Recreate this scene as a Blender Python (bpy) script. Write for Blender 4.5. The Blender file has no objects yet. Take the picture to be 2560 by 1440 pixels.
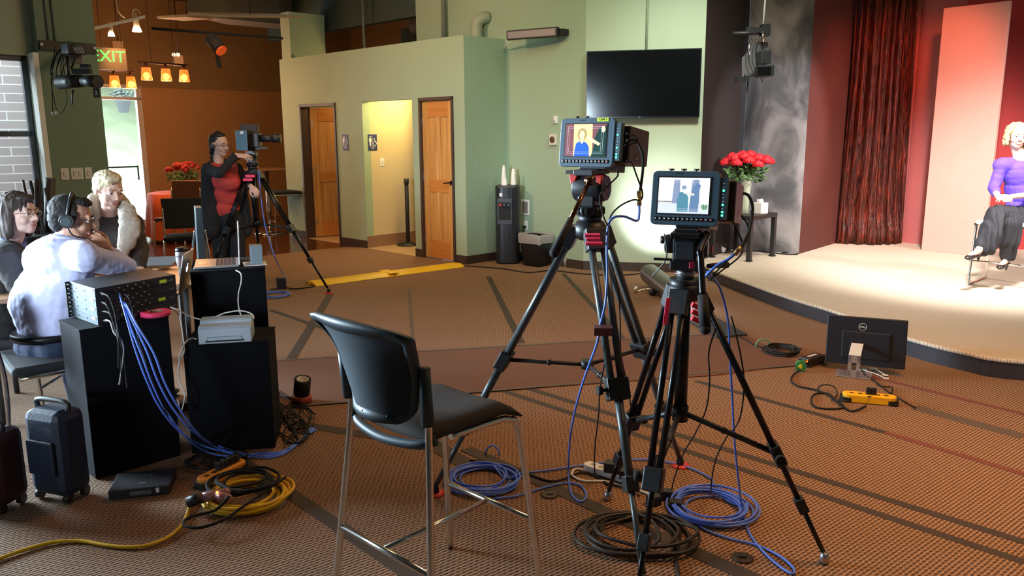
import bpy, bmesh, math, random
from mathutils import Vector, Matrix, Euler, noise
random.seed(7)
R = math.radians
# ---------------------------------------------------------------- camera, world, lights, exposure
H = 1.62                       # lens height above the carpet
FPX = 1990.0                   # focal length for a 2560 px wide frame
_down = Vector((60.0, -10259.0, -FPX)); _up = (-_down).normalized()
_bk = Vector((0, 0, 1)); _fw = -(_bk - _up * _bk.dot(_up)); _fw.normalize()
_rt = _fw.cross(_up)
RW = Matrix((_rt, _fw, _up))   # camera space to world space
cam_d = bpy.data.cameras.new('camera'); cam = bpy.data.objects.new('camera', cam_d)
bpy.context.scene.collection.objects.link(cam); bpy.context.scene.camera = cam
cam_d.sensor_width = 36.0; cam_d.lens = FPX / 2560 * 36.0; cam_d.clip_start = .05; cam_d.clip_end = 200
cam.matrix_world = Matrix.Translation((0, 0, H)) @ RW.to_4x4()
sc = bpy.context.scene
sc.view_settings.view_transform = 'Standard'; sc.view_settings.look = 'None'
sc.view_settings.exposure = 0.0; sc.view_settings.gamma = 1.0; sc.view_settings.use_curve_mapping = False
sc.cycles.use_denoising = True
sc.cycles.max_bounces = 6; sc.cycles.sample_clamp_indirect = 4.0
wd = bpy.data.worlds.new('world'); sc.world = wd; wd.use_nodes = True
wd.node_tree.nodes['Background'].inputs[0].default_value = (0.60, 0.85, 1.0, 1)
wd.node_tree.nodes['Background'].inputs[1].default_value = 0.22
def light(kind, name, loc, energy, col, size=.3, aim=None, size_y=None, angle=60, blend=.5, spread=None):
    d = bpy.data.lights.new(name, kind); d.energy = energy; d.color = col
    o = bpy.data.objects.new(name, d); sc.collection.objects.link(o); o.location = loc
    if kind == 'AREA':
        d.size = size
        if spread: d.spread = R(spread)
        if size_y: d.shape = 'RECTANGLE'; d.size_y = size_y
    elif kind in ('POINT', 'SPOT'): d.shadow_soft_size = size
    if kind == 'SPOT': d.spot_size = R(angle); d.spot_blend = blend
    if aim: o.rotation_euler = (Vector(aim) - Vector(loc)).to_track_quat('-Z', 'Y').to_euler()
    return o
# daylight entering through the glazed wall on the left and an added fill from behind the photographer
light('AREA', 'daylight_side_windows', (-6.6, 5.9, 2.0), 340, (.66, .86, 1.0), 3.4, (-2.3, 4.6, 1.5), 1.6, spread=62)
light('AREA', 'daylight_far_side_windows', (-8.3, 3.3, 1.45), 45, (.70, .84, 1.0), 1.6, (-2.4, 4.3, 1.35), .9, spread=24)
light('AREA', 'front_fill', (-4.2, -1.8, 1.9), 21, (.70, .86, 1.0), 1.8, (-2.4, 4.3, 1.25), 1.0, spread=26)  # added fill that brightens the back of the lavender shirt
# ceiling lamps of the room
light('AREA', 'ceiling_lamp_near', (2.5, 3.0, 4.0), 70, (1.0, .54, .24), 1.6, (2.6, 3.6, 0), 1.6, spread=100)
light('AREA', 'ceiling_lamp_mid', (-.2, 6.4, 4.0), 84, (1.0, .56, .26), 1.4, (-.5, 7.4, 0), 1.4)
# stage lamps hung above the frame, in front of the stage
light('SPOT', 'stage_key_lamp', (3.0, 4.9, 3.9), 2900, (1.0, .94, .89), .25, (4.9, 8.2, .6), angle=52, blend=.8)
light('SPOT', 'stage_back_lamp', (6.6, 5.2, 3.9), 1000, (1.0, .88, .84), .25, (5.0, 8.9, .9), angle=58, blend=.8)
light('SPOT', 'stage_red_lamp', (4.4, 7.6, 4.0), 420, (1.0, .16, .07), .15, (4.9, 10.6, 1.6), angle=50, blend=.7)
light('SPOT', 'stage_side_lamp', (5.4, 5.4, 3.2), 1300, (.95, .93, 1.0), .04, (3.1, 9.95, 1.5), angle=24, blend=.6)
light('SPOT', 'stage_wash_lamp', (3.4, 6.4, 4.0), 260, (1.0, .95, .90), .3, (3.9, 8.0, .14), angle=75, blend=.9)
light('SPOT', 'wall_wash_lamp', (1.9, 6.6, 4.0), 560, (.97, 1.0, .88), .3, (2.0, 9.3, 1.7), angle=62, blend=1.0)
light('SPOT', 'block_wash_lamp', (-3.6, 7.4, 3.9), 480, (1.0, .60, .34), .2, (-1.2, 10.6, 1.7), angle=80, blend=1.0)
light('AREA', 'room_bounce_fill', (.4, 7.8, 4.1), 34, (.5, 1.0, .75), 3.0, (.3, 9.3, 1.5), 1.0)  # added green fill in place of bounced light on the walls, no lamp

# ---------------------------------------------------------------- pixel helpers (2560 x 1440 frame of the photograph)
def ray(x, y): return RW @ Vector((x - 1280, -(y - 720), -FPX))
O = Vector((0, 0, H))
def F(x, y, z=0.0): r = ray(x, y); return O + r * ((z - H) / r.z)             # on the horizontal plane z
def P(x, y, d): r = ray(x, y); return O + r * (d / r.y)                      # at the distance d
def V(x, y, A, B):                                                           # on the vertical plane through A and B
    n = Vector((B[1] - A[1], -(B[0] - A[0]), 0)); r = ray(x, y); o = Vector((A[0], A[1], 0))
    return O + r * (n.dot(o - O) / n.dot(r))
def xy(p, z=None): return Vector((p[0], p[1], p[2] if z is None else z))

# ---------------------------------------------------------------- materials
MATS = {}
def mat(name, col, rough=.6, metal=0.0, emit=None, es=1.0, noise_s=None, noise_a=.12, bump=0.0, bump_s=None, alpha=None, trans=0.0, coat=0.0, sheen=0.0):
    if name in MATS: return MATS[name]
    m = bpy.data.materials.new(name); m.use_nodes = True; nt = m.node_tree; b = nt.nodes['Principled BSDF']
    b.inputs['Base Color'].default_value = (*col, 1); b.inputs['Roughness'].default_value = rough; b.inputs['Metallic'].default_value = metal
    if coat: b.inputs['Coat Weight'].default_value = coat
    if sheen: b.inputs['Sheen Weight'].default_value = sheen
    if trans: b.inputs['Transmission Weight'].default_value = trans
    if alpha is not None: b.inputs['Alpha'].default_value = alpha
    if emit: b.inputs['Emission Color'].default_value = (*emit, 1); b.inputs['Emission Strength'].default_value = es
    if noise_s or bump:
        tc = nt.nodes.new('ShaderNodeTexCoord'); nz = nt.nodes.new('ShaderNodeTexNoise'); nz.inputs['Scale'].default_value = noise_s or bump_s or 20
        nz.inputs['Detail'].default_value = 4; nt.links.new(tc.outputs['Object'], nz.inputs['Vector'])
        if noise_s:
            mx = nt.nodes.new('ShaderNodeMix'); mx.data_type = 'RGBA'; nt.links.new(nz.outputs['Fac'], mx.inputs[0])
            mx.inputs[6].default_value = (*[max(0, c * (1 - noise_a)) for c in col], 1); mx.inputs[7].default_value = (*[min(1, c * (1 + noise_a)) for c in col], 1)
            nt.links.new(mx.outputs[2], b.inputs['Base Color'])
        if bump:
            nb = nz
            if bump_s and bump_s != noise_s:
                nb = nt.nodes.new('ShaderNodeTexNoise'); nb.inputs['Scale'].default_value = bump_s; nb.inputs['Detail'].default_value = 3
                nt.links.new(tc.outputs['Object'], nb.inputs['Vector'])
            bp = nt.nodes.new('ShaderNodeBump'); bp.inputs['Strength'].default_value = bump; bp.inputs['Distance'].default_value = .01
            nt.links.new(nb.outputs['Fac'], bp.inputs['Height']); nt.links.new(bp.outputs[0], b.inputs['Normal'])
    MATS[name] = m
    return m
def ramp_mat(name, make, rough=.7, bump=.0, bdist=.004, sheen=0):   # make(nt, coord) -> (fac socket, [(pos, colour), ...])
    m = bpy.data.materials.new(name); m.use_nodes = True; nt = m.node_tree; b = nt.nodes['Principled BSDF']; b.inputs['Roughness'].default_value = rough
    if sheen: b.inputs['Sheen Weight'].default_value = sheen
    tc = nt.nodes.new('ShaderNodeTexCoord'); fac, stops = make(nt, tc.outputs['Object'])
    cr = nt.nodes.new('ShaderNodeValToRGB'); el = cr.color_ramp.elements
    while len(el) < len(stops): el.new(.5)
    for e, (p, c) in zip(el, stops): e.position = p; e.color = (*c, 1)
    nt.links.new(fac, cr.inputs[0]); nt.links.new(cr.outputs[0], b.inputs['Base Color'])
    if bump:
        bp = nt.nodes.new('ShaderNodeBump'); bp.inputs['Strength'].default_value = bump; bp.inputs['Distance'].default_value = bdist
        nt.links.new(fac, bp.inputs['Height']); nt.links.new(bp.outputs[0], b.inputs['Normal'])
    MATS[name] = m
    return m
def nd(nt, kind, ins=(), **kw):
    n = nt.nodes.new(kind)
    for k, v in kw.items(): setattr(n, k, v)
    for k, v in ins:
        if hasattr(v, 'is_output'): nt.links.new(v, n.inputs[k])
        else: n.inputs[k].default_value = v
    return n
def mth(nt, op, a, b=None): return nd(nt, 'ShaderNodeMath', [(0, a)] + ([(1, b)] if b is not None else []), operation=op).outputs[0]

# ---------------------------------------------------------------- mesh builder
def rz(a): return Matrix.Rotation(a, 3, 'Z')
def frame(y, z=(0, 0, 1)):                                                   # 3x3 with local Y along y, Z near z
    y = Vector(y).normalized(); x = y.cross(Vector(z)); x.normalize(); z = x.cross(y)
    return Matrix((x, y, z)).transposed()
def smooth_path(pts, n=6, closed=False):
    pts = [Vector(p) for p in pts]; out = []; m = len(pts)
    if m < 3: return pts
    for i in range(m if closed else m - 1):
        if closed: a, b, c, d = pts[i - 1], pts[i], pts[(i + 1) % m], pts[(i + 2) % m]
        else: a, b, c, d = pts[max(i - 1, 0)], pts[i], pts[i + 1], pts[min(i + 2, m - 1)]
        for k in range(n):
            t = k / n; out.append(.5 * (2 * b + (c - a) * t + (2 * a - 5 * b + 4 * c - d) * t * t + (3 * b - a - 3 * c + d) * t ** 3))
    if not closed: out.append(pts[-1])
    return out
class MB:
    def __init__(s): s.bm = bmesh.new(); s.mi = 0
    def _f(s, vs, sm=False):
        try: f = s.bm.faces.new(vs)
        except ValueError: return None
        f.smooth = sm; f.material_index = s.mi; return f
    def obox(s, p, a, b, c):
        p, a, b, c = map(Vector, (p, a, b, c))
        if a.cross(b).dot(c) < 0: a, b = b, a
        v = [s.bm.verts.new(p + a * i + b * j + c * k) for k in (0, 1) for j in (0, 1) for i in (0, 1)]
        for q in ((0, 2, 3, 1), (4, 5, 7, 6), (0, 1, 5, 4), (2, 6, 7, 3), (0, 4, 6, 2), (1, 3, 7, 5)): s._f([v[i] for i in q])
        return s
    def box(s, c, d, rot=None):
        M = rot if rot is not None else Matrix.Identity(3)
        a, b, e = M @ Vector((d[0], 0, 0)), M @ Vector((0, d[1], 0)), M @ Vector((0, 0, d[2]))
        return s.obox(Vector(c) - (a + b + e) / 2, a, b, e)
    def cyl(s, a, b, r, r2=None, n=14, cap=True):
        a, b = Vector(a), Vector(b); r2 = r if r2 is None else r2; M = frame(b - a, (0, 0, 1) if abs((b - a).normalized().z) < .95 else (1, 0, 0))
        ra, rb = [], []
        for i in range(n):
            t = 2 * math.pi * i / n; d = M @ Vector((math.cos(t), 0, math.sin(t))); ra.append(s.bm.verts.new(a + d * r)); rb.append(s.bm.verts.new(b + d * r2))
        for i in range(n): j = (i + 1) % n; s._f([ra[i], rb[i], rb[j], ra[j]], True)
        if cap: s._f(ra); s._f(rb[::-1])
        return s
    def tube(s, pts, r, n=6, closed=False, k=6, sm=True):
        pts = smooth_path(pts, k, closed) if k else [Vector(p) for p in pts]; m = len(pts); rings = []
        t0 = (pts[1] - pts[0]).normalized(); u = t0.orthogonal().normalized()
        for i, p in enumerate(pts):
            t = (pts[(i + 1) % m] - pts[i - 1]) if closed else pts[min(i + 1, m - 1)] - pts[max(i - 1, 0)]
            if t.length < 1e-7: t = t0
            t.normalize(); u = (u - t * u.dot(t))
            if u.length < 1e-6: u = t.orthogonal()
            u.normalize(); w = t.cross(u); t0 = t; rr = r(i / (m - 1)) if callable(r) else r
            rings.append([s.bm.verts.new(p + (u * math.cos(q) + w * math.sin(q)) * rr) for q in [2 * math.pi * j / n for j in range(n)]])
        for i in range(m if closed else m - 1):
            A, B = rings[i], rings[(i + 1) % m]
            for j in range(n): l = (j + 1) % n; s._f([A[j], A[l], B[l], B[j]], True)
        if not closed: s._f(rings[0][::-1]); s._f(rings[-1])
        return s
    def ell(s, c, r, rot=None, u=14, v=10):
        M = rot if rot is not None else Matrix.Identity(3); c = Vector(c)
        if not hasattr(r, '__len__'): r = (r, r, r)
        pt = lambda i, j: c + M @ Vector((r[0] * math.sin(math.pi * j / v) * math.cos(2 * math.pi * i / u), r[1] * math.sin(math.pi * j / v) * math.sin(2 * math.pi * i / u), r[2] * math.cos(math.pi * j / v)))
        top, bot = s.bm.verts.new(pt(0, 0)), s.bm.verts.new(pt(0, v)); rows = [[s.bm.verts.new(pt(i, j)) for i in range(u)] for j in range(1, v)]
        for i in range(u):
            l = (i + 1) % u; s._f([top, rows[0][i], rows[0][l]], True); s._f([bot, rows[-1][l], rows[-1][i]], True)
            for j in range(v - 2): s._f([rows[j][i], rows[j + 1][i], rows[j + 1][l], rows[j][l]], True)
        return s
    def cap(s, a, b, ra, rb=None, n=14):                                     # tapered limb with round ends
        rb = ra if rb is None else rb; s.cyl(a, b, ra, rb, n); s.ell(a, ra, u=n); s.ell(b, rb, u=n); return s
    def lathe(s, c, prof, n=20, rot=None, sm=True):
        c = Vector(c); M = rot if rot is not None else Matrix.Identity(3); rows = []
        for r, z in prof: rows.append([s.bm.verts.new(c + M @ Vector((r * math.cos(2 * math.pi * i / n), r * math.sin(2 * math.pi * i / n), z))) for i in range(n)])
        for A, B in zip(rows, rows[1:]):
            for i in range(n): l = (i + 1) % n; s._f([A[i], A[l], B[l], B[i]], sm)
        s._f(rows[0][::-1]); s._f(rows[-1]); return s
    def poly(s, pts): s._f([s.bm.verts.new(Vector(p)) for p in pts]); return s
    def prism(s, pts, z0, z1):                                               # pts: xy outline; z0/z1 numbers
        n = len(pts); ar = sum(pts[i][0] * pts[(i + 1) % n][1] - pts[(i + 1) % n][0] * pts[i][1] for i in range(n))
        if ar < 0: pts = pts[::-1]
        a = [s.bm.verts.new((p[0], p[1], z0)) for p in pts]; b = [s.bm.verts.new((p[0], p[1], z1)) for p in pts]
        s._f(a[::-1]); s._f(b)
        for i in range(n): l = (i + 1) % n; s._f([a[i], a[l], b[l], b[i]])
        return s
    def slab(s, pts, nrm):                                                   # 3D outline extruded along nrm
        pts = [Vector(p) for p in pts]; q = Vector(nrm); n = len(pts); a = [s.bm.verts.new(p) for p in pts]; b = [s.bm.verts.new(p + q) for p in pts]
        s._f(a[::-1]); s._f(b)
        for i in range(n): l = (i + 1) % n; s._f([a[i], a[l], b[l], b[i]])
        return s
    def xf(s, M): bmesh.ops.transform(s.bm, matrix=M, verts=s.bm.verts); return s
    def build(s, name, m, parent=None, bevel=0, world=True, remesh=0, smooth=0, disp=None):
        if not s.bm.faces: print('EMPTY', name)
        if world and parent is not None: bmesh.ops.transform(s.bm, matrix=WM(parent).inverted(), verts=s.bm.verts)
        if not remesh: bmesh.ops.recalc_face_normals(s.bm, faces=s.bm.faces)
        me = bpy.data.meshes.new(name); s.bm.to_mesh(me); s.bm.free()
        for x in (m if isinstance(m, (list, tuple)) else [m]): me.materials.append(x)
        o = bpy.data.objects.new(name, me); sc.collection.objects.link(o)
        if remesh:
            md = o.modifiers.new('r', 'REMESH'); md.mode = 'VOXEL'; md.voxel_size = remesh; md.use_smooth_shade = True
            if smooth: ms = o.modifiers.new('s', 'SMOOTH'); ms.factor = .5; ms.iterations = smooth
            dg = bpy.context.evaluated_depsgraph_get(); me2 = bpy.data.meshes.new_from_object(o.evaluated_get(dg)); o.modifiers.clear()
            o.data = me2; bpy.data.meshes.remove(me); me2.name = name
            if disp:
                n = len(me2.vertices); co = [0.0] * (3 * n); no = [0.0] * (3 * n); me2.vertices.foreach_get('co', co); me2.vertices.foreach_get('normal', no)
                for i in range(0, 3 * n, 3):
                    d = disp(Vector(co[i:i + 3]), Vector(no[i:i + 3])); co[i] += d[0]; co[i + 1] += d[1]; co[i + 2] += d[2]
                me2.vertices.foreach_set('co', co); me2.update()
        elif bevel:
            md = o.modifiers.new('bevel', 'BEVEL'); md.width = bevel; md.segments = 2; md.limit_method = 'ANGLE'; md.angle_limit = R(50)
        if parent is not None: o.parent = parent
        return o
def WM(o):
    M = Matrix.Translation(o.location) @ o.rotation_euler.to_matrix().to_4x4()
    return WM(o.parent) @ M if o.parent else M
def thing(name, label, cat, loc=(0, 0, 0), rot=0, group=None):
    o = bpy.data.objects.new(name, None); o.empty_display_size = .1; sc.collection.objects.link(o)
    o.location = loc; o.rotation_euler = (0, 0, rot); o['label'] = label; o['category'] = cat
    if group: o['group'] = group
    return o
def tag(o, label, cat, group=None, kind=None):
    o['label'] = label; o['category'] = cat
    if group: o['group'] = group
    if kind: o['kind'] = kind
    return o
def struct(o): o['kind'] = 'structure'; return o
def copy_tree(o, parent=None):
    c = o.copy(); sc.collection.objects.link(c); c.parent = parent
    for ch in o.children: copy_tree(ch, c)
    return c
def text(name, s, loc, rot, size, m, parent=None, depth=.001, align='CENTER', bold=0):
    cu = bpy.data.curves.new('t', 'FONT'); cu.body = s; cu.size = size; cu.extrude = depth; cu.align_x = align; cu.align_y = 'CENTER'; cu.offset = bold; cu.resolution_u = 2
    t = bpy.data.objects.new('t', cu); sc.collection.objects.link(t); bpy.context.view_layer.update()
    me = bpy.data.meshes.new_from_object(t.evaluated_get(bpy.context.evaluated_depsgraph_get())); bpy.data.objects.remove(t)
    M = Matrix.Translation(loc) @ rot.to_4x4(); me.transform(M if parent is None else WM(parent).inverted() @ M)
    me.materials.clear(); me.materials.append(m); o = bpy.data.objects.new(name, me); sc.collection.objects.link(o)
    if parent is not None: o.parent = parent
    return o
def face_rot(right, up=(0, 0, 1)):                                           # text plane: local x=right, y=up
    x = Vector(right).normalized(); y = Vector(up); y = (y - x * y.dot(x)).normalized(); return Matrix((x, y, x.cross(y))).transposed()
# common materials
BLK = mat('black_plastic', (.012, .013, .015), .45); BLKM = mat('black_matte', (.010, .010, .012), .8)
RUB = mat('black_rubber', (.007, .006, .006), .85); CHR = mat('chrome', (.75, .72, .68), .18, 1.0); STEEL = mat('brushed_steel', (.5, .5, .52), .35, 1.0)
SLT = None
WHT = mat('white_plastic', (.78, .78, .76), .4); BLUEC = mat('blue_cable_jacket', (.09, .20, .78), .45); WHC = mat('white_cable_jacket', (.75, .73, .68), .45)
YEL = mat('yellow_plastic', (.85, .45, .01), .45); PINK = mat('pink_gaffer_tape', (.95, .05, .16), .6); RED = mat('red_plastic', (.65, .03, .02), .5)
ALU = mat('silver_aluminium', (.62, .64, .67), .35, .85); DGREY = mat('dark_grey_metal', (.06, .065, .07), .5, .3); WOODD = mat('dark_wood_trim', (.06, .032, .02), .5)
INK = mat('black_ink', (.02, .02, .02), .8)
# ================================================================ THE SETTING
e1 = Vector((-.7071, .7071, 0)); e2 = Vector((.7071, .7071, 0))              # the two wall directions of the building
UP = Vector((0, 0, 1))
CREAM = mat('cream_corridor_paint', (.60, .50, .30), .75)
PAINT = mat('sage_wall_paint', (.32, .43, .30), .75, noise_s=2.0, noise_a=.04, bump=.05, bump_s=90)
def wall(name, A, B, z0, z1, th, m, holes=(), back=1):
    A, B = xy(A, 0), xy(B, 0); L = (B - A).length; d = (B - A) / L; n = Vector((-d.y, d.x, 0)) * th * back
    ss = sorted({0, L} | {max(0, min(L, h[i])) for h in holes for i in (0, 1)}); zs = sorted({z0, z1} | {h[i] for h in holes for i in (2, 3) if z0 < h[i] < z1}); b = MB()
    for s0, s1 in zip(ss, ss[1:]):
        for a, c in zip(zs, zs[1:]):
            ms, mz = (s0 + s1) / 2, (a + c) / 2
            if any(h[0] < ms < h[1] and h[2] < mz < h[3] for h in holes): continue
            b.obox(A + d * s0 + UP * a, d * (s1 - s0), n, UP * (c - a))
    bmesh.ops.remove_doubles(b.bm, verts=b.bm.verts, dist=1e-4)
    return struct(b.build(name, m))
def carpet(name, c0, c1, c2, scale=64, rot=.892, b=.9):
    def mk(nt, co):
        mp = nd(nt, 'ShaderNodeMapping', [('Vector', co), ('Rotation', (0, 0, rot))]).outputs[0]
        dn = nd(nt, 'ShaderNodeTexNoise', [('Vector', mp), ('Scale', 14.0), ('Detail', 3.0)])
        sp = nd(nt, 'ShaderNodeSeparateXYZ', [(0, mp)])
        wob = mth(nt, 'MULTIPLY', dn.outputs['Fac'], 1.3)
        rib = mth(nt, 'SINE', mth(nt, 'ADD', mth(nt, 'MULTIPLY', sp.outputs[0], scale * 6.283 / 1.0 / 1.0 * .9), wob))
        par = mth(nt, 'MULTIPLY', mth(nt, 'SIGN', mth(nt, 'SINE', mth(nt, 'MULTIPLY', sp.outputs[0], scale * 6.283 * .45))), 1.57)
        row = mth(nt, 'SINE', mth(nt, 'ADD', mth(nt, 'ADD', mth(nt, 'MULTIPLY', sp.outputs[1], scale * 6.283 * .55), par), wob))
        f = mth(nt, 'ADD', mth(nt, 'MULTIPLY', mth(nt, 'ADD', mth(nt, 'MULTIPLY', rib, 1.3), mth(nt, 'MULTIPLY', row, .7)), .2), mth(nt, 'ADD', .12, mth(nt, 'MULTIPLY', nd(nt, 'ShaderNodeTexNoise', [('Vector', mp), ('Scale', 120.0), ('Detail', 2.0)]).outputs['Fac'], .75)))
        return f, [(.15, c0), (.5, c1), (.85, c2)]
    return ramp_mat(name, mk, .9, b, .004)
CARP = carpet('woven_brown_carpet', (.05, .024, .012), (.21, .105, .054), (.42, .245, .135))
GREYC = carpet('stage_beige_carpet', (.42, .34, .25), (.58, .49, .38), (.72, .63, .51), 60, .2, .25)
# floor: carpet in the room, dark boards in the lobby, pale tiles in the corridor
A0 = F(1168, 661); A0.z = 0
LEND = A0 + e1 * 4.5; PL = xy(P(190, 435, 8.1), 0); PR = xy(V(270, 405, PL, PL + e2), 0); PLL = xy(V(128, 405, PL, PL + e2), 0)
c1_, c2_, c3_ = xy(F(920, 618)), xy(F(860, 617)), xy(F(545, 652))
K = xy(F(1458, 674)); T1 = Vector((2.165, 9.2, 0)); COR = Vector((-.035, 10.41, 0))
b = MB().prism([(-11, -2), (9, -2), (9, 12), (2.2, 12.0), (2.2, 9.3), (.9, 9.6), (0, 10.5), (-.56, 9.98), tuple(A0.xy + e1.xy * 2.3), tuple(c2_.xy), tuple(c3_.xy), (-5.2, 9.6), (-9, 9.6), (-11, 4)], -.1, 0)
struct(b.build('floor', CARP))
def wfl(nt, co):
    mp = nd(nt, 'ShaderNodeMapping', [('Vector', co), ('Rotation', (0, 0, .785)), ('Scale', (1.2, 12, 1))]).outputs[0]
    return nd(nt, 'ShaderNodeTexNoise', [('Vector', mp), ('Scale', 2.0), ('Detail', 5.0)]).outputs['Fac'], [(.3, (.045, .014, .008)), (.7, (.11, .035, .018))]
WFL = ramp_mat('glossy_dark_boards', wfl, .16)
struct(MB().prism([tuple(c2_.xy), tuple(c3_.xy), (-5.2, 9.6), (-9.5, 12.5), (-7.5, 15.8), (-2.0, 20.0), (1, 17), (-1.5, 12.0), tuple((A0 + e1 * 2.3).xy)], -.1, -.001).build('floor_lobby', WFL))
TILE = mat('pale_stone_tile', (.52, .36, .2), .35, noise_s=3, noise_a=.2)
h0, h1 = 1.03, 2.16
def S(s, t=0, z=0): return A0 + e1 * s + e2 * t + UP * z                     # along and behind the washroom front
struct(MB().obox(S(h0, -.01, -.1), e1 * (h1 - h0), e2 * 4, UP * .102).build('floor_corridor', TILE))
struct(MB().obox(S(2.6, -.0, -.1), e1 * 1.6, e2 * 2.5, UP * .103).build('floor_washroom', TILE))
# washroom block
wall('wall_washroom_front', A0, A0 + e1 * 4.27, 0, 2.785, .12, PAINT, [(.235, .85, -1, 2.045), (h0, h1, -1, 2.07), (2.86, 3.79, -1, 2.045)], -1)
wall('wall_washroom_side', S(0, .121), S(0, .70), 0, 2.785, .10, PAINT, (), 1)
struct(MB().obox(S(4.0, 0, 2.785), e1 * .27, e2 * .62, UP * .69).build('wall_post', PAINT))
wall('wall_corridor_left', S(h1, .12), S(h1, 4), 0, 2.7, .1, CREAM, (), 1)
wall('wall_corridor_right', S(h0, .12), S(h0, 4), 0, 2.7, .1, CREAM, (), -1)
wall('wall_corridor_end', S(h0 - .1, 4), S(h1 + .1, 4), 0, 2.7, .1, CREAM, (), -1)
struct(MB().obox(S(h0 - .1, .12, 2.35), e1 * 1.33, e2 * 3.9, UP * .05).build('ceiling_corridor', mat('corridor_ceiling_paint', (.6, .6, .5), .8)))
wall('wall_washroom_end', S(4.27, .0), S(4.27, 3), 0, 2.785, .1, PAINT, (), 1)
TL_ = mat('dark_teal_paint', (.035, .06, .055), .8)
wall('wall_loft_back', S(5.0, 2.9), S(-1.0, 2.9), 0, 3.55, .1, TL_, (), 1)
for i in range(7): struct(MB().obox(S(4.1 - i * .62, 2.78, 2.7), e1 * .07, e2 * .1, UP * .62).build('trim_%d' % (20 + i), TL_))
struct(MB().obox(S(.9, .72, 2.72), e1 * 3.4, e2 * 2.2, UP * .05).build('ceiling_washroom', TL_))
# base boards of the block
BASE = mat('brown_vinyl_base', (.045, .028, .02), .5); STONE = mat('stone_tile_base', (.27, .15, .09), .4, noise_s=6, noise_a=.3)
def base(n, p, q, h=.105, th=.012, m=BASE, side=1):
    p, q = xy(p, 0), xy(q, 0); d = (q - p).normalized(); nn = Vector((d.y, -d.x, 0)) * th * side
    return struct(MB().obox(p + UP * .001, q - p, nn, UP * h).build('baseboard_' + n, m))
base('front_a', S(0), S(.206), side=-1); base('front_b', S(.88), S(h0), side=-1); base('front_c', S(h1), S(2.83), side=-1); base('front_d', S(3.82), S(4.27), side=-1)
base('block_side', S(0), S(0, .66), side=1)
base('corridor', S(h1, -.001), S(h1, 4), .17, .012, STONE, 1)
# television wall, in two runs, and the tall wall behind the block
up_l = xy(V(1040, 50, COR, COR + e1), 0)
wall('wall_angled', up_l, K, 0, 4.2, .12, PAINT, (), 1)
wall('wall_television', K, T1, 0, 4.2, .12, mat('sage_wall_paint_lit', (.40, .49, .36), .75, noise_s=2.0, noise_a=.04, bump=.05, bump_s=90), (), 1)  # same sage paint made lighter, the stronger light here put into its colour
struct(MB().obox(up_l + UP * 3.25, e1 * .0 + e2 * .12, e1 * 4.2, UP * .95).build('trim_1', TL_))
base('angled', COR, K, side=1); base('television', K, T1 + Vector((0, 0, 0)), side=1)
pv = V(1617, 60, K, T1)
struct(MB().cyl((pv.x, pv.y - .015, 2.5), (pv.x, pv.y - .015, 4.2), .012).build('trim_2', PAINT))
# pillar wall with the window
PDK = mat('olive_wall_paint', (.20, .29, .22), .8, noise_s=2, noise_a=.05)
wr = xy(V(108, 405, PL, PL + e2), 0)
struct(MB().obox(PLL + UP * 0, PR - PLL, e1 * .5, UP * 4.2).build('wall_pillar', PDK))
wl0 = PLL - e2 * 5.2; jd = e1 * .16
WIN = [(.35, 1.55), (1.75, 3.3), (3.5, 5.05)]
Lw = 5.2
wall('wall_left', wl0 + jd, PLL + jd + e2 * .01, 0, 4.2, .14, mat('jamb_green_paint', (.42, .52, .40), .8), [(Lw - b_, Lw - a_, .25, 2.39) for a_, b_ in ((.06, 1.6), (1.85, 3.3), (3.6, 5.1))], 1)
FRM = mat('grey_window_frame', (.10, .12, .13), .5, .3)
GLS = mat('window_glass', (.9, 1, 1), .02, alpha=.12)
for k, (a_, b_) in enumerate(((.06, 1.6), (1.85, 3.3), (3.6, 5.1))):
    o0 = PLL - e2 * b_ + jd + e1 * .03; W = e2 * (b_ - a_); fr = MB(); t = .05
    for z in (.25, .95, 1.62, 2.34): fr.obox(o0 + UP * z, W, e1 * .06, UP * t)
    for q in (0, (b_ - a_) - t): fr.obox(o0 + e2 * q + UP * .25, e2 * t, e1 * .06, UP * 2.14)
    w_ = fr.build('window_%d' % (k + 1), FRM); struct(w_)
    MB().obox(o0 + UP * .25 + e1 * .028, W, e1 * .004, UP * 2.14).build('window_pane', GLS, w_)
# brick wall outside the window
def brick(nt, co):
    br = nd(nt, 'ShaderNodeTexBrick', [('Vector', nd(nt, 'ShaderNodeMapping', [('Vector', co), ('Rotation', (math.pi / 2, 0, 0))]).outputs[0]), ('Scale', 1.0), ('Mortar Size', .006), ('Brick Width', 1.6), ('Row Height', .10), ('Color1', (0, 0, 0, 1)), ('Color2', (.35, .35, .35, 1)), ('Mortar', (1, 1, 1, 1))])
    return br.outputs['Color'], [(0, (.42, .36, .38)), (.4, (.48, .42, .43)), (1, (.9, .9, .9))]
bw = MB().box((0, 0, 0), (4.0, .2, 3.6)).build('brick_wall', ramp_mat('pinkish_brick', brick, .9), None)
bw.location = Vector((-7.05, 8.35, 1.6)); bw.rotation_euler = (0, 0, R(38)); tag(bw, 'pinkish brick wall outside the left window with white joints', 'wall')
light('AREA', 'daylight_on_bricks', tuple(PLL - e2 * 1.6 + e1 * 1.2 + UP * 3.4), 190, (.8, .92, 1), 1.5, tuple(PLL - e2 * 1.0 + e1 * 2.0 + UP * 1.2))
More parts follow.
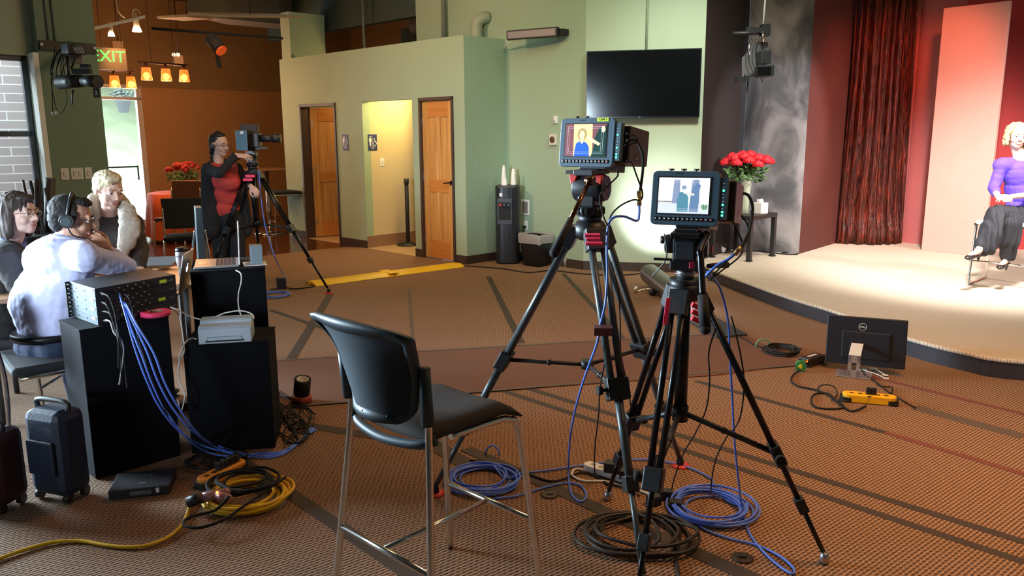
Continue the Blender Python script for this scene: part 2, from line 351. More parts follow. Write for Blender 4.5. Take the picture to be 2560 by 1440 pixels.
# lobby
LOB = mat('ochre_lobby_paint', (.24, .15, .065), .8, noise_s=2, noise_a=.05)
def corr(nt, co):
    sp = nd(nt, 'ShaderNodeSeparateXYZ', [(0, co)])
    return mth(nt, 'ADD', mth(nt, 'MULTIPLY', mth(nt, 'SINE', mth(nt, 'MULTIPLY', sp.outputs[2], 260.0)), .5), .5), [(0, (.38, .20, .085)), (1, (.41, .225, .095))]
CORR = ramp_mat('ribbed_ochre_panel', corr, .7, .25, .004)
G = xy(F(663, 541), 0); D0 = V(250, 208, G, G + e2); D1 = V(352, 211, G, G + e2)
gL = G - e2 * 4.2; gR = G + e2 * 2.2; dS0 = (xy(D0, 0) - gL).dot(e2) - .42; dS1 = (xy(D1, 0) - gL).dot(e2)
wall('wall_lobby_lower', gL, gR, 0, 2.5, .12, CORR, [(dS0, dS1, -1, 2.5)], 1)
wall('wall_lobby_upper', gL + e1 * -.05, gR + e1 * -.05, 2.5, 4.4, .17, LOB, (), 1)
struct(MB().obox(gL + e2 * (dS1 + .02) - e1 * .08 + UP * 2.47, e2 * 4.4, e1 * .08, UP * .05).build('trim_3', LOB))
wall('wall_lobby_end', gR, gR + e1 * -7, 0, 4.4, .1, LOB, (), 1)
wall('wall_lobby_left', PR + e1 * .3, gL + e1 * -.0, 0, 4.4, .1, LOB, (), 1)
DKC = mat('dark_ceiling', (.07, .045, .03), .9)
struct(MB().prism([tuple((PR + e1 * .0).xy), tuple((gL + e1 * .2).xy), tuple((gR + e1 * .2).xy), tuple(S(-1.2, 3.0).xy), tuple(S(.9, .85).xy), tuple(up_l.xy), tuple(S(4.4, .6).xy)], 4.0, 4.1).build('ceiling_lobby', DKC))
struct(MB().prism([(-11, -2), (9, -2), (9, 13), (2.2, 13), (0, 10.6), (-2.4, 12.9), (-4.5, 8.2), (-9, 4)], 4.2, 4.3).build('ceiling', mat('ceiling_paint', (.25, .27, .24), .9)))
# glass lobby door
dr = thing('glass_door', 'tall white framed glass door to the bright outside under the exit sign', 'door', tuple(gL + e2 * dS0))
WF = mat('pale_door_frame', (.55, .5, .5), .4, .2)
fb = MB(); q0 = gL + e2 * dS0 + e1 * .01; Ld = dS1 - dS0
fb.obox(q0, e2 * .06, e1 * .09, UP * 2.5).obox(q0 + e2 * (Ld - .09), e2 * .09, e1 * .09, UP * 2.5).obox(q0 + UP * 2.44, e2 * Ld, e1 * .09, UP * .06).obox(q0 + UP * 2.24, e2 * Ld, e1 * .07, UP * .05).obox(q0, e2 * Ld, e1 * .07, UP * .12)
fb.build('door_frame', WF, dr)
MB().obox(q0 + e2 * .06 + e1 * .03 + UP * .1, e2 * (Ld - .14), e1 * .006, UP * 2.35).build('pane', mat('door_glass', (.95, 1, 1), .02, alpha=.05), dr)
fb = MB(); hx = q0 + e2 * (Ld - .2) - e1 * .05
fb.cyl(hx + UP * 1.08, hx - e2 * .75 + UP * 1.08, .015).cyl(hx + UP * .85, hx + UP * 1.1, .014).cyl(hx + UP * 1.08, hx + e1 * .09 + UP * 1.08, .012).cyl(hx + UP * .86, hx + e1 * .09 + UP * .86, .012); fb.build('push_bar', mat('dark_bar', (.05, .05, .06), .4, .5), dr)
# outside the door: bright paving, slope and hanging planter
OUT = mat('sunlit_paving', (.85, .95, .95), .9); GRS = mat('pale_sunlit_slope', (.45, .62, .42), .9, noise_s=1.2, noise_a=.5)
struct(MB().obox(gL + e2 * -3 + e1 * .12 + UP * -.1, e2 * 9, e1 * 5, UP * .1).build('floor_outside', OUT))
sl = MB().slab([gL + e2 * -5 + e1 * 5, gL + e2 * 8 + e1 * 5, gL + e2 * 8 + e1 * 12 + UP * 3.6, gL + e2 * -5 + e1 * 12 + UP * 3.6], (0, 0, -.3)).build('garden_slope', GRS); tag(sl, 'pale sunlit slope outside the glass door', 'hill')
light('AREA', 'sunlight_outside_door', tuple(gL + e2 * 1.5 + e1 * 3.5 + UP * 6), 1500, (.93, 1, .97), 3.0, tuple(gL + e2 * 1.5 + e1 * 4.2))
light('AREA', 'daylight_through_door', tuple(q0 + e2 * .5 + e1 * .5 + UP * 1.3), 60, (.8, .95, 1), 1.0, tuple(q0 + e2 * .5 - e1 * 3 + UP * .6), 2.0)
hp = P(308, 262, 16.6); t = thing('hanging_planter', 'blue grey hanging flower pot with trailing plant outside the glass door', 'planter', tuple(hp - UP * .15))
MB().lathe(hp - UP * .16, [(.09, 0), (.17, .3), (.18, .3), (.18, .33)], 16).build('pot', mat('blue_grey_pot', (.16, .22, .28), .7), t)
b = MB()
for i in range(60):
    a = random.uniform(0, 6.28); r_ = random.uniform(.02, .24); b.ell(hp + Vector((r_ * math.cos(a), r_ * math.sin(a), .2 + random.uniform(-.06, .1) - r_ * .25)), (.035, .03, .022), u=5, v=4)
b.build('foliage', mat('bluish_foliage', (.10, .18, .2), .8), t)
MB().cyl(hp + UP * .15, hp + UP * 1.4, .006, n=5).build('hanger', BLK, t)
# ---------------------------------------------------------------- wooden doors
def wood(name, c0, c1, vert=True):
    def mk(nt, co):
        mp = nd(nt, 'ShaderNodeMapping', [('Vector', co), ('Scale', (14, 14, .7) if vert else (.7, .7, 14))]).outputs[0]
        return nd(nt, 'ShaderNodeTexNoise', [('Vector', mp), ('Scale', 1.6), ('Detail', 5.0), ('Distortion', .6)]).outputs['Fac'], [(.3, c0), (.7, c1)]
    return ramp_mat(name, mk, .38)
PINE = wood('golden_pine', (.42, .20, .05), (.66, .36, .11)); PINEH = wood('orange_pine_rail', (.46, .17, .03), (.58, .24, .05), False)
def frame_door(n, s0, s1, z1):
    b = MB(); q = S(s0, -.02)
    b.obox(q, e1 * .035, e2 * .16, UP * z1).obox(S(s1 - .035, -.02), e1 * .035, e2 * .16, UP * z1).obox(S(s0, -.02, z1 - .04), e1 * (s1 - s0), e2 * .16, UP * .04)
    return struct(b.build(n, mat('dark_brown_frame', (.055, .033, .024), .5)))
def leaf(parent, org, d, n, w, h, knob_s, hinge_s):
    """panelled leaf: org=bottom corner, d=along the width, n=towards the viewer"""
    MB().obox(org, d * w, n * -.03, UP * h).build('panel', PINE, parent)
    b = MB(); s = .105
    for a, c in ((0, s), (w - s, s), (w / 2 - .045, .09)): b.obox(org + d * a, d * c, n * .012, UP * h)
    b.build('stile', PINE, parent, bevel=.003)
    for z, hh in ((h - .2, .2), (h * .43, .16), (0, .24)):
        MB().obox(org + d * s + UP * z, d * (w - 2 * s), n * .0125, UP * hh).build('rail', PINEH, parent, bevel=.003)
    b = MB(); k = org + d * knob_s + UP * 1.0
    b.cyl(k, k + n * .025, .027).cyl(k + n * .02, k + n * .06, .009).tube([k + n * .055, k + n * .058 + d * (.03 if knob_s < w / 2 else -.03), k + n * .055 + d * (.11 if knob_s < w / 2 else -.11) - UP * .01], .009, 8); b.build('door_handle', mat('dark_bronze', (.03, .025, .02), .35, .8), parent)
    for z in (.2, h * .5, h - .3): MB().box(org + d * hinge_s + UP * (z + .05) + n * .006, (.03, .03, .1), frame(d)).build('hinge', mat('hinge_steel', (.6, .6, .6), .35, .9), parent)
f3 = frame_door('door_3', .206, .88, 2.078)
t = struct(thing('door_2', '', '')); del t['label'], t['category']; t.location = S(.85, .03)
leaf(t, S(.845, .03, .012), -e1, -e2, .61, 2.02, .555, .0)
frame_door('door_1', 2.83, 3.82, 2.078)
t = struct(thing('door_4', '', '')); del t['label'], t['category']; t.location = S(3.78, .13)
dd = (e2 * .985 - e1 * .17).normalized(); leaf(t, S(3.775, .135, .012), dd, Vector((dd.y, -dd.x, 0)), .92, 2.02, .86, .02)
# dark room behind the open door
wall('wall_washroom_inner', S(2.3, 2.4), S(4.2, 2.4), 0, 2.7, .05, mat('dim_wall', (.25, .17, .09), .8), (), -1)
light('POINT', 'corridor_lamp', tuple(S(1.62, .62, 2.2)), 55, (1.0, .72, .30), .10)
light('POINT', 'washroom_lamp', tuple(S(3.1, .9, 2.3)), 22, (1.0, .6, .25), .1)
# ---------------------------------------------------------------- the stage
SZ = .14
edge = [F(1735, 676), F(1777, 702), F(1820, 720), F(1873, 741), F(1975, 780), F(2090, 818), F(2180, 856), F(2265, 888), F(2400, 925), F(2560, 952), Vector((4.6, 4.75, 0)), Vector((9, 4.6, 0))]
edge = smooth_path([xy(p, 0) for p in edge], 5)
RIS = mat('dark_riser_vinyl', (.035, .035, .045), .35)
back_pts = [Vector((9, 12.6, 0)), Vector((2.2, 12.6, 0))]
struct(MB().prism([tuple(p.xy) for p in edge] + [tuple(p.xy) for p in back_pts], .001, SZ - .02).build('floor_stage_riser', RIS))
nrm = []
lip = []
for i, p in enumerate(edge):
    t = (edge[min(i + 1, len(edge) - 1)] - edge[max(i - 1, 0)]).normalized(); lip.append(p + Vector((t.y, -t.x, 0)).normalized() * .015)
struct(MB().prism([tuple(p.xy) for p in lip] + [tuple(p.xy) for p in back_pts], SZ - .028, SZ).build('floor_stage', GREYC, bevel=.01))
def fz(x, y): return xy(F(x, y, SZ), 0)
dL, dR, gRt, rR, cR, pkR = T1, fz(1835, 622), fz(1997, 635), fz(2092, 607), fz(2262, 609), fz(2312, 614)
DKW = mat('dark_umber_paint', (.024, .015, .013), .7, noise_s=3, noise_a=.15)
wall('wall_stage_dark', dL, dR, 0, 4.2, .08, DKW, (), 1)
def mott(nt, co):
    mp = nd(nt, 'ShaderNodeMapping', [('Vector', co), ('Scale', (1.6, 1.6, 1.0))]).outputs[0]
    return nd(nt, 'ShaderNodeTexNoise', [('Vector', mp), ('Scale', 1.5), ('Detail', 7.0), ('Distortion', .8)]).outputs['Fac'], [(.30, (.05, .05, .055)), (.46, (.11, .105, .11)), (.55, (.22, .20, .205)), (.70, (.36, .33, .33))]
wall('wall_stage_grey', dR + Vector((.06, 0, 0)), gRt, 0, 4.2, .08, ramp_mat('mottled_grey_paint', mott, .7), (), 1)
struct(MB().box((dR.x + .02, dR.y + .03, 2.1), (.07, .07, 4.2)).build('trim_4', BLKM))  # black strip stands in for the dark gap between the two walls
MAR = mat('maroon_flat_paint', (.10, .024, .017), .75, noise_s=3, noise_a=.18)
wall('wall_stage_maroon', gRt, rR, 0, 4.2, .08, MAR, (), 1)
PKW = mat('rose_backdrop_paint', (.44, .12, .12), .7, noise_s=1.5, noise_a=.15)
bk0 = rR + Vector((-.05, .35, 0))
wall('wall_stage_rose', bk0, Vector((5.38, 10.72, 0)), 0, 4.2, .08, PKW, (), 1)
wall('wall_stage_rose_return', Vector((5.30, 10.72, 0)), Vector((5.62, 10.28, 0)), 0, 4.2, .08, PKW, (), 1)
wall('wall_stage_red', Vector((5.60, 10.3, 0)), Vector((7.6, 9.6, 0)), 0, 4.2, .08, mat('deep_red_backdrop', (.40, .03, .03), .7, noise_s=1.5, noise_a=.12), (), 1)
# tall standing panel
pa, pb = fz(2303, 626), fz(2457, 642)
pn = (pb - pa).normalized(); pnn = Vector((-pn.y, pn.x, 0))
t = MB().obox(pa + UP * SZ, pb - pa, pnn * .06, UP * (3.06 - SZ)).build('backdrop_panel', mat('peach_canvas', (.62, .34, .29), .8, noise_s=4, noise_a=.06, bump=.1, bump_s=150), bevel=.004)
tag(t, 'tall peach canvas panel standing on the stage behind the seated woman', 'panel')
t = MB().obox(pb + Vector((1.1, .25, SZ)), (.7, -.25, 0), (0.02, .06, 0), UP * 2.9).build('backdrop_panel', MATS['peach_canvas']) if False else None
# crushed velvet curtain
def velvet(nt, co):
    mp = nd(nt, 'ShaderNodeMapping', [('Vector', co), ('Scale', (7, 7, .9)), ('Rotation', (0, .10, 0))]).outputs[0]
    return nd(nt, 'ShaderNodeTexNoise', [('Vector', mp), ('Scale', 3.0), ('Detail', 8.0), ('Distortion', 1.8)]).outputs['Fac'], [(.30, (.020, .004, .002)), (.52, (.075, .010, .004)), (.72, (.27, .034, .012))]
VEL = ramp_mat('crushed_velvet', velvet, .42, 1.0, .03)
ca, cb = fz(2086, 607) + Vector((0, -.0, 0)), fz(2250, 607); cd = cb - ca; cn = Vector((cd.y, -cd.x, 0)).normalized()
bm = MB(); NU, NV = 130, 60; g = []
for j in range(NV + 1):
    v = j / NV; z = SZ + .004 + v * 3.5; row = []
    w = 1.0 - .12 * min(1, v * 1.6); bunch = .10 * math.exp(-((v - .03) / .05) ** 2)
    for i in range(NU + 1):
        u = i / NU; ph = u * 46 + 2.2 * noise.noise(Vector((u * 3, v * 1.2, 0))) + (v - .5) * 5 * (u - .6)
        d = .035 * math.sin(ph) + .022 * math.sin(ph * 2.3 + 1.7 + 3 * v) + .05 * noise.noise(Vector((u * 7, v * 2.5, 3))) + .11 * math.sin(u * math.pi) + bunch * math.sin(u * math.pi) ** .5
        uu = .5 + (u - .5) * w + .03 * v * 0
        row.append(bm.bm.verts.new(ca + cd * uu + cn * (d + .03) + UP * z))
    g.append(row)
for j in range(NV):
    for i in range(NU): bm._f([g[j][i], g[j][i + 1], g[j + 1][i + 1], g[j + 1][i]], True)
t = bm.build('stage_curtain', VEL); t.modifiers.new('s', 'SOLIDIFY').thickness = .004
tag(t, 'crushed dark red velvet curtain hanging at the back of the stage', 'curtain')

DKB_ = mat('dim_rear_wall_paint', (.16, .18, .14), .85)
wall('wall_back', Vector((-9.5, -2.2, 0)), Vector((9, -2.2, 0)), 0, 4.2, .12, DKB_, [(1.5, 3.2, .9, 2.4)], -1)
wall('wall_right', Vector((9.0, -2.2, 0)), Vector((9.0, 12.6, 0)), 0, 4.2, .12, DKB_, (), -1)
struct(MB().obox(PLL + jd - e1 * .165 + UP * .25 - e2 * .055, e2 * .05, e1 * .16, UP * 2.16).build('trim_6', mat('sunlit_jamb_white', (.85, .9, .85), .6)))  # white strip added in place of sunlight on the window jamb
# ================================================================ FIXTURES ON THE WALLS AND THINGS IN THE LOBBY
def wallbox(name, label, cat, px, py, A, B, w, h, d, m, group=None, bev=.003, flip=1):
    p = V(px, py, A, B); u = (xy(B, 0) - xy(A, 0)).normalized(); n = Vector((u.y, -u.x, 0)) * flip
    if n.dot(Vector((0, 0, 0)) - xy(p, 0)) < 0: n = -n
    t = thing(name, label, cat, tuple(p), 0, group)
    b = MB().box(p + n * d / 2, (w, d, h), frame(n) @ Matrix.Diagonal((1, 1, 1))); o = b.build('body' if cat not in ('switch',) else 'plate', m, t, bevel=bev)
    return t, p, u, n
# television
SCR = mat('off_screen_glass', (.004, .005, .006), .12)
p = V(1467, 297, K, T1); q = V(1755, 122, K, T1); u = (T1 - K).normalized(); n = Vector((u.y, -u.x, 0)); z0, z1 = p.z, q.z
t = thing('television', 'large black flat television mounted high on the green wall', 'television', tuple(p))
W = (xy(q, 0) - xy(p, 0)).length; a = xy(p, 0) + UP * z0
MB().obox(a + n * .06, u * W, n * .035, UP * (z1 - z0)).build('bezel', mat('glossy_black_bezel', (.012, .014, .016), .2), t, bevel=.004)
MB().obox(a + n * .0955 + u * .012 + UP * .02, u * (W - .024), n * .002, UP * (z1 - z0 - .032)).build('screen', SCR, t)
MB().obox(a + n * .0 + u * .3 + UP * .2, u * .6, n * .06, UP * .35).build('wall_bracket', BLK, t)
text('logo', 'LG', a + n * .0985 + u * W * .48 + UP * .010, face_rot(u), .018, mat('logo_grey', (.5, .5, .5), .5), t, .0005)
# lamp bar high on the wall
a1, a2 = V(1312, 96, COR, COR + e1), V(1418, 84, COR, COR + e1); wn = Vector((-.7071, -.7071, 0))
t = thing('wall_light_bar', 'black rectangular light bar with grey lens mounted high on the green wall', 'light', tuple(a1)); ax = (a2 + wn * .18) - (a1 + wn * .32)
up_ = (UP - ax.normalized() * UP.dot(ax.normalized())).normalized(); nn = ax.normalized().cross(up_); o0 = a1 + wn * .32
if nn.dot(O - o0) < 0: nn = -nn
MB().obox(o0 - up_ * .045 - nn * .06, ax, nn * .06, up_ * .11).build('housing', BLK, t, bevel=.006)
MB().obox(o0 - up_ * .028 + ax * .03, ax * .94, nn * .003, up_ * .075).build('lens', mat('grey_lens', (.22, .20, .22), .35), t)
MB().cyl(a1 + wn * .3 - UP * .02, a1 + e1 * .35 + wn * .02 - UP * .12, .01).build('arm', WHT, t)
MB().box(a2 + wn * .06 + UP * .01, (.07, .14, .07), frame(wn)).build('bracket', BLK, t)
# pipe and vent elbow on top of the block
pp = V(1118, 60, COR, COR + e1) + wn * .06
t = MB().cyl((pp.x, pp.y, 2.79), (pp.x, pp.y, 4.2), .035).build('vent_pipe', mat('grey_green_pipe', (.16, .19, .16), .6)); tag(t, 'grey green vertical pipe rising from the top of the washroom block', 'pipe')
pp = V(1210, 85, COR, COR + e1) + wn * .13; pp.z = 2.79
b = MB().tube([pp, pp + UP * .12, pp + UP * .22 + e1 * -.01, pp + UP * .28 + e1 * -.06 - wn * .05, pp + UP * .29 + e1 * -.08 - wn * .12], .075, 14, k=4); t = b.build('vent_elbow', mat('painted_duct', (.33, .37, .27), .6)); tag(t, 'painted round vent elbow standing on the washroom block top', 'vent')
# alarm sounder, strobe, thermostat
t, p, u_, n_ = wallbox('alarm_sensor', 'small white sensor on the green wall above the dark camera screen', 'sensor', 1391, 299, COR, K, .045, .085, .03, WHT)
MB().box(p + n_ * .032 + UP * -.02, (.02, .006, .02), frame(n_)).build('button', ALU, t)
t, p, u_, n_ = wallbox('fire_alarm', 'white square alarm with a dark round grille on the green wall', 'alarm', 1385, 349, COR, K, .11, .13, .03, mat('cream_plastic', (.62, .6, .5), .5))
MB().lathe(p + n_ * .03, [(.038, 0), (.036, .01), (.02, .012)], 16, frame(UP, n_)).build('grille', mat('brown_grille', (.10, .04, .025), .5), t)
# switch plates on the pillar
for i, (x, y, w, lab) in enumerate(((162, 435, .075, 'leftmost white switch plate on the dark green pillar'), (192.5, 434, .115, 'wide white double switch plate in the middle on the green pillar'), (221, 433, .07, 'rightmost white switch plate on the pillar above the blonde head'))):
    t, p, u_, n_ = wallbox('switch_plate', lab, 'switch', x, y, PL, PL + e2, w, .115, .008, WHT, 'white switch plates on the pillar')
    for k in ((0,) if w < .1 else (-.023, .023)): MB().box(p + n_ * .012 + u_ * k, (.024, .008, .05), frame(n_)).build('rocker', mat('off_white', (.66, .68, .68), .4), t)
t, p, u_, n_ = wallbox('switch_plate', 'single white switch plate on the lit corridor wall', 'switch', 955, 405, S(h1), S(h1, 4), .075, .115, .008, WHT)
MB().box(p + n_ * .012, (.024, .008, .05), frame(n_)).build('rocker', MATS['off_white'], t)
# washroom signs
SGN = mat('navy_sign', (.02, .03, .14), .45); WSG = mat('white_sign_relief', (.85, .85, .85), .5)
def sign(px, py, A, B, lab, word):
    p = V(px, py, A, B); u = (xy(B, 0) - xy(A, 0)).normalized(); 
    if u.x < 0: u = -u
    n = Vector((u.y, -u.x, 0)); t = thing('washroom_sign', lab, 'sign', tuple(p)); w, h = .152, .228; M = face_rot(u)
    MB().obox(p - u * w / 2 - UP * h / 2, u * w, n * .006, UP * h).build('panel', SGN, t, bevel=.002)
    c = p + n * .0065; L = lambda x, z: c + u * x + UP * z
    b = MB(); b.cyl(L(-.042, .078), L(-.042, .078) + n * .002, .011, n=12)
    b.slab([L(-.06, .06), L(-.024, .06), L(-.024, .01), L(-.032, .01), L(-.032, -.045), L(-.052, -.045), L(-.052, .01), L(-.06, .01)], n * .002)
    b.obox(L(-.013, -.048), u * .006, n * .002, UP * .14); b.build('person_symbol', WSG, t)
    b = MB(); b.cyl(L(.028, .05), L(.028, .05) + n * .002, .009, n=12); b.slab([L(.022, .04), L(.034, .04), L(.036, .0), L(.056, .0), L(.066, -.03), L(.074, -.026), L(.062, .01), L(.040, .012), L(.052, .018), L(.05, .026), L(.036, .026)][::-1], n * .002)
    b.tube([L(.03 + .026 * math.cos(R(d)), -.018 + .026 * math.sin(R(d))) + n * .002 for d in range(100, 360, 20)], .0035, 4); b.build('wheelchair_symbol', WSG, t)
    MB().obox(L(-.05, -.062), u * .1, n * .002, UP * .003).build('rule', WSG, t)
    text('lettering', word, L(0, -.082) + n * .001, M, .022, WSG, t, .0008)
sign(864, 356, S(0), S(4), 'navy washroom sign on the wall beside the open wooden door', 'WOMEN')
sign(931, 356, S(h1), S(h1, 4), 'navy washroom sign on the lit yellow corridor wall', 'MEN')
# stanchion in the corridor
p = S(1.96, .584, .004); t = thing('stanchion', 'black stanchion post standing on the corridor tiles', 'stanchion', tuple(p))
MB().lathe(p, [(.17, 0), (.17, .012), (.09, .035), (.03, .05)], 24).build('base', BLK, t); MB().cyl(p + UP * .04, p + UP * .93, .03).build('post', BLKM, t); MB().cyl(p + UP * .9, p + UP * .98, .036).build('head', BLK, t)
# water dispenser with cups
c = xy(F(1268, 648)); c += Vector((0, .0, 0)); c.z = 0; c.y = 10.08; c.x = F(1270, 655).x * 1.0 + .0
t = thing('water_dispenser', 'tall black water dispenser against the green wall with paper cups on top', 'water dispenser', tuple(c)); DM = Matrix.Rotation(R(-8), 3, 'Z')
BD = mat('satin_black', (.014, .016, .022), .38)
b = MB(); wz = .155; pts = []
for i in range(32):
    a = 2 * math.pi * i / 32; ca_, sa = math.cos(a), math.sin(a); pts.append((c.x + math.copysign(abs(ca_) ** .6, ca_) * .155, c.y + math.copysign(abs(sa) ** .6, sa) * .155))
b.prism(pts, .002, .985); b.build('cabinet', BD, t, bevel=.02)
fx = Vector((-.10, -1, 0)).normalized(); rx = Vector((1, -.10, 0)).normalized(); fc = c + fx * .157
MB().obox(fc - rx * .115 + UP * .50 - fx * .01, rx * .19, fx * .018, UP * .33).build('alcove', mat('alcove_grey', (.03, .035, .05), .5), t, bevel=.008)
MB().obox(fc - rx * .095 + UP * .56 + fx * .008, rx * .15, fx * .004, UP * .22).build('splash_back', BLKM, t)
for k, m_ in ((-.07, RED), (-.02, BD), (.035, BD)): MB().cyl(fc + rx * k + UP * .75, fc + rx * k + UP * .75 + fx * .035, .016).obox(fc + rx * (k - .012) + UP * .745 + fx * .03, rx * .024, fx * .03, UP * .012).build('tap', m_, t)
MB().obox(fc - rx * .085 + UP * .855 + fx * -.004, rx * .035, fx * .006, UP * .04).build('sticker', WHT, t)
CUP = mat('paper_cup_white', (.85, .85, .83), .5)
def cups(x, y, nstack, lab, r0=.036):
    q = Vector((x, y, .987)); b = MB(); pr = []
    for k in range(nstack): z = k * .0085; pr += [(r0, z), (r0 + .001, z + .006), (r0 - .001, z + .008)]; r0 -= .0006
    pr += [(r0 - .01, nstack * .0085 + .055)]
    o = b.lathe(q, pr, 20).build('paper_cup_stack', CUP); tag(o, lab, 'cups', 'paper cups on the water dispenser')
cups(c.x - .045, c.y + .03, 22, 'taller stack of upside down white cups on the water dispenser'); cups(c.x + .075, c.y + .035, 17, 'stack of white cups on the right of the dispenser top'); cups(c.x - .035, c.y - .095, 3, 'short stack of white cups at the front of the dispenser top')
# bin with a liner
q = xy(F(1342, 655), 0); q.y = 9.83; q.x = .300; t = thing('waste_bin', 'black waste bin with a clear liner beside the water dispenser', 'bin', tuple(q)); u_ = e1 * -1; v_ = e2
def rr(cx, cy, hx, hy, rad, uu, vv, n=5):
    out = []
    for sx, sy, a0 in ((1, 1, 0), (-1, 1, 90), (-1, -1, 180), (1, -1, 270)):
        for i in range(n + 1):
            a = R(a0 + 90 * i / n); out.append(Vector((cx, cy, 0)) + uu * (sx * (hx - rad) + rad * math.cos(a)) + vv * (sy * (hy - rad) + rad * math.sin(a)))
    return out
b = MB(); rows = [[b.bm.verts.new(p_ + UP * z) for p_ in rr(q.x, q.y, hx, hy, .04, u_, v_)] for z, hx, hy in ((.002, .14, .10), (.36, .18, .13), (.385, .185, .135))]
for A_, B_ in zip(rows, rows[1:]):
    for i in range(len(A_)): b._f([A_[i], A_[(i + 1) % len(A_)], B_[(i + 1) % len(A_)], B_[i]], True)
b._f(rows[0][::-1]); o = b.build('bucket', BD, t); o.modifiers.new('s', 'SOLIDIFY').thickness = .004
LIN = mat('clear_liner', (.5, .48, .48), .3, alpha=.6, bump=.8, bump_s=40); b = MB(); base_ = rr(q.x, q.y, .19, .14, .04, u_, v_); rows = []
for z, k in ((.30, 1.0), (.388, 1.03), (.40, 1.0), (.33, .88), (.2, .8)): rows.append([b.bm.verts.new(Vector((q.x, q.y, 0)) + (p_ - Vector((q.x, q.y, 0))) * k + UP * (z + (.03 * noise.noise(p_ * 30 + UP * z * 9)))) for p_ in base_])
for A_, B_ in zip(rows, rows[1:]):
    for i in range(len(A_)): b._f([A_[i], A_[(i + 1) % len(A_)], B_[(i + 1) % len(A_)], B_[i]], True)
b.build('liner', LIN, t)
# framed recess and outlet behind the bin
t, p, u_, n_ = wallbox('framed_box', 'white framed wall box low on the green wall behind the dispenser', 'wall box', 1314, 518, COR, K, .14, .19, .012, WHT)
MB().box(p + n_ * .013, (.10, .004, .145), frame(n_)).build('inset', mat('grey_inset', (.3, .26, .26), .4, .3), t)
t, p, u_, n_ = wallbox('power_outlet', 'white power outlet on the wall just above the black bin', 'outlet', 1315, 563, COR, K, .07, .115, .008, WHT)
MB().box(p + n_ * .03 - UP * .02, (.03, .05, .03), frame(n_)).build('plug', BLK, t)
# plastic cup on the carpet
q = xy(F(1415, 667), .001); o = MB().lathe(q, [(.024, 0), (.036, .1), (.038, .1), (.036, .094), (.024, .004)], 20).build('plastic_cup', mat('clear_plastic_cup', (.75, .75, .8), .25, alpha=.55)); tag(o, 'clear plastic cup standing on the carpet by the wall', 'cup')
# ---------------------------------------------------------------- lobby lamps
def at(x, y, d): return P(x, y, d)
PEND = mat('amber_glass_glow', (.9, .25, .04), .4, emit=(1.0, .22, .03), es=.9, alpha=.6); CORE = mat('lamp_core_glow', (1, .8, .4), .5, emit=(1, .55, .15), es=9); BRZ = mat('dark_bronze_rail', (.06, .025, .02), .4, .6)
def pendant(x0, y0, x1, y1, d0, d1, shades, lab, ceil=4.0, wires=()):
    a, c = at(x0, y0, d0), at(x1, y1, d1); t = thing('pendant_lamp', lab, 'lamp', tuple((a + c) / 2), 0, 'amber bar pendants in the lobby')
    MB().cyl(a, c, .013, n=8).build('rail', BRZ, t); b = MB()
    for w in wires: p_ = a.lerp(c, w); b.cyl(p_, (p_.x, p_.y, ceil), .004, n=5)
    b.build('wire', BLK, t)
    for s in shades:
        p_ = a.lerp(c, s) - UP * .05; g_ = MB().lathe(p_ - UP * .19, [(.075, 0), (.058, .17), (.054, .17), (.068, .004)], 18).build('lamp_shade', PEND, t)
        MB().cyl(p_ - UP * .02, p_ + UP * .045, .02).build('socket', BRZ, t); MB().ell(p_ - UP * .13, (.046, .046, .05)).build('bulb', CORE, t)
        light('POINT', 'pendant_glow', tuple(p_ - UP * .25), 8, (1, .38, .10), .06)
pendant(347, 155, 467, 163, 11.4, 12.2, (.13, .53, .92), 'right amber pendant bar with three glowing glass shades in the lobby', wires=(.25, .72))
pendant(215, 172, 334, 180, 11.4, 12.2, (.1, .56, .92), 'left amber pendant bar above the glass door, partly behind the pillar', wires=(.35, .78))
# spot track
t = thing('track_light', 'white ceiling track with two lit spotlights near the lobby ceiling', 'light', tuple(at(300, 60, 10.5)))
a, c = at(215, 80, 9.8), at(360, 46, 10.6); MB().obox(a, c - a, Vector((.03, -.03, 0)), UP * .035).build('track', WHT, t)
b = MB().tube([at(332, 42, 10.5), at(333, 27, 10.5), at(342, 23, 10.5), at(352, 35, 10.5)], .006, 5).tube([at(291, 0, 10.4), at(296, 30, 10.4), at(312, 45, 10.5)], .004, 5); b.build('cable', WHT, t)
HOT = mat('spot_glow', (1, .9, .7), .5, emit=(1, .72, .36), es=30)
for (x, y, d, k) in ((342, 72, 10.5, 1.0), (278, 85, 10.2, .7)):
    p_ = at(x, y, d); dr_ = Vector((.12, .1, -1)).normalized(); M_ = frame(UP, dr_)
    h_ = MB().cyl(p_ + UP * .13 * k, p_ + UP * .02, .035 * k).cyl(p_ + UP * .12, p_ + UP * .2 * k, .012).build('spot_head', mat('warm_white_metal', (.6, .5, .4), .4), t); MB().cyl(p_ + UP * .02, p_ - UP * .035 * k, .04 * k, .058 * k).build('glow', HOT, h_)
    light('SPOT', 'track_spot', tuple(p_ - UP * .06), 34 * k, (1, .50, .2), .04, tuple(p_ + Vector((.4, 3.6, -2.2))), angle=110, blend=.9)
light('POINT', 'lobby_ambient_fill', (-5.2, 12.4, 2.2), 66, (1, .52, .24), .4)  # added fill without a fixture, brightens the lobby wall
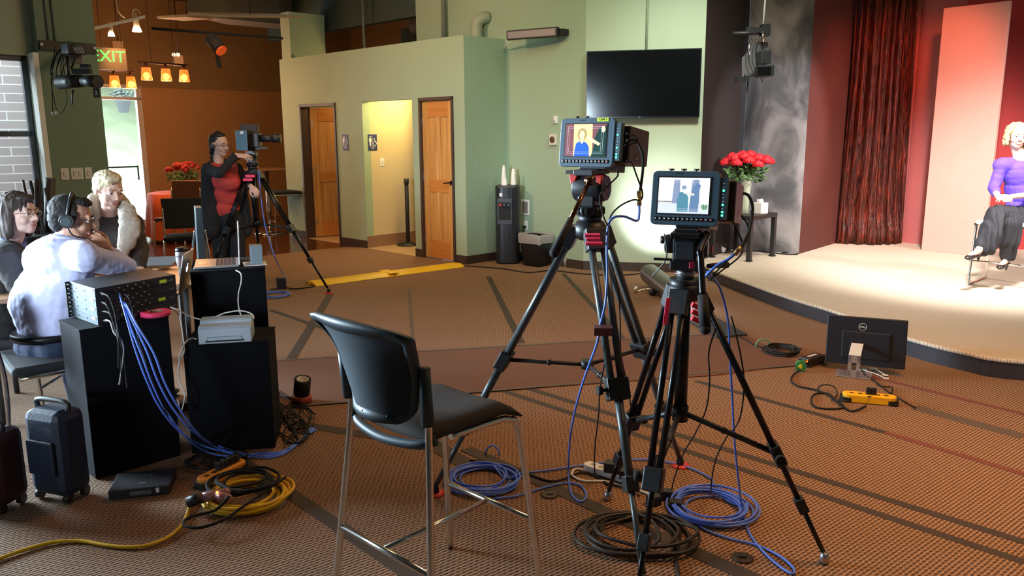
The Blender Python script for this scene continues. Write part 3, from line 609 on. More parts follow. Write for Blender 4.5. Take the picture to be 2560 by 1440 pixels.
# black par lamp with an orange gel on a pipe
t = thing('par_lamp', 'black par lamp with barn doors and orange gel hanging on a lobby pipe', 'stage lamp', tuple(at(545, 100, 9.6)))
MB().cyl(at(380, 71, 9.3), at(706, 96, 10.6), .016).build('pipe', BLKM, t)
a, c = at(530, 100, 9.6), at(552, 125, 9.55); MB().cyl(a, c, .075).ell(a, .075).build('housing', BLKM, t); MB().cyl(at(535, 82, 9.6), at(535, 100, 9.6), .012).build('yoke', BLKM, t)
dv = (c - a).normalized(); sd = dv.cross(Vector((0, 1, 0))).normalized()
MB().cyl(c + dv * .005, c + dv * .02, .068).build('gel', mat('orange_gel', (.6, .08, .01), .5, emit=(1, .12, .02), es=.35), t)
b = MB()
for s_ in (1, -1): b.slab([c + sd * s_ * .07 + Vector((0, -.06, 0)), c + sd * s_ * .07 + Vector((0, .06, 0)), c + sd * s_ * .15 + dv * .14 + Vector((0, .08, 0)), c + sd * s_ * .15 + dv * .14 + Vector((0, -.08, 0))], sd * .004)
b.build('barn_door', BLKM, t)
# grey bulkhead and ducts at the lobby ceiling
BUL = mat('bulkhead_paint', (.16, .13, .10), .8)
def quadbox(pts, th, name, m): return struct(MB().slab(pts, th).build(name, m))
b = MB().obox(at(470, 38, 12.2), at(700, 60, 13.6) - at(470, 38, 12.2), Vector((.2, 1.0, 0)), UP * .55).build('ceiling_bulkhead', BUL); struct(b)
for i, (x0, y0, x1, y1, d, lab) in enumerate(((392, 46, 466, 42, 10.8, 'pale square ceiling panel hanging in the lobby beside the bulkhead'), (470, 36, 700, 40, 10.6, 'long shallow ceiling fixture hanging along the lobby bulkhead'))):
    a, c = at(x0, y0, d), at(x1, y1, d + (.0 if i == 0 else 1.2)); o = MB().obox(a, c - a, e2 * .35, UP * .03).build('ceiling_panel', mat('cream_panel', (.5, .36, .24), .6)); o.location.z += 0; tag(o, lab, 'ceiling fixture')
    MB().cyl((a + c) / 2 + e2 * .2 + UP * .03, ((a + c) / 2 + e2 * .2).xy.to_3d() + UP * 4.0, .006, n=5).build('hanger', BLK, o)
struct(MB().cyl(S(3.2, 1.9, 3.35), S(.9, 1.9, 3.35), .22, n=20).build('ceiling_duct', mat('galvanised_duct', (.30, .22, .15), .45, .5)))
b = MB()
for x in (1.35, 1.18, 1.08, 1.0): b.cyl(S(x, 1.0, 2.7), S(x, 1.0, 4.0), .03 if x == 1.35 else .015, n=8)
b.cyl(S(2.9, .6, 2.7), S(2.9, .6, 4.0), .02, n=8); struct(b.build('trim_5', mat('dim_conduit', (.12, .16, .15), .6)))
# exit sign and emergency light
ex = V(268, 143, G, G + e2) - e1 * .0 + e1 * -.1; exu = e2; exn = Vector((.7071, -.7071, 0)); t = thing('exit_sign', 'green lit EXIT sign above the glass lobby door', 'sign', tuple(ex))
ex = at(275, 142, 10.5)
MB().obox(ex + e2 * .0 - e2 * .20 - UP * .16, e2 * .40, exn * -.04, UP * .27).build('housing', mat('sign_housing', (.22, .15, .09), .6), t)
text('lettering', 'EXIT', ex + exn * .002 + UP * .0 - e2 * .02, face_rot(e2), .20, mat('green_glow_letters', (.1, .9, .2), .5, emit=(.08, 1, .10), es=1.3), t, .002)
for x, y, d, lab in ((294, 117, 12.5, 'small ceiling speaker box above the exit sign'), (446, 152, 13.5, 'twin head emergency light on the lobby wall above the right pendant')):
    p_ = at(x, y, d); t = thing('speaker_box' if x < 300 else 'emergency_light', lab, 'speaker' if x < 300 else 'light', tuple(p_)); MB().box(p_, (.15, .12, .17), rz(.5)).build('body', mat('beige_box', (.26, .18, .12), .5), t, bevel=.01)
    if x > 300:
        for k in (-.035, .035): MB().ell(p_ + Vector((k, -.08, .09)), .03).build('lamp_head', mat('lamp_head_white', (.8, .8, .6), .4, emit=(1, .9, .6), es=1.2), t)
    MB().cyl(p_ + Vector((0, .03, .05)), p_ + Vector((0, .03, 0)) + e1 * .0 + UP * (4.0 - p_.z), .008).build('stem', BRZ, t)
# ---------------------------------------------------------------- lobby furniture
ORC = mat('orange_tablecloth', (.55, .12, .05), .7, noise_s=6, noise_a=.25, bump=.3, bump_s=12)
tc = xy(F(455, 575)); tc = Vector((-5.1, 12.7, 0))
t = thing('lobby_table', 'round lobby table under an orange cloth behind the black chair', 'table', tuple(tc))
MB().lathe(tc + UP * .70, [(.6, 0), (.6, .03)], 32).build('tabletop', WOODD, t); MB().cyl(tc + UP * .002, tc + UP * .7, .04).lathe(tc + UP * .002, [(.28, 0), (.05, .05)]).build('pedestal', STEEL, t)
b = MB(); rows = []
for z, r_, am in ((.745, 0.02, 0), (.745, .58, 0), (.735, .625, .004), (.5, .65, .03), (.2, .68, .05), (.06, .70, .06)):
    rows.append([b.bm.verts.new(tc + Vector(((r_ + am * math.sin(i * .52 * 1.0 + 1)) * math.cos(i * math.pi / 36), (r_ + am * math.sin(i * .52 + 1)) * math.sin(i * math.pi / 36), z))) for i in range(72)])
for A_, B_ in zip(rows, rows[1:]):
    for i in range(72): b._f([A_[i], A_[(i + 1) % 72], B_[(i + 1) % 72], B_[i]], True)
b._f(rows[0]); o = b.build('tablecloth', ORC); tag(o, 'orange cloth draped over the round lobby table', 'tablecloth')
ROSE = mat('red_rose_petals', (.62, .01, .02), .6); ROSED = mat('dim_red_petals', (.30, .02, .015), .7); LEAF = mat('rose_leaves', (.08, .16, .05), .6, noise_s=20, noise_a=.4)
def flower_pot(x, y, d, lab, s=1.0):
    q = at(x, y, d); q.z = .747; t = thing('rose_pot', lab, 'plant', tuple(q), 0, 'rose pots on the lobby table')
    MB().lathe(q, [(.07 * s, 0), (.095 * s, .17 * s), (.1 * s, .17 * s), (.09 * s, .16 * s)], 18).build('pot', mat('orange_pot', (.75, .30, .08), .5), t)
    b, l = MB(), MB()
    for i in range(34):
        a = random.uniform(0, 6.28); ph = random.uniform(0, 1.3); rr_ = .17 * s; c_ = q + UP * .30 * s + Vector((math.cos(a) * math.sin(ph), math.sin(a) * math.sin(ph), .8 * math.cos(ph))) * rr_; b.ell(c_, .035 * s, u=6, v=5)
    for i in range(40): a = random.uniform(0, 6.28); rr_ = random.uniform(.03, .15); l.ell(q + Vector((math.cos(a) * rr_, math.sin(a) * rr_, random.uniform(.17, .3))), (.035, .03, .012), Euler((random.random() * 3, random.random() * 3, 0)).to_matrix(), 5, 4)
    b.build('blooms', ROSED, t); l.build('foliage', LEAF, t)
flower_pot(446, 460, 12.55, 'left pot of red roses on the orange lobby table'); flower_pot(474, 458, 13.0, 'right pot of red roses on the orange lobby table')
def lobby_chair(x, y, yaw, lab, seat_z=.46, m=None, h=.88, base='legs'):
    q = Vector((x, y, 0)); m = m or BLKM; t = thing('lobby_chair', lab, 'chair', (x, y, 0), yaw, None); M = rz(yaw)
    L = lambda a, b_, c_: q + M @ Vector((a, b_, c_))
    MB().obox(L(-.23, -.22, seat_z - .04), M @ Vector((.46, 0, 0)), M @ Vector((0, .44, 0)), UP * .05).build('seat', m, t, bevel=.02)
    MB().slab([L(-.21, -.235, seat_z + .06), L(.21, -.235, seat_z + .06), L(.24, -.30, h), L(-.24, -.30, h)], M @ Vector((0, -.03, 0))).build('backrest', m, t, bevel=.012)
    for sx in (-1, 1):
        MB().tube([L(sx * .225, -.27, h - .1), L(sx * .225, -.235, seat_z), L(sx * .24, -.27, .2), L(sx * .245, -.29, .002)], .011, 8).build('leg', CHR, t)
        MB().tube([L(sx * .225, -.2, seat_z - .05), L(sx * .225, .16, seat_z - .05), L(sx * .23, .21, seat_z - .1), L(sx * .24, .235, .002)], .011, 8).build('leg', CHR, t)
    if seat_z > .6: MB().cyl(L(-.235, .22, .28), L(.235, .22, .28), .009).cyl(L(-.235, -.265, .28), L(.235, -.265, .28), .009).build('foot_rail', CHR, t)
    return t
lobby_chair(-3.86, 9.35, R(-158), 'black padded chair in front of the orange lobby table')
lobby_chair(-4.75, 11.3, R(170), 'dark brown padded chair at the lobby table left of the camera operator', m=mat('brown_vinyl', (.07, .03, .022), .5), seat_z=.48, h=.98)
lobby_chair(-3.62, 12.75, R(120), 'black high chair at the tall lobby table beside the wall end', seat_z=.74, h=1.12)
# tall round table with bottle
q = xy(F(678, 566), 0); q = Vector((-4.05, 13.3, 0)); t = thing('high_table', 'tall round table with thin top and steel post in the lobby', 'table', tuple(q))
MB().lathe(q + UP * 1.05, [(.42, 0), (.43, .012), (.42, .025)], 32).build('tabletop', mat('brown_tabletop', (.25, .13, .06), .4), t); MB().cyl(q + UP * .02, q + UP * 1.05, .035).build('post', CHR, t); MB().lathe(q + UP * .002, [(.27, 0), (.27, .012), (.05, .04)], 24).build('foot_plate', CHR, t)
q2 = q + Vector((-.12, -.12, 1.077)); t = thing('spray_bottle', 'small clear bottle with a red cap on the tall lobby table', 'bottle', tuple(q2)); MB().lathe(q2, [(.035, 0), (.038, .09), (.02, .13), (.012, .15)], 14).build('body', mat('pink_clear_plastic', (.7, .45, .4), .2, alpha=.7), t); MB().cyl(q2 + UP * .15, q2 + UP * .19, .014).build('cap', RED, t)
# bamboo stick vase by the window
q = xy(P(105, 560, 6.6), 0); t = thing('stick_arrangement', 'dark twig arrangement in a black pot in front of the window', 'plant', tuple(q)); DKB = mat('dark_twig', (.035, .022, .018), .6)
MB().lathe(q + UP * .002, [(.13, 0), (.17, .55), (.15, .8), (.17, .82)], 20).build('pot', BLK, t)
for x, y, r_ in ((57, 450, .011), (75, 452, .014), (89, 447, .014), (92, 470, .012), (97, 449, .009), (113, 470, .011)):
    a = q + Vector((random.uniform(-.06, .08), random.uniform(-.05, .05), .5)); c = P(x, y, 6.65); MB().tube([a, a.lerp(c, .5) + Vector((random.uniform(-.02, .02), 0, 0)), c], r_, 6).build('stick', DKB, t)
MB().cyl(P(120, 600, 6.7), P(126, 445, 6.7), .035, .04).build('bamboo_bundle', mat('dark_bamboo', (.05, .035, .03), .6), t)
# ================================================================ PRODUCTION DESK
PED = mat('black_laminate', (.004, .004, .006), .85); PED.node_tree.nodes['Principled BSDF'].inputs['Specular IOR Level'].default_value = .15
def pedestal(lab, org, u, v, w, d, h):
    t = thing('pedestal', lab, 'pedestal', tuple(org)); u, v = Vector(u).normalized(), Vector(v).normalized()
    MB().obox(org + UP * .0025, u * w, v * d, UP * (h - .0145)).build('body', PED, t, bevel=.003); MB().obox(org - u * .002 - v * .002 + UP * (h - .012), u * (w + .004), v * (d + .004), UP * .012).build('top_board', PED, t, bevel=.003)
    return t
pedestal('black display pedestal carrying the rack of broadcast units', Vector((-2.001, 3.576, 0)), (.7071, .7071, 0), (-.7071, .7071, 0), .41, .30, .74)
pedestal('low black pedestal in front, with the silver drive box on it', Vector((-1.663, 3.886, 0)), (.984, .178, 0), (-.178, .984, 0), .417, .31, .585)
pedestal('tall black pedestal with the open silver laptop on top', Vector((-1.729, 4.216, 0)), (.928, .372, 0), (-.326, .945, 0), .386, .44, .9)
# rack of four units
RKB = mat('rack_charcoal', (.022, .022, .025), .5, .2); RKS = mat('rack_blue_grey', (.075, .10, .115), .5, .3); LBL = mat('white_label', (.8, .8, .8), .6); YLB = mat('yellow_green_label', (.6, .75, .03), .6)
ru = Vector((.5, .866, 0)); rv = Vector((-.75, .66, 0)).normalized(); RO = Vector((-1.95, 3.65, .742)); rn = Vector((ru.y, -ru.x, 0)); sn = -ru
GOLD = mat('brass_connector', (.45, .32, .14), .4, .9); GUN = mat('gunmetal_connector', (.12, .11, .09), .4, .8)
names = ('bottom', 'second lowest', 'second highest', 'topmost')
for k in range(4):
    o = RO + UP * .0445 * k; t = thing('broadcast_unit', '%s unit of the dark rack of four broadcast units on the pedestal' % names[k], 'electronic device', tuple(o), 0, 'rack of broadcast units')
    MB().obox(o + UP * .0005 + ru * .003, ru * .437, rv * .30, UP * .0435).build('chassis', RKB, t, bevel=.001)
    MB().obox(o + UP * .0015, ru * .003, rv * .30, UP * .0415).build('side_plate', RKS, t)
    MB().obox(o + rv * .30 - ru * .022 + UP * .0005, ru * .48, rv * .008, UP * .043).build('front_panel', BLKM, t)
    b = MB()
    for z in (.012, .032): q = o + rv * .298 - ru * .012 + UP * z; b.cyl(q, q - rv * .012, .005, n=8)
    b.build('rack_screw', CHR, t)
    MB().obox(o + rv * .02 + sn * .001 + UP * .024, rv * .045, sn * .001, UP * .014).build('white_label', LBL, t)
    b = MB()
    for r_ in (.12, .22): q = o + rv * r_ + UP * .02; b.cyl(q, q + sn * .002, .004, n=8)
    b.build('side_screw', BLK, t)
    b = MB()
    for i in range(12):
        q = o + ru * (.10 + .022 * i) + UP * (.030 if i % 2 else .014)
        if i < 9: b.cyl(q, q + rn * .012, .005, n=8)
    b.build('connector', GUN, t)
    b = MB()
    for i in range(5): q = o + ru * (.03 + .03 * i) + UP * .012; b.obox(q, ru * .018, rn * .001, UP * .010)
    b.build('port', BLK, t)
    MB().obox(o + ru * .39 + UP * .018, ru * .03, rn * .0006, UP * .002).obox(o + ru * .418 + UP * .012, ru * .002, rn * .0006, UP * .016).build('printed_mark', mat('grey_print', (.25, .25, .25), .6), t)
    if k in (3, 1): MB().obox(o + ru * (.345 if k == 3 else .33) + UP * .012, ru * .04, rn * .001, UP * .016).build('yellow_label', YLB, t)
    MB().cyl(o + ru * .02 + UP * .025, o + ru * .02 + rn * .055 + UP * .022, .006).build('plug', BLK, t)
# pink gaffer tape on the pedestal corner
q = Vector((-1.775, 3.868, .742)); b = MB(); b.lathe(q, [(.038, 0), (.07, 0), (.07, .022), (.038, .022), (.038, 0)], 32); o = b.build('tape_roll', [PINK], None); tag(o, 'bright pink roll of tape on the corner of the rack pedestal', 'tape')
o2 = MB().lathe(q, [(.034, .001), (.038, .001), (.038, .021), (.034, .021), (.034, .001)], 32).build('cardboard_core', mat('cardboard', (.3, .18, .1), .8), None, world=False); o2.parent = o
# table
TAB = wood('warm_maple_top', (.50, .27, .14), (.62, .36, .20), False)
tu, tv = Vector((.9, .43, 0)).normalized(), Vector((-.43, .9, 0)).normalized(); TO = Vector((-2.95, 4.22, 0))
t = thing('folding_table', 'wooden folding table where the seated crew works', 'table', tuple(TO + tu * .6 + tv * .4))
MB().obox(TO + UP * .715, tu * 1.18, tv * .80, UP * .025).build('tabletop', TAB, t, bevel=.004)
for a_, c_ in ((.08, .08), (1.1, .08), (.08, .72), (1.1, .72)): MB().cyl(TO + tu * a_ + tv * c_ + UP * .002, TO + tu * a_ + tv * c_ + UP * .715, .016).build('leg', DGREY, t)
# laptops
KEYM = mat('dark_keys', (.05, .03, .03), .5)
def laptop(lab, hinge, d, n, w=.325, dep=.225, lid=.215, op=105, mark=None, z=0):
    """hinge: middle of the hinge edge, d: along the hinge, n: from the hinge to the user"""
    d, n = Vector(d).normalized(), Vector(n).normalized(); t = thing('laptop', lab, 'laptop', tuple(hinge)); o = hinge - d * w / 2
    MB().obox(o, d * w, n * dep, UP * .011).build('base', ALU, t, bevel=.003)
    b = MB()
    for r_ in range(5):
        for c_ in range(12): b.obox(o + d * (.025 + c_ * .0232) + n * (.02 + r_ * .021) + UP * .0105, d * .019, n * .017, UP * .0015)
    b.build('keyboard', KEYM, t); MB().obox(o + d * (w / 2 - .05) + n * (dep - .09) + UP * .0105, d * .1, n * .07, UP * .0012).build('trackpad', mat('pad_grey', (.45, .46, .48), .3, .6), t)
    a = R(op); up = n * math.cos(a) + UP * math.sin(a); th = up.cross(d); 
    if th.dot(n) > 0: th = -th
    q = o + UP * .012; l = MB().obox(q, d * w, up * lid, th * .006).build('lid', ALU, t, bevel=.002)
    MB().obox(q + d * .008 + up * .01 - th * .0008, d * (w - .016), up * (lid - .02), th * .0007).build('display', mat('laptop_display', (.05, .05, .06), .15, emit=(.25, .3, .35), es=.6), t)
    if mark:
        c = q + d * w / 2 + up * lid * .55 + th * .0066; b = MB()
        for k, (x_, r_) in enumerate(((-.008, .013), (.008, .013))): b.cyl(c + d * x_, c + d * x_ + th * .0006, r_, n=14)
        b.cyl(c - up * .008 - d * .004, c - up * .008 - d * .004 + th * .0006, .011, n=12); b.slab([c + up * .014, c + up * .026 + d * .003, c + up * .03 + d * .012, c + up * .018 + d * .008], th * .0006)
        b.build('lit_logo', mat('lit_logo_white', (1, 1, 1), .5, emit=(.9, .85, 1), es=3), t)
    return t
l1, l2 = F(480, 680, .902), F(598, 668, .902); far = F(598, 650, .902); ud = (l1 - l2); ud.z = 0; ud.normalize(); wd_ = Vector((ud.y, -ud.x, 0)); wd_ = wd_ if wd_.dot(far - l2) > 0 else -wd_
laptop('open silver laptop on the tall black pedestal, screen facing left', l2 + Vector((-.33, .944, 0)) * .16, (-.33, .944, 0), (-.944, -.33, 0), .31, .235, .215, 92)
laptop('silver laptop seen from behind with a lit white logo, right of the rack', Vector((-1.893, 4.51, .742)), (-.19, 1, 0), (-1, -.19, 0), .30, .21, .215, 100, True)
laptop('small laptop on the wooden table in front of the man in the lavender shirt', F(352, 676, .742) + Vector((.02, .10, 0)), (1, .2, 0), (-.2, -1, 0), .26, .18, .17, 165)
# travel mug
q = F(466, 664, .742); q = Vector((q.x + .05, 5.02, .742)); q.x = (464 - 1280) / FPX * 5.02 * 1.02
t = thing('travel_mug', 'white travel mug with black lid and steel foot on the wooden table', 'mug', tuple(q)); MWH = mat('mug_white', (.72, .70, .80), .35)
MB().lathe(q, [(.028, 0), (.030, .02), (.031, .06), (.032, .062)], 24).build('steel_base', STEEL, t)
MB().lathe(q, [(.034, .060), (.040, .10), (.041, .14), (.039, .155)], 24).build('sleeve', MWH, t); MB().lathe(q, [(.040, .155), (.041, .165), (.036, .178), (.02, .183)], 24).build('lid', BLK, t)
cd_ = (O - q); cd_.z = 0; cd_.normalize(); rt_ = Vector((-cd_.y, cd_.x, 0))
text('lettering', 'wake up', q + UP * .128 + cd_ * .0415, face_rot(rt_), .024, mat('navy_print', (.02, .03, .10), .5), t, .0006)
MB().obox(q + UP * .113 + cd_ * .0405 - rt_ * .02, rt_ * .035, cd_ * .001, UP * .002).build('rule', MATS['navy_print'], t)
# small grey box on a card at the pedestal's right end
q = F(636, 664, .902); u_ = Vector((.93, .37, 0)).normalized(); v_ = Vector((-u_.y, u_.x, 0))
MB().obox(q - u_ * .055 - v_ * .01, u_ * .125, v_ * .15, UP * .003).build('card', WHT, None); tag(bpy.data.objects['card'], 'flat white card under the small grey box on the tall pedestal', 'card')
t = thing('converter_box', 'small grey box standing upright on a white card on the tall pedestal', 'electronic device', tuple(q)); MB().obox(q + UP * .0035 - u_ * .015 + v_ * .03, u_ * .065, v_ * .08, UP * .105).build('case', mat('blue_grey_case', (.22, .27, .30), .45), t, bevel=.002)
MB().obox(q + UP * .004 - u_ * .0165 + v_ * .032, u_ * .001, v_ * .075, UP * .10).build('printed_side', mat('light_print', (.5, .5, .65), .5), t); MB().obox(q + UP * .109 - u_ * .003 + v_ * .045, u_ * .03, v_ * .03, UP * .0008).build('top_sticker', mat('tan_sticker', (.55, .4, .25), .5), t)
# silver drive box
u_ = Vector((.97, .22, 0)).normalized(); v_ = Vector((-u_.y, u_.x, 0)); q = F(497, 862, .586)
t = thing('drive_dock', 'silver ribbed drive box with a slot on the low black pedestal', 'electronic device', tuple(q)); ALB = mat('blueish_aluminium', (.58, .66, .74), .4, .35)
pr = [(0, 0), (0, .075), (.012, .088), (.075, .088), (.080, .100), (.09, .108), (.165, .108), (.175, .095), (.175, 0)]
b = MB(); b.slab([q + v_ * a_ + UP * z_ for a_, z_ in pr], u_ * .255); b.build('case', ALB, t, bevel=.004)
MB().obox(q + u_ * .035 - v_ * .001 + UP * .009, u_ * .18, v_ * .002, UP * .008).build('slot', BLK, t)
MB().tube([q + u_ * a_ - v_ * .002 + UP * z_ for a_, z_ in ((.03, .008), (.045, .03), (.06, .034), (.19, .034), (.205, .03), (.22, .008))], .0015, 5).build('groove', mat('groove_grey', (.2, .23, .26), .5), t)
# iced cup / tape roll at left of the rack, and stick-out plate
q = Vector((-2.42, 4.13, .742)); t = MB().lathe(q, [(.03, 0), (.055, 0), (.055, .028), (.03, .028), (.03, 0)], 28).build('tape_roll', mat('white_tape', (.6, .6, .58), .6)); tag(t, 'white roll of tape lying just left of the rack', 'tape')
t = MB().box(q + UP * .0405, (.06, .035, .022), rz(.4)).build('plug_adapter', WHT, bevel=.003); tag(t, 'small white adapter lying on the white tape roll', 'adapter')
# floor bits near the pedestals
q = xy(F(335, 1235), 0); u_ = Vector((.97, .24, 0)).normalized(); v_ = Vector((-u_.y, u_.x, 0)); q = xy(F(272, 1252), .002)
t = thing('converter_unit', 'flat black electronic unit lying on the carpet before the rack pedestal', 'electronic device', tuple(q))
MB().obox(q, u_ * .26, v_ * .20, UP * .045).build('case', mat('soft_black_case', (.02, .02, .024), .45), t, bevel=.004)
b = MB()
for k in range(3): b.obox(q + u_ * (.11 + .02 * k) + v_ * .14 + UP * .0455, u_ * .006, v_ * .004, UP * .001)
b.obox(q + u_ * .12 + v_ * .05 + UP * .0455, u_ * .03, v_ * .003, UP * .001).build('markings', mat('pale_markings', (.5, .5, .5), .5), t)
MB().obox(q + u_ * .09 - v_ * .001 + UP * .012, u_ * .09, v_ * .002, UP * .018).build('port', mat('port_grey', (.12, .12, .13), .5), t); MB().obox(q + u_ * .2 - v_ * .0012 + UP * .015, u_ * .014, v_ * .002, UP * .022).build('tag_label', LBL, t)
# suitcases at the left, the shade there put into their near-black colours
def bag(lab, x, y, w, d, h, m, yaw):
    M = rz(yaw); q = Vector((x, y, 0)); t = thing('suitcase', lab, 'suitcase', (x, y, 0)); MB().box(q + UP * (h / 2 + .03), (w, d, h), M).build('body', m, t, bevel=.04)
    MB().tube([q + M @ Vector((-.09, 0, h + .02)), q + M @ Vector((-.08, 0, h + .06)), q + M @ Vector((.08, 0, h + .06)), q + M @ Vector((.09, 0, h + .02))], .012, 8).build('handle', BLK, t)
    for sx in (-1, 1):
        for sy in (-1, 1): c = q + M @ Vector((sx * w * .38, sy * d * .3, .026)); MB().cyl(c - Vector((.012, 0, 0)), c + Vector((.012, 0, 0)), .024).build('wheel', BLK, t)
    MB().box(q + M @ Vector((0, -d / 2 - .01, h * .55)), (w * .7, .02, h * .4), M).build('front_pocket', m, t, bevel=.008)
bag('blue suitcase on the carpet below the seated man', -2.06, 3.40, .22, .15, .40, mat('shaded_blue_nylon', (.005, .010, .028), .6, bump=.2, bump_s=120), R(-20))
bag('red suitcase at the left edge beside the blue one', -2.31, 3.30, .24, .18, .34, mat('shaded_red_nylon', (.035, .003, .006), .6, bump=.2, bump_s=120), R(-12))
# tape rolls standing by the pedestal
q = xy(F(754, 1008), 0); o = MB().lathe(q + UP * .002, [(.038, 0), (.062, 0), (.062, .048), (.038, .048), (.038, 0)], 28).build('tape_roll', mat('dark_red_tape', (.30, .035, .02), .5)); tag(o, 'dark red roll of tape lying on the carpet right of the pedestals', 'tape')
q2 = q + Vector((0, .015, .052)); t = thing('tape_roll', 'black roll of tape tilted on top of the red roll beside the pedestals', 'tape', tuple(q2)); M_ = Matrix.Rotation(R(12), 3, 'X') @ Matrix.Rotation(R(10), 3, 'Y')
q2 = q2 + UP * .01
MB().lathe(q2, [(.036, 0), (.05, 0), (.05, .10), (.036, .10), (.036, 0)], 28, M_).build('roll', BLKM, t); MB().lathe(q2, [(.032, .001), (.036, .001), (.036, .099), (.032, .099), (.032, .001)], 28, M_).build('core', mat('white_core', (.6, .58, .55), .7), t)
# ================================================================ THE MESH-BACK STOOL IN FRONT
CF = mat('stool_seat_fabric', (.022, .016, .012), .9, noise_s=300, noise_a=.5, bump=.4, bump_s=500); CP = mat('stool_slate_plastic', (.022, .040, .055), .5); 
def meshmat(nt, co):
    sp = nd(nt, 'ShaderNodeSeparateXYZ', [(0, co)]); f = lambda k: mth(nt, 'SINE', mth(nt, 'MULTIPLY', sp.outputs[k], 1500.0))
    return mth(nt, 'ADD', mth(nt, 'MULTIPLY', mth(nt, 'MULTIPLY', f(0), f(2)), .5), .5), [(0, (.008, .016, .026)), (1, (.022, .04, .06))]
CM = ramp_mat('slate_mesh_fabric', meshmat, .8, .4, .001)
def make_stool(name, label, loc, rot, sm, pm, mm):
    t = thing(name, label, 'stool'); g = lambda u, v: Vector((u * (.215 - .012 * v), v, 0))
    b = MB(); NX, NY = 16, 14; top, bot = [], []
    for j in range(NY + 1):
        v = -.205 + .43 * j / NY; ra, rb = [], []
        for i in range(NX + 1):
            u = -1 + 2 * i / NX; rim = max(abs(u) ** 6, abs((v - .01) / .215) ** 8); z = .765 - .030 * rim - .012 * (1 - u * u) * (1 if v < .1 else 1) - (.035 * max(0, (v - .12) / .1) ** 2)
            ra.append(b.bm.verts.new((u * .208, v * .96, z))); rb.append(b.bm.verts.new((u * .20, v * .97, .722 - .03 * max(0, (v - .12) / .1) ** 2 + .0 * rim - .018 * (1 - u * u))))
        top.append(ra); bot.append(rb)
    for j in range(NY):
        for i in range(NX): b._f([top[j][i], top[j][i + 1], top[j + 1][i + 1], top[j + 1][i]], True); b._f([bot[j][i], bot[j + 1][i], bot[j + 1][i + 1], bot[j][i + 1]], True)
    ring = lambda G_: [G_[0][i] for i in range(NX)] + [G_[j][NX] for j in range(NY)] + [G_[NY][i] for i in range(NX, 0, -1)] + [G_[j][0] for j in range(NY, 0, -1)]
    A_, B_ = ring(top), ring(bot)
    for i in range(len(A_)): k = (i + 1) % len(A_); b._f([A_[i], B_[i], B_[k], A_[k]], True)
    b.build('seat', sm, t)
    # plastic seat pan visible at the back edge
    MB().tube([(-.205, -.18, .72), (-.15, -.215, .702), (0, -.235, .692), (.15, -.215, .702), (.205, -.18, .72)], .017, 8).build('seat_pan', pm, t)
    # backrest: curved shell with a thick rim
    def bp(u, w):                                                            # u -1..1, w 0..1
        half = .150 + .040 * min(1, w * 2.2) + .075 * max(0, w - .45) ** 1.5 * 1.8; x = u * half
        y = -.225 - .055 * (1 - u * u) - .085 * w ** 2.5 - .02 * math.sin(w * 3.1) * (1 - u * u); z = .785 + .30 * w - .012 * (1 - u * u) * (1 - w) + .02 * (1 - u * u) * w - .008 * max(0, abs(u) - .8) * 5 * w ** 4 + .03 * max(0, abs(u) - .8) * 5 * (1 - w) ** 4
        return Vector((x, y, z))
    N = 14; b = MB(); gr = [[b.bm.verts.new(bp(-1 + 2 * i / N, j / N)) for i in range(N + 1)] for j in range(N + 1)]
    for j in range(N):
        for i in range(N): b._f([gr[j][i], gr[j][i + 1], gr[j + 1][i + 1], gr[j + 1][i]], True)
    o = b.build('back_mesh', mm, t); o.modifiers.new('s', 'SOLIDIFY').thickness = .004
    rim = [bp(-1 + 2 * i / 10, 0) for i in range(10)] + [bp(1, j / 8) for j in range(8)] + [bp(1 - 2 * i / 10, 1) for i in range(10)] + [bp(-1, 1 - j / 8) for j in range(8)]
    b = MB(); pts = smooth_path(rim, 3, True); m = len(pts); rings = []
    cen = Vector((0, -.26, .93))
    for i, p_ in enumerate(pts):
        inn = (cen - p_); inn.y = 0; inn.normalize(); ny = Vector((0, 1, 0)); wd2 = .032
        rings.append([b.bm.verts.new(p_ + q_) for q_ in (ny * .010 - inn * .006, ny * -.012 - inn * .006, ny * -.016 + inn * .010, ny * -.010 + inn * wd2, ny * .006 + inn * wd2)])
    for i in range(m):
        A_, B_ = rings[i], rings[(i + 1) % m]
        for j in range(5): l = (j + 1) % 5; b._f([A_[j], A_[l], B_[l], B_[j]], True)
    b.build('back_frame', pm, t)
    b = MB()
    for i in range(4, 36, 4): p_ = rim[i % 36]; b.ell(p_ + (cen - p_).normalized() * .02 + Vector((0, -.014, 0)), .004, u=6, v=4)
    b.build('rivet', BLK, t)
    for s in (-1, 1):
        MB().cyl((s * .203, -.215, .78), (s * .210, -.228, .965), .021, .019).ell((s * .210, -.228, .965), (.019, .019, .008)).build('back_bracket', pm, t)
        MB().tube([(s * .203, -.215, .80), (s * .202, -.21, .72), (s * .240, -.250, .30), (s * .266, -.280, .0015)], .0125, 10, k=4).build('leg', CHR, t)
        MB().tube([(s * .18, -.10, .705), (s * .185, .10, .70), (s * .190, .165, .69), (s * .198, .205, .64), (s * .225, .245, .30), (s * .243, .272, .0015)], .0125, 10, k=5).build('leg', CHR, t)
    b = MB(); z = .30; b.cyl((-.240, -.250, z), (.240, -.250, z), .011, n=10).cyl((-.225, .245, z), (.225, .245, z), .011, n=10).cyl((0, -.250, z), (0, .245, z), .010, n=10); b.build('foot_rail', CHR, t)
    t.location = loc; t.rotation_euler = (0, 0, rot); t.scale = (.975, .975, .975)
    return t
make_stool('bar_stool', 'slate mesh-back bar stool with chrome legs standing in the foreground', (-.258, 2.56, 0), R(-43), CF, CP, CM)
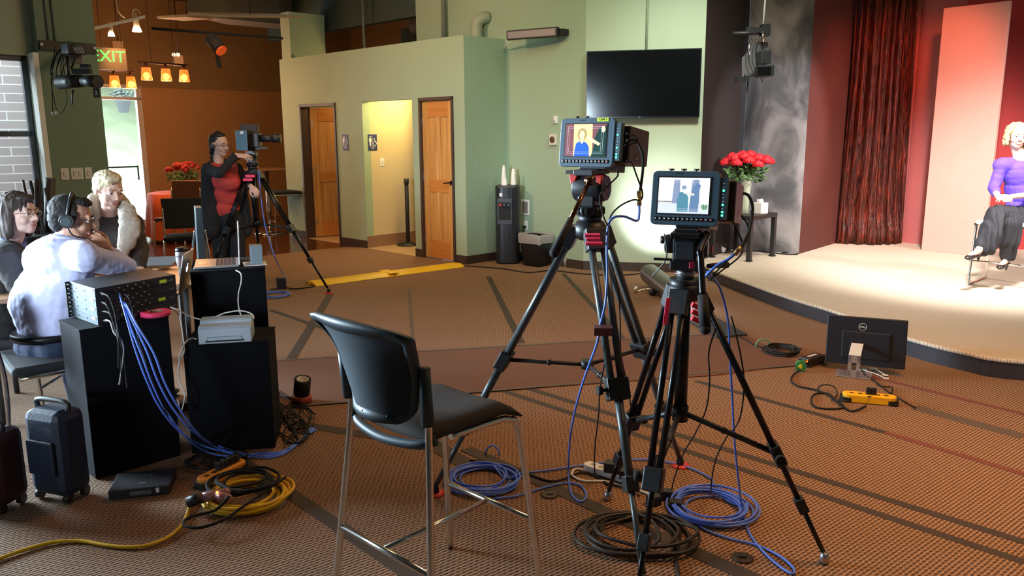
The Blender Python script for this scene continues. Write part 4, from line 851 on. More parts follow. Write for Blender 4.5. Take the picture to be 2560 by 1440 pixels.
# black chair under the seated man
def crew_chair(x, y, yaw, lab):
    M = rz(yaw); q = Vector((x, y, 0)); L = lambda a, b_, c_: q + M @ Vector((a, b_, c_)); t = thing('crew_chair', lab, 'chair', (x, y, 0))
    MB().obox(L(-.24, -.23, .43), M @ Vector((.48, 0, 0)), M @ Vector((0, .47, 0)), UP * .05).build('seat', BLKM, t, bevel=.02)
    MB().slab([L(-.22, -.26, .58), L(.22, -.26, .58), L(.23, -.33, .86), L(-.23, -.33, .86)], M @ Vector((0, -.02, 0))).build('backrest', BLKM, t, bevel=.01)
    for s in (-1, 1):
        MB().tube([L(s * .245, -.32, .8), L(s * .245, -.26, .44), L(s * .25, -.29, .002)], .011, 8).build('leg', CHR, t)
        MB().tube([L(s * .245, -.2, .425), L(s * .245, .2, .425), L(s * .247, .25, .38), L(s * .25, .27, .002)], .011, 8, k=4).build('leg', CHR, t)
    MB().cyl(L(-.25, .255, .2), L(.25, .255, .2), .008).build('stretcher', CHR, t)
    return t
# ================================================================ CAMERA TRIPODS
LEGB = mat('black_anodised', (.012, .013, .015), .3, .6); CARB = mat('carbon_tube', (.06, .075, .08), .35, .2, noise_s=60, noise_a=.5); MRN = mat('maroon_strap', (.12, .025, .03), .6)
def tripod(name, lab, feet, apex, tube_m, tc=.47, tl=.72, r=.015, gap=.026, bowl_r=.055, spread=True, column=None, low_gap=0, feet_m=None, padm=None):
    t = thing(name, lab, 'tripod', (apex[0], apex[1], 0)); apex = Vector(apex); sp = []
    for i, f in enumerate(feet):
        f = Vector((f[0], f[1], 0)); out = f - Vector((apex.x, apex.y, 0)); out.normalize(); sh = apex + out * bowl_r * 1.25 - UP * .05; foot = f + UP * .035; ax = foot - sh; dirn = ax.normalized(); sd = dirn.cross(UP).normalized()
        L = lambda s: sh + ax * s
        b = MB()
        for s in (-1, 1): b.cyl(L(0) + sd * s * gap, L(tc) + sd * s * gap * .8, r, n=10)
        if low_gap:
            b.cyl(L(tc - .08), L(tl), r * .95, n=10)
        else: b.cyl(L(tc), L(tl), r * 1.15, n=10)
        b.cyl(L(tl), L(.985), r * .8, n=10); lg = b.build('leg', tube_m, t)
        M = frame(dirn, out)
        MB().box(L(.015), (gap * 2 + r * 2.6, .09, r * 3.2), M).build('leg_hinge', BLK, lg, bevel=.004)
        MB().box(L(tc), (gap * 2 + r * 2.4, .085, r * 3.4), M).build('leg_collar', BLK, lg, bevel=.006)
        MB().box(L(tl), (r * 3.4, .06, r * 3.2), M).build('leg_lock', BLK, lg, bevel=.004)
        c = L(tc) + sd * (gap + r * 2.4); MB().cyl(c - sd * .03, c + sd * .012, .007).cyl(c, c + sd * .018, .018, n=12).build('clamp_knob', RUB, lg)
        MB().lathe(f + UP * .002, [(.016, 0), (.020, .01), (.018, .03), (.012, .045)], 12).build('foot', feet_m or RUB, lg)
        if padm: MB().lathe(f + UP * .001, [(.045, 0), (.045, .006), (.02, .010)], 14).build('foot_pad', padm, lg)
        sp.append(L(tc))
    MB().lathe(apex - UP * .075, [(bowl_r * .8, 0), (bowl_r * 1.25, .02), (bowl_r * 1.25, .05), (bowl_r, .075)], 20).build('bowl', BLK, t)
    if column:
        MB().cyl(apex - UP * .05, (apex.x, apex.y, column), .024).cyl((apex.x, apex.y, column - .04), (apex.x, apex.y, column + .02), .03).build('centre_column', LEGB, t); cc = Vector((apex.x, apex.y, column - .005))
    else: cc = sum(sp, Vector()) / 3
    for s_ in sp: MB().cyl(cc, s_, .011 if column else .009, n=8).ell(cc.lerp(s_, .45), .014, u=8, v=6).build('spreader_arm', BLK, t)
    MB().cyl(cc - UP * .015, cc + UP * .02, .028).build('spreader_hub', BLK, t)
    return t
# central tripod
CT = Vector((.318, 3.22, 1.27)); ctf = [(-.358, 3.403), (.826, 3.699), (.47, 2.62)]
t1 = tripod('camera_tripod', 'carbon and black tripod of the higher studio camera, pink tape strips on its legs', ctf, CT, CARB, .47, .74, .015, .026, .055, padm=RED)
for k, (y_, w_) in enumerate(((588, 34), (598, 32), (609, 38))):
    p_ = P(1481 + k * 2, y_, 3.02); o = MB().box(p_, (w_ / FPX * 3.3, .05, .009), rz(R(-4))).build('pink_tape_strip', PINK, t1)
MB().box(P(1508, 826, 2.93), (.07, .055, .03), rz(R(-5))).build('maroon_strap', MRN, t1)
def fluid_head(lab, apex, aim_yaw, grip0, grip1, logo=True):
    t = thing('fluid_head', lab, 'tripod head', tuple(apex)); M = rz(aim_yaw); L = lambda a, b_, c_: apex + M @ Vector((a, b_, c_))
    MB().cyl(L(0, 0, -.005), L(0, 0, .025), .045, .05).cyl(L(0, 0, .025), L(0, 0, .06), .056, n=28).build('pan_ring', BLK, t)
    b = MB()
    for i in range(18): a = i * math.pi / 9; b.box(L(.057 * math.cos(a), .057 * math.sin(a), .043), (.006, .006, .026), rz(aim_yaw + a))
    b.build('ring_ribs', RUB, t)
    b = MB(); b.box(L(0, 0, .085), (.075, .09, .055), M).cyl(L(-.062, 0, .135), L(.062, 0, .135), .056, n=24).box(L(0, 0, .14), (.085, .08, .09), M); b.build('body', BLK, t, bevel=.008)
    MB().cyl(L(.062, 0, .135), L(.070, 0, .135), .050, n=24).build('side_disc', LEGB, t)
    MB().cyl(L(-.075, .01, .17), L(-.055, .01, .17), .024).build('side_knob', RUB, t)
    MB().box(L(0, .01, .197), (.085, .17, .022), M).box(L(-.06, -.04, .198), (.05, .05, .012), M).build('top_plate', DGREY, t, bevel=.004)
    for s in (-1, 1): MB().slab([L(s * .035, -.05, .188), L(s * .072, -.05, .188), L(s * .066, -.05, .150), L(s * .050, -.05, .150)], M @ Vector((0, .022, 0))).build('red_lever', RED, t, bevel=.003)
    if logo: MB().tube([L(.0705 + .001, .022 * math.cos(a_), .135 + .016 * math.sin(a_)) for a_ in [i * .5 for i in range(9)]], .002, 5).build('logo', mat('grey_logo_print', (.35, .33, .32), .5), t)
    g0, g1 = Vector(grip0), Vector(grip1); m_ = g0.lerp(g1, .55)
    MB().cyl(g0, m_, .009).cyl(g0 - M @ Vector((.015, 0, 0)), g0 + M @ Vector((.02, 0, 0)), .018).build('pan_handle', mat('copper_tube', (.16, .07, .03), .22, .9), t); MB().cyl(m_, g1, .012, .018).ell(g1, .018).build('handle_grip', RUB, t)  # copper brown tube with a rubber grip
    return t
fluid_head('black fluid head with red levers under the higher studio camera', CT + UP * .0, R(-30), P(1474, 452, 3.12), P(1386, 632, 2.86))
# studio camera with large rear screen
SHL = mat('slate_camera_shell', (.065, .11, .145), .45); BRB = mat('dark_brown_body', (.035, .018, .014), .45); GLOWG = mat('green_led', (.1, .8, .4), .5, emit=(.1, 1, .45), es=2.2); KEYW = mat('key_print', (.8, .8, .8), .5, emit=(1, 1, 1), es=.5); KEYR = mat('red_key_light', (.9, .1, .1), .5, emit=(1, .15, .12), es=1.5)
def em(n, c, s=1.0): return mat(n, tuple(x * .5 for x in c), .3, emit=c, es=s)
def studio_camera(lab, base, yaw, tilt, picture, sticker=None, bw=.243, bh=.193, screws=3):
    """base: underside centre; local x right, y towards the lens, z up"""
    t = thing('studio_camera', lab, 'video camera', tuple(base)); M = rz(yaw) @ Matrix.Rotation(tilt, 3, 'X'); L = lambda a, b_, c_: base + M @ Vector((a, b_, c_)); X, Y, Z = M @ Vector((1, 0, 0)), M @ Vector((0, 1, 0)), M @ Vector((0, 0, 1))
    MB().obox(L(-.055, .03, .025), X * .205, Y * .19, Z * .145).build('body', BRB, t, bevel=.006)
    b = MB(); out = rr(0, 0, bw / 2, bh / 2, .018, Vector((1, 0, 0)), Vector((0, 1, 0)))
    b.slab([L(p_.x - .022, -.004, p_.y + bh / 2 + .004) for p_ in out], Y * .026); b.build('screen_housing', SHL, t, bevel=.003)
    x0, z0_, w_, h_ = -.022 - bw / 2 + .026, .046, bw - .062, bh - .066
    MB().obox(L(x0 - .005, -.0052, z0_ - .005), X * (w_ + .010), Y * .002, Z * (h_ + .010)).build('screen_border', BLK, t)
    # the live picture: flat shapes in one part
    b = MB(); mats = []; 
    for k, (m_, poly_) in enumerate(picture):
        if m_ not in mats: mats.append(m_)
        b.mi = mats.index(m_); d_ = -.0056 - .00006 * (k + 1); b.poly([L(x0 + w_ * u_, d_, z0_ + h_ * v_) for u_, v_ in poly_])
    b.build('screen', mats, t)
    nk = 13
    for i in range(nk):
        kx = -.022 - bw / 2 + .020 + i * (bw - .045) / (nk - 1); k_ = MB().obox(L(kx - .0055, -.0065, .019), X * .011, Y * .004, Z * .014).build('button', BLK, t, bevel=.001)
        MB().obox(L(kx - .002, -.0069, .025), X * .004, Y * .0005, Z * .003).build('button_light', KEYR if i in (10, 12) else KEYW, k_)
    px = -.022 + bw / 2 - .004
    MB().obox(L(px, .0, .03), X * .030, Y * .03, Z * (bh - .045)).build('meter_panel', SHL, t, bevel=.002)
    for i, z_ in enumerate((.038, .05, .062, .075, .087, .100, .112, .125, .137, .150)):
        lit = i in (0, 1, 3, 7); MB().cyl(L(px + .016, .0005, z_ + .006), L(px + .016, -.0012, z_ + .006), .0042 if lit else .0015, n=8).build('indicator', GLOWG if lit else KEYW, t)
    for i in range(screws): MB().cyl(L(-.08 + i * .045, .012, bh), L(-.08 + i * .045, .012, bh + .010), .003, n=8).cyl(L(-.09 + i * .045, .012, bh + .011), L(-.07 + i * .045, .012, bh + .011), .003, n=8).build('top_screw', BLK, t)
    MB().obox(L(.10, .06, .165), X * .03, Y * .04, Z * .006).build('top_clip', mat('tan_clip', (.5, .3, .2), .5), t)
    MB().cyl(L(.0, .21, .09), L(.0, .30, .085), .038, .040, n=20).cyl(L(.0, .30, .085), L(.0, .34, .084), .044, n=20).build('lens', BLK, t)
    MB().obox(L(-.05, .0, -.004), X * .12, Y * .18, Z * .03).build('base_plate', BLK, t, bevel=.003)
    MB().obox(L(.1505, .10, .045), X * .001, Y * .012, Z * .006).obox(L(.1505, .105, .052), X * .001, Y * .002, Z * .02).build('side_mark', mat('tan_mark', (.4, .25, .15), .5), t)
    MB().obox(L(-.06, -.0045, bh - .006), X * .028, Y * .0015, Z * .003).build('top_slot', BLK, t)
    if sticker:
        MB().obox(L(.02, -.0055, bh - .010), X * .05, Y * .001, Z * .014).build('yellow_sticker', mat('neon_yellow', (.75, .85, .02), .6), t); text('handwriting', sticker, L(.045, -.0060, bh - .003), face_rot(X, Z), .012, INK, t, .0002)
    return t
yl, dk, fc_, bl, hr, mr, gr_, ln = em('pic_peach', (.95, .62, .30)), em('pic_dark_green', (.01, .05, .04)), em('pic_skin', (.95, .65, .42)), em('pic_blue', (.02, .12, .55)), em('pic_hair', (.45, .33, .12)), em('pic_maroon', (.22, .08, .09)), em('pic_guides', (.85, .85, .9)), em('pic_grey', (.25, .3, .4))
def guides(a, c, d_, e_, w=.006): return [(gr_, [(a, c), (d_, c), (d_, c + w), (a, c + w)]), (gr_, [(a, e_), (d_, e_), (d_, e_ + w), (a, e_ + w)]), (gr_, [(a, c), (a + w * .8, c), (a + w * .8, e_), (a, e_)]), (gr_, [(d_, c), (d_ + w * .8, c), (d_ + w * .8, e_), (d_, e_)])]
circ = lambda cx, cy, rx, ry, n=18: [(cx + rx * math.cos(2 * math.pi * i / n), cy + ry * math.sin(2 * math.pi * i / n)) for i in range(n)]
pic1 = [(mr, [(0, 0), (1, 0), (1, 1), (0, 1)]), (yl, [(.22, 0), (.70, 0), (.66, 1), (.20, 1)]), (hr, circ(.42, .68, .115, .2)), (fc_, circ(.415, .66, .065, .14)), (fc_, [(.37, .38), (.47, .38), (.46, .55), (.39, .55)]), (bl, [(.24, 0), (.62, 0), (.60, .28), (.55, .40), (.47, .46), (.42, .38), (.37, .47), (.28, .40), (.25, .2)]), (dk, [(.66, 0), (1, 0), (1, .95), (.84, .9), (.74, .6), (.72, .3)]), (fc_, [(.52, .60), (.56, .64), (.75, .50), (.88, .40), (.84, .33), (.70, .42), (.54, .56)]), (fc_, circ(.93, .84, .05, .1))] + guides(.06, .08, .93, .92) + guides(.1, .13, .89, .87, .004)
w1, w2, w3, w4, w5 = em('pic_white', (.95, 1, 1), 1.3), em('pic_slate', (.28, .34, .5)), em('pic_teal', (.10, .28, .38)), em('pic_blue_tee', (.14, .25, .42)), em('pic_brown_band', (.35, .33, .3))
pic2 = [(w1, [(0, 0), (1, 0), (1, 1), (0, 1)]), (w2, [(.27, .15), (.44, .15), (.42, .95), (.30, .95)]), (w2, [(.62, .15), (.82, .15), (.80, .95), (.66, .95)]), (em('pic_pale', (.7, .75, .8)), [(0, 0), (1, 0), (1, .28), (0, .28)]), (w5, [(0, .30), (.28, .30), (.28, .345), (0, .345)]), (w3, [(.38, .05), (.60, .05), (.60, .45), (.55, .58), (.48, .62), (.41, .58), (.38, .4)]), (w1, circ(.50, .70, .06, .11)), (w2, circ(.505, .73, .05, .06)), (w4, [(.62, .05), (.80, .05), (.80, .6), (.83, .8), (.76, .86), (.68, .78), (.64, .5)]), (em('pic_skin2', (.8, .75, .7)), [(.50, .60), (.62, .60), (.72, .55), (.70, .50), (.60, .53), (.50, .56)]), (em('pic_leaf', (.12, .3, .15)), circ(.92, .20, .06, .09, 9)), (w1, circ(.93, .29, .03, .04)), (w4, circ(.74, .90, .04, .06))] + guides(.06, .08, .93, .92) + guides(.1, .13, .89, .87, .004)
studio_camera('higher studio camera on the carbon tripod, yellow sticker above its bright screen', CT + Vector((-.004, -.01, .213)), R(-33), R(-7), pic1, 'CAM 3', screws=2)
# right tripod and camera
RT = Vector((.628, 2.84, 1.09)); rtf = [(1.187, 2.787), (.426, 3.332), (.415, 2.46)]
t2 = tripod('camera_tripod', 'black tripod with centre column under the lower, right-hand studio camera', rtf, RT, LEGB, .60, .80, .012, .021, .050, column=.60, low_gap=1, feet_m=STEEL)
pa_, pb_ = P(1669, 742, 2.76), P(1660, 808, 2.74); MB().obox(pa_ - Vector((.008, .02, 0)), pb_ - pa_, Vector((.016, 0, 0)), Vector((0, .004, 0))).build('pink_tape_strip', PINK, t2)
for k in range(3): MB().box(P(1741, 766 + 17 * k, 2.70), (.035, .02, .016), Matrix.Rotation(R(25), 3, 'Y')).build('red_tape_strip', mat('red_tape', (.85, .03, .05), .6), t2)
MB().box(P(1729, 663, 2.76), (.016, .004, .022)).build('pink_dot', PINK, t2)
t = thing('fluid_head', 'boxy black head with silver neck under the lower studio camera', 'tripod head', tuple(RT)); yw = R(-20); M = rz(yw); L = lambda a, b_, c_: RT + M @ Vector((a, b_, c_))
MB().cyl(L(0, 0, -.03), L(0, 0, .012), .052, .056, n=24).build('bowl_clamp', BLK, t)
MB().cyl(L(0, 0, .012), L(0, 0, .045), .030, n=20).cyl(L(0, 0, .028), L(0, 0, .034), .037, n=20).build('silver_neck', STEEL, t)
MB().box(L(0, 0, .062), (.105, .09, .035), M).build('pan_block', BLK, t, bevel=.006)
b = MB(); b.box(L(0, 0, .118), (.085, .085, .085), M).cyl(L(-.075, 0, .135), L(-.04, 0, .135), .034, n=18).cyl(L(.04, 0, .125), L(.078, 0, .125), .034, n=18); b.build('body', BLK, t, bevel=.006)
MB().box(L(0, -.0435, .118), (.065, .006, .062), M).build('spirit_cover', mat('slate_plate', (.06, .08, .095), .4), t, bevel=.002)
MB().box(L(0, 0, .172), (.10, .12, .02), M).box(L(0, 0, .188), (.075, .10, .014), M).build('top_plate', BLK, t, bevel=.003); MB().cyl(L(-.09, -.01, .15), L(-.07, -.01, .15), .014).build('side_knob', BLK, t)
MB().cyl(L(.088, .0, .12), L(.094, 0, .12), .012).build('red_knob', RED, t); MB().box(L(-.075, -.03, .082), (.07, .012, .008), M).build('pan_lever', BLK, t)
h0_, h1_, h2_, h3_ = P(1768, 588, 2.80), P(1750, 625, 2.72), P(1757, 740, 2.63), P(1763, 822, 2.57)
MB().tube([h0_, h1_, P(1752, 650, 2.70), h2_], .0115, 10).cyl(L(.05, 0, .16), h0_, .017).build('pan_handle', LEGB, t); MB().cyl(h2_, h3_, .018, .020).ell(h3_, .020).build('handle_grip', RUB, t)
MB().cyl(P(1770, 665, 2.80), P(1818, 662, 2.86), .008, .012).build('crank_handle', BLK, t)
studio_camera('lower studio camera on the right tripod with a bright pale screen', RT + Vector((.006, -.01, .200)), R(-24), R(-9), pic2)
# operator's tripod and camera
OT = Vector((-2.67, 8.3, 1.28)); t3 = tripod('camera_tripod', 'tripod of the camera operated by the woman in the red top', [(-1.905, 8.12), (-2.92, 9.1), (-3.12, 7.85)], OT, LEGB, .47, .74, .015, .026, .05, column=.72, padm=RED)
for k in range(2): MB().box(P(626 - 6 * k, 440 + 9 * k, 8.2), (.09, .05, .025), rz(.1)).build('pink_tape_strip', PINK, t3)
fluid_head('black fluid head with steering bar under the operator camera', OT, R(-85), OT + Vector((-.06, -.10, .13)), P(540, 438, 7.98), False)
cb = OT + UP * .215; t = thing('video_camera', 'black video camera with long lens beside the woman operator', 'video camera', tuple(cb)); M = rz(R(-88)); L = lambda a, b_, c_: cb + M @ Vector((a, b_, c_))
MB().box(L(0, 0, .075), (.14, .20, .15), M).build('body', BLK, t, bevel=.01); MB().box(L(.0, .0, .19), (.12, .17, .09), M).build('battery_block', mat('brown_black_block', (.03, .02, .012), .6), t, bevel=.008)
MB().cyl(L(0, .1, .09), L(0, .27, .09), .035, n=18).cyl(L(0, .22, .09), L(0, .31, .09), .045, n=18).build('lens', BLK, t); MB().box(L(0, .02, -.004), (.1, .28, .015), M).build('base_plate', DGREY, t)
q = P(604, 350, 8.12); u_ = Vector((.93, -.35, 0)).normalized(); MB().obox(q - u_ * .07 - UP * .105, u_ * .14, Vector((.1, -.2, 0)).normalized() * -.012, UP * .2).build('field_monitor', mat('blue_grey_back', (.10, .20, .27), .45), t, bevel=.004)
MB().obox(q - u_ * .01 + UP * .06 - Vector((-.005, .02, 0)) * 1, u_ * .04, Vector((0, .002, 0)), UP * .025).build('painted_reflection', LBL, t)  # white patch painted as a reflection on the monitor
MB().cyl(q + Vector((0.05, .02, 0)), L(0, -.08, .08), .012).build('monitor_arm', BLK, t)
# ================================================================ PEOPLE
def skin(name, c): return mat(name, c, .5, noise_s=30, noise_a=.05)
SK1, SK2, SK3 = skin('warm_skin', (.52, .27, .18)), skin('fair_skin', (.66, .42, .33)), skin('tan_skin', (.42, .22, .14))
EYW, EYD, LIP = mat('eye_white', (.75, .72, .70), .2), mat('dark_iris', (.02, .012, .01), .15), mat('lip_skin', (.44, .18, .14), .5)
def HMt(loc, face, roll=0, up=(0, 0, 1)):
    M = frame(face, up).to_4x4(); return Matrix.Translation(loc) @ M @ Matrix.Rotation(roll, 4, 'Y')
def head_blobs(b, HM, s=1.0):
    T = lambda x, y, z: HM @ Vector((x * s, y * s, z * s)); Q = HM.to_3x3()
    E = lambda c, r, q=Q: b.ell(T(*c), tuple(k * s for k in r), q, 18, 12)
    E((0, -.012, .035), (.075, .096, .083)); E((0, .022, -.022), (.060, .068, .082)); E((0, .055, -.082), (.030, .030, .026)); E((0, .030, -.072), (.052, .045, .03))
    for x in (-1, 1):
        E((x * .036, .058, -.028), (.026, .024, .026)); E((x * .031, .080, .028), (.024, .010, .009)); E((x * .076, -.008, .002), (.010, .020, .033)); E((x * .012, .094, -.028), (.009, .010, .008))
        E((x * .031, .0815, .0125), (.017, .007, .006))
    b.cap(T(0, .080, .022), T(0, .106, -.022), .0085 * s, .0125 * s, 10)
    E((0, .078, -.056), (.026, .014, .012))
def face_parts(t, HM, s=1.0, smile=0, brow=None):
    T = lambda x, y, z: HM @ Vector((x * s, y * s, z * s)); Q = HM.to_3x3()
    for x in (-1, 1):
        e_ = MB().ell(T(x * .031, .0775, .006), (.0135 * s, .010 * s, .0085 * s), Q).build('eye', EYW, t); MB().ell(T(x * .031, .0862, .006), (.0055 * s, .0022 * s, .0055 * s), Q).build('iris', EYD, e_)
    w = .022 + .006 * smile
    MB().tube([T(-w, .084, -.056 + .007 * smile), T(-w * .4, .0925, -.055), T(0, .0925, -.0565), T(w * .4, .0925, -.055), T(w, .084, -.056 + .007 * smile)], .0042 * s, 8).tube([T(-w * .8, .085, -.060 + .004 * smile), T(0, .0915, -.0665), T(w * .8, .085, -.060 + .004 * smile)], .0052 * s, 8).build('lips', LIP, t)
    if smile > .5: MB().tube([T(-w * .7, .0885, -.057), T(0, .0955, -.0605), T(w * .7, .0885, -.057)], .0035 * s, 6).build('teeth', mat('teeth_white', (.85, .82, .78), .3), t)
    if brow: 
        for x in (-1, 1): MB().tube([T(x * .014, .091, .026), T(x * .031, .090, .032), T(x * .048, .078, .027)], .003 * s, 6).build('eyebrow', brow, t)
def glasses(t, HM, s=1.0, m=None):
    T = lambda x, y, z: HM @ Vector((x * s, y * s, z * s)); m = m or mat('dark_glasses_frame', (.03, .02, .02), .3); b = MB()
    for x in (-1, 1):
        b.tube([T(x * .033 + .021 * math.cos(a_), .097 - .12 * abs(.021 * math.cos(a_)) * .2, .004 + .015 * math.sin(a_)) for a_ in [i * .628 for i in range(10)]], .0016, 6, True, 2); b.tube([T(x * .053, .094, .008), T(x * .074, .06, .012), T(x * .080, .0, .012)], .0018, 5)
    b.tube([T(-.012, .099, .008), T(0, .102, .011), T(.012, .099, .008)], .0016, 5); b.build('glasses', m, t)
def hand_blobs(b, wrist, d, back, side=1, curl=(.6, .7, .75, .8), thumb=.5, s=1.0, spread=.05):
    """d: wrist to knuckles, back: out of the back of the hand, side=+1 puts the thumb on the local +x side"""
    Q = frame(d, back); W = Vector(wrist); T = lambda x, y, z: W + Q @ Vector((x * s, y * s, z * s))
    b.ell(T(0, .048, 0), (.040 * s, .052 * s, .016 * s), Q, 14, 10); b.cap(T(.018 * side, .02, -.004), T(.026 * side, .06, -.004), .017 * s, .014 * s, 10)
    for i, (x, ln, r_) in enumerate(((.030, .078, .0090), (.010, .086, .0092), (-.011, .080, .0088), (-.031, .064, .0080))):
        p = Vector((x * side, .088 - .006 * (i in (0, 3)) - .003 * (i == 3), .002)); a = 0; seg = (.45, .31, .24); rr_ = r_
        for k in range(3):
            a += curl[i] * (.85, 1.1, .8)[k]; q_ = p + Vector(((x * side) * spread * 1.2 * seg[k], math.cos(a) * ln * seg[k], -math.sin(a) * ln * seg[k])); b.cap(T(*p), T(*q_), rr_ * s, (rr_ - .0006) * s, 10); p = q_; rr_ -= .0006
    p0, p1 = Vector((.024 * side, .022, -.006)), Vector((.052 * side, .050, -.014 - .012 * thumb)); p2 = p1 + Vector((.010 * side * (1 - thumb), .030, -.010 * thumb)); p3 = p2 + Vector((-.012 * side * thumb, .024, -.010 * thumb))
    b.cap(T(*p0), T(*p1), .015 * s, .0115 * s, 10); b.cap(T(*p1), T(*p2), .011 * s, .0098 * s, 10); b.cap(T(*p2), T(*p3), .0098 * s, .0082 * s, 10)
def torso(b, pel, chest, neck, sl, sr, k=1.0, inf=0.0, belly=0.0):
    ax = (Vector(sr) - Vector(sl)).normalized(); sp = Vector(neck) - Vector(pel); Q = Matrix((ax, sp.normalized().cross(ax).normalized(), sp.normalized())).transposed(); pel, chest, neck = Vector(pel), Vector(chest), Vector(neck)
    b.ell(pel, (.165 * k + inf, .125 * k + inf, .12 * k + inf), Q, 20, 14); w = pel.lerp(chest, .5); b.ell(w, (.150 * k + inf + belly * .5, .112 * k + inf + belly, .17 * k + inf), Q, 20, 14)
    b.ell(chest, (.165 * k + inf, .115 * k + inf, .17 * k + inf), Q, 20, 14); sh = (Vector(sl) + Vector(sr)) / 2; b.ell(chest.lerp(sh, .7), (.155 * k + inf, .09 * k + inf, .10 * k + inf), Q, 20, 14)
    b.cap(sl, sh.lerp(neck, .4), .058 * k + inf, .06 * k + inf); b.cap(sr, sh.lerp(neck, .4), .058 * k + inf, .06 * k + inf)
def wr(a=.006, f=(9, 9, 26)):
    def g(co, no): return no * (a * noise.noise(Vector((co.x * f[0], co.y * f[1], co.z * f[2]))) + a * .5 * noise.noise(co * 38))
    return g
JEAN = mat('dark_denim', (.018, .03, .065), .85, noise_s=60, noise_a=.3); BELT = mat('black_belt', (.012, .01, .01), .4)
def person(lab, base): return thing('person', lab, 'person', base)
def shoe(b, an, d, L_=.26, heel=0):
    d = Vector(d).normalized(); an = Vector(an); Q = frame(d); c = an + d * .07 - UP * .045; b.ell(c, (.045, L_ / 2, .035), Q, 16, 10); b.ell(an - UP * .01, (.042, .05, .05), Q, 12, 8)
    b.box(c - UP * .028, (.075, L_ * .9, .015), Q)
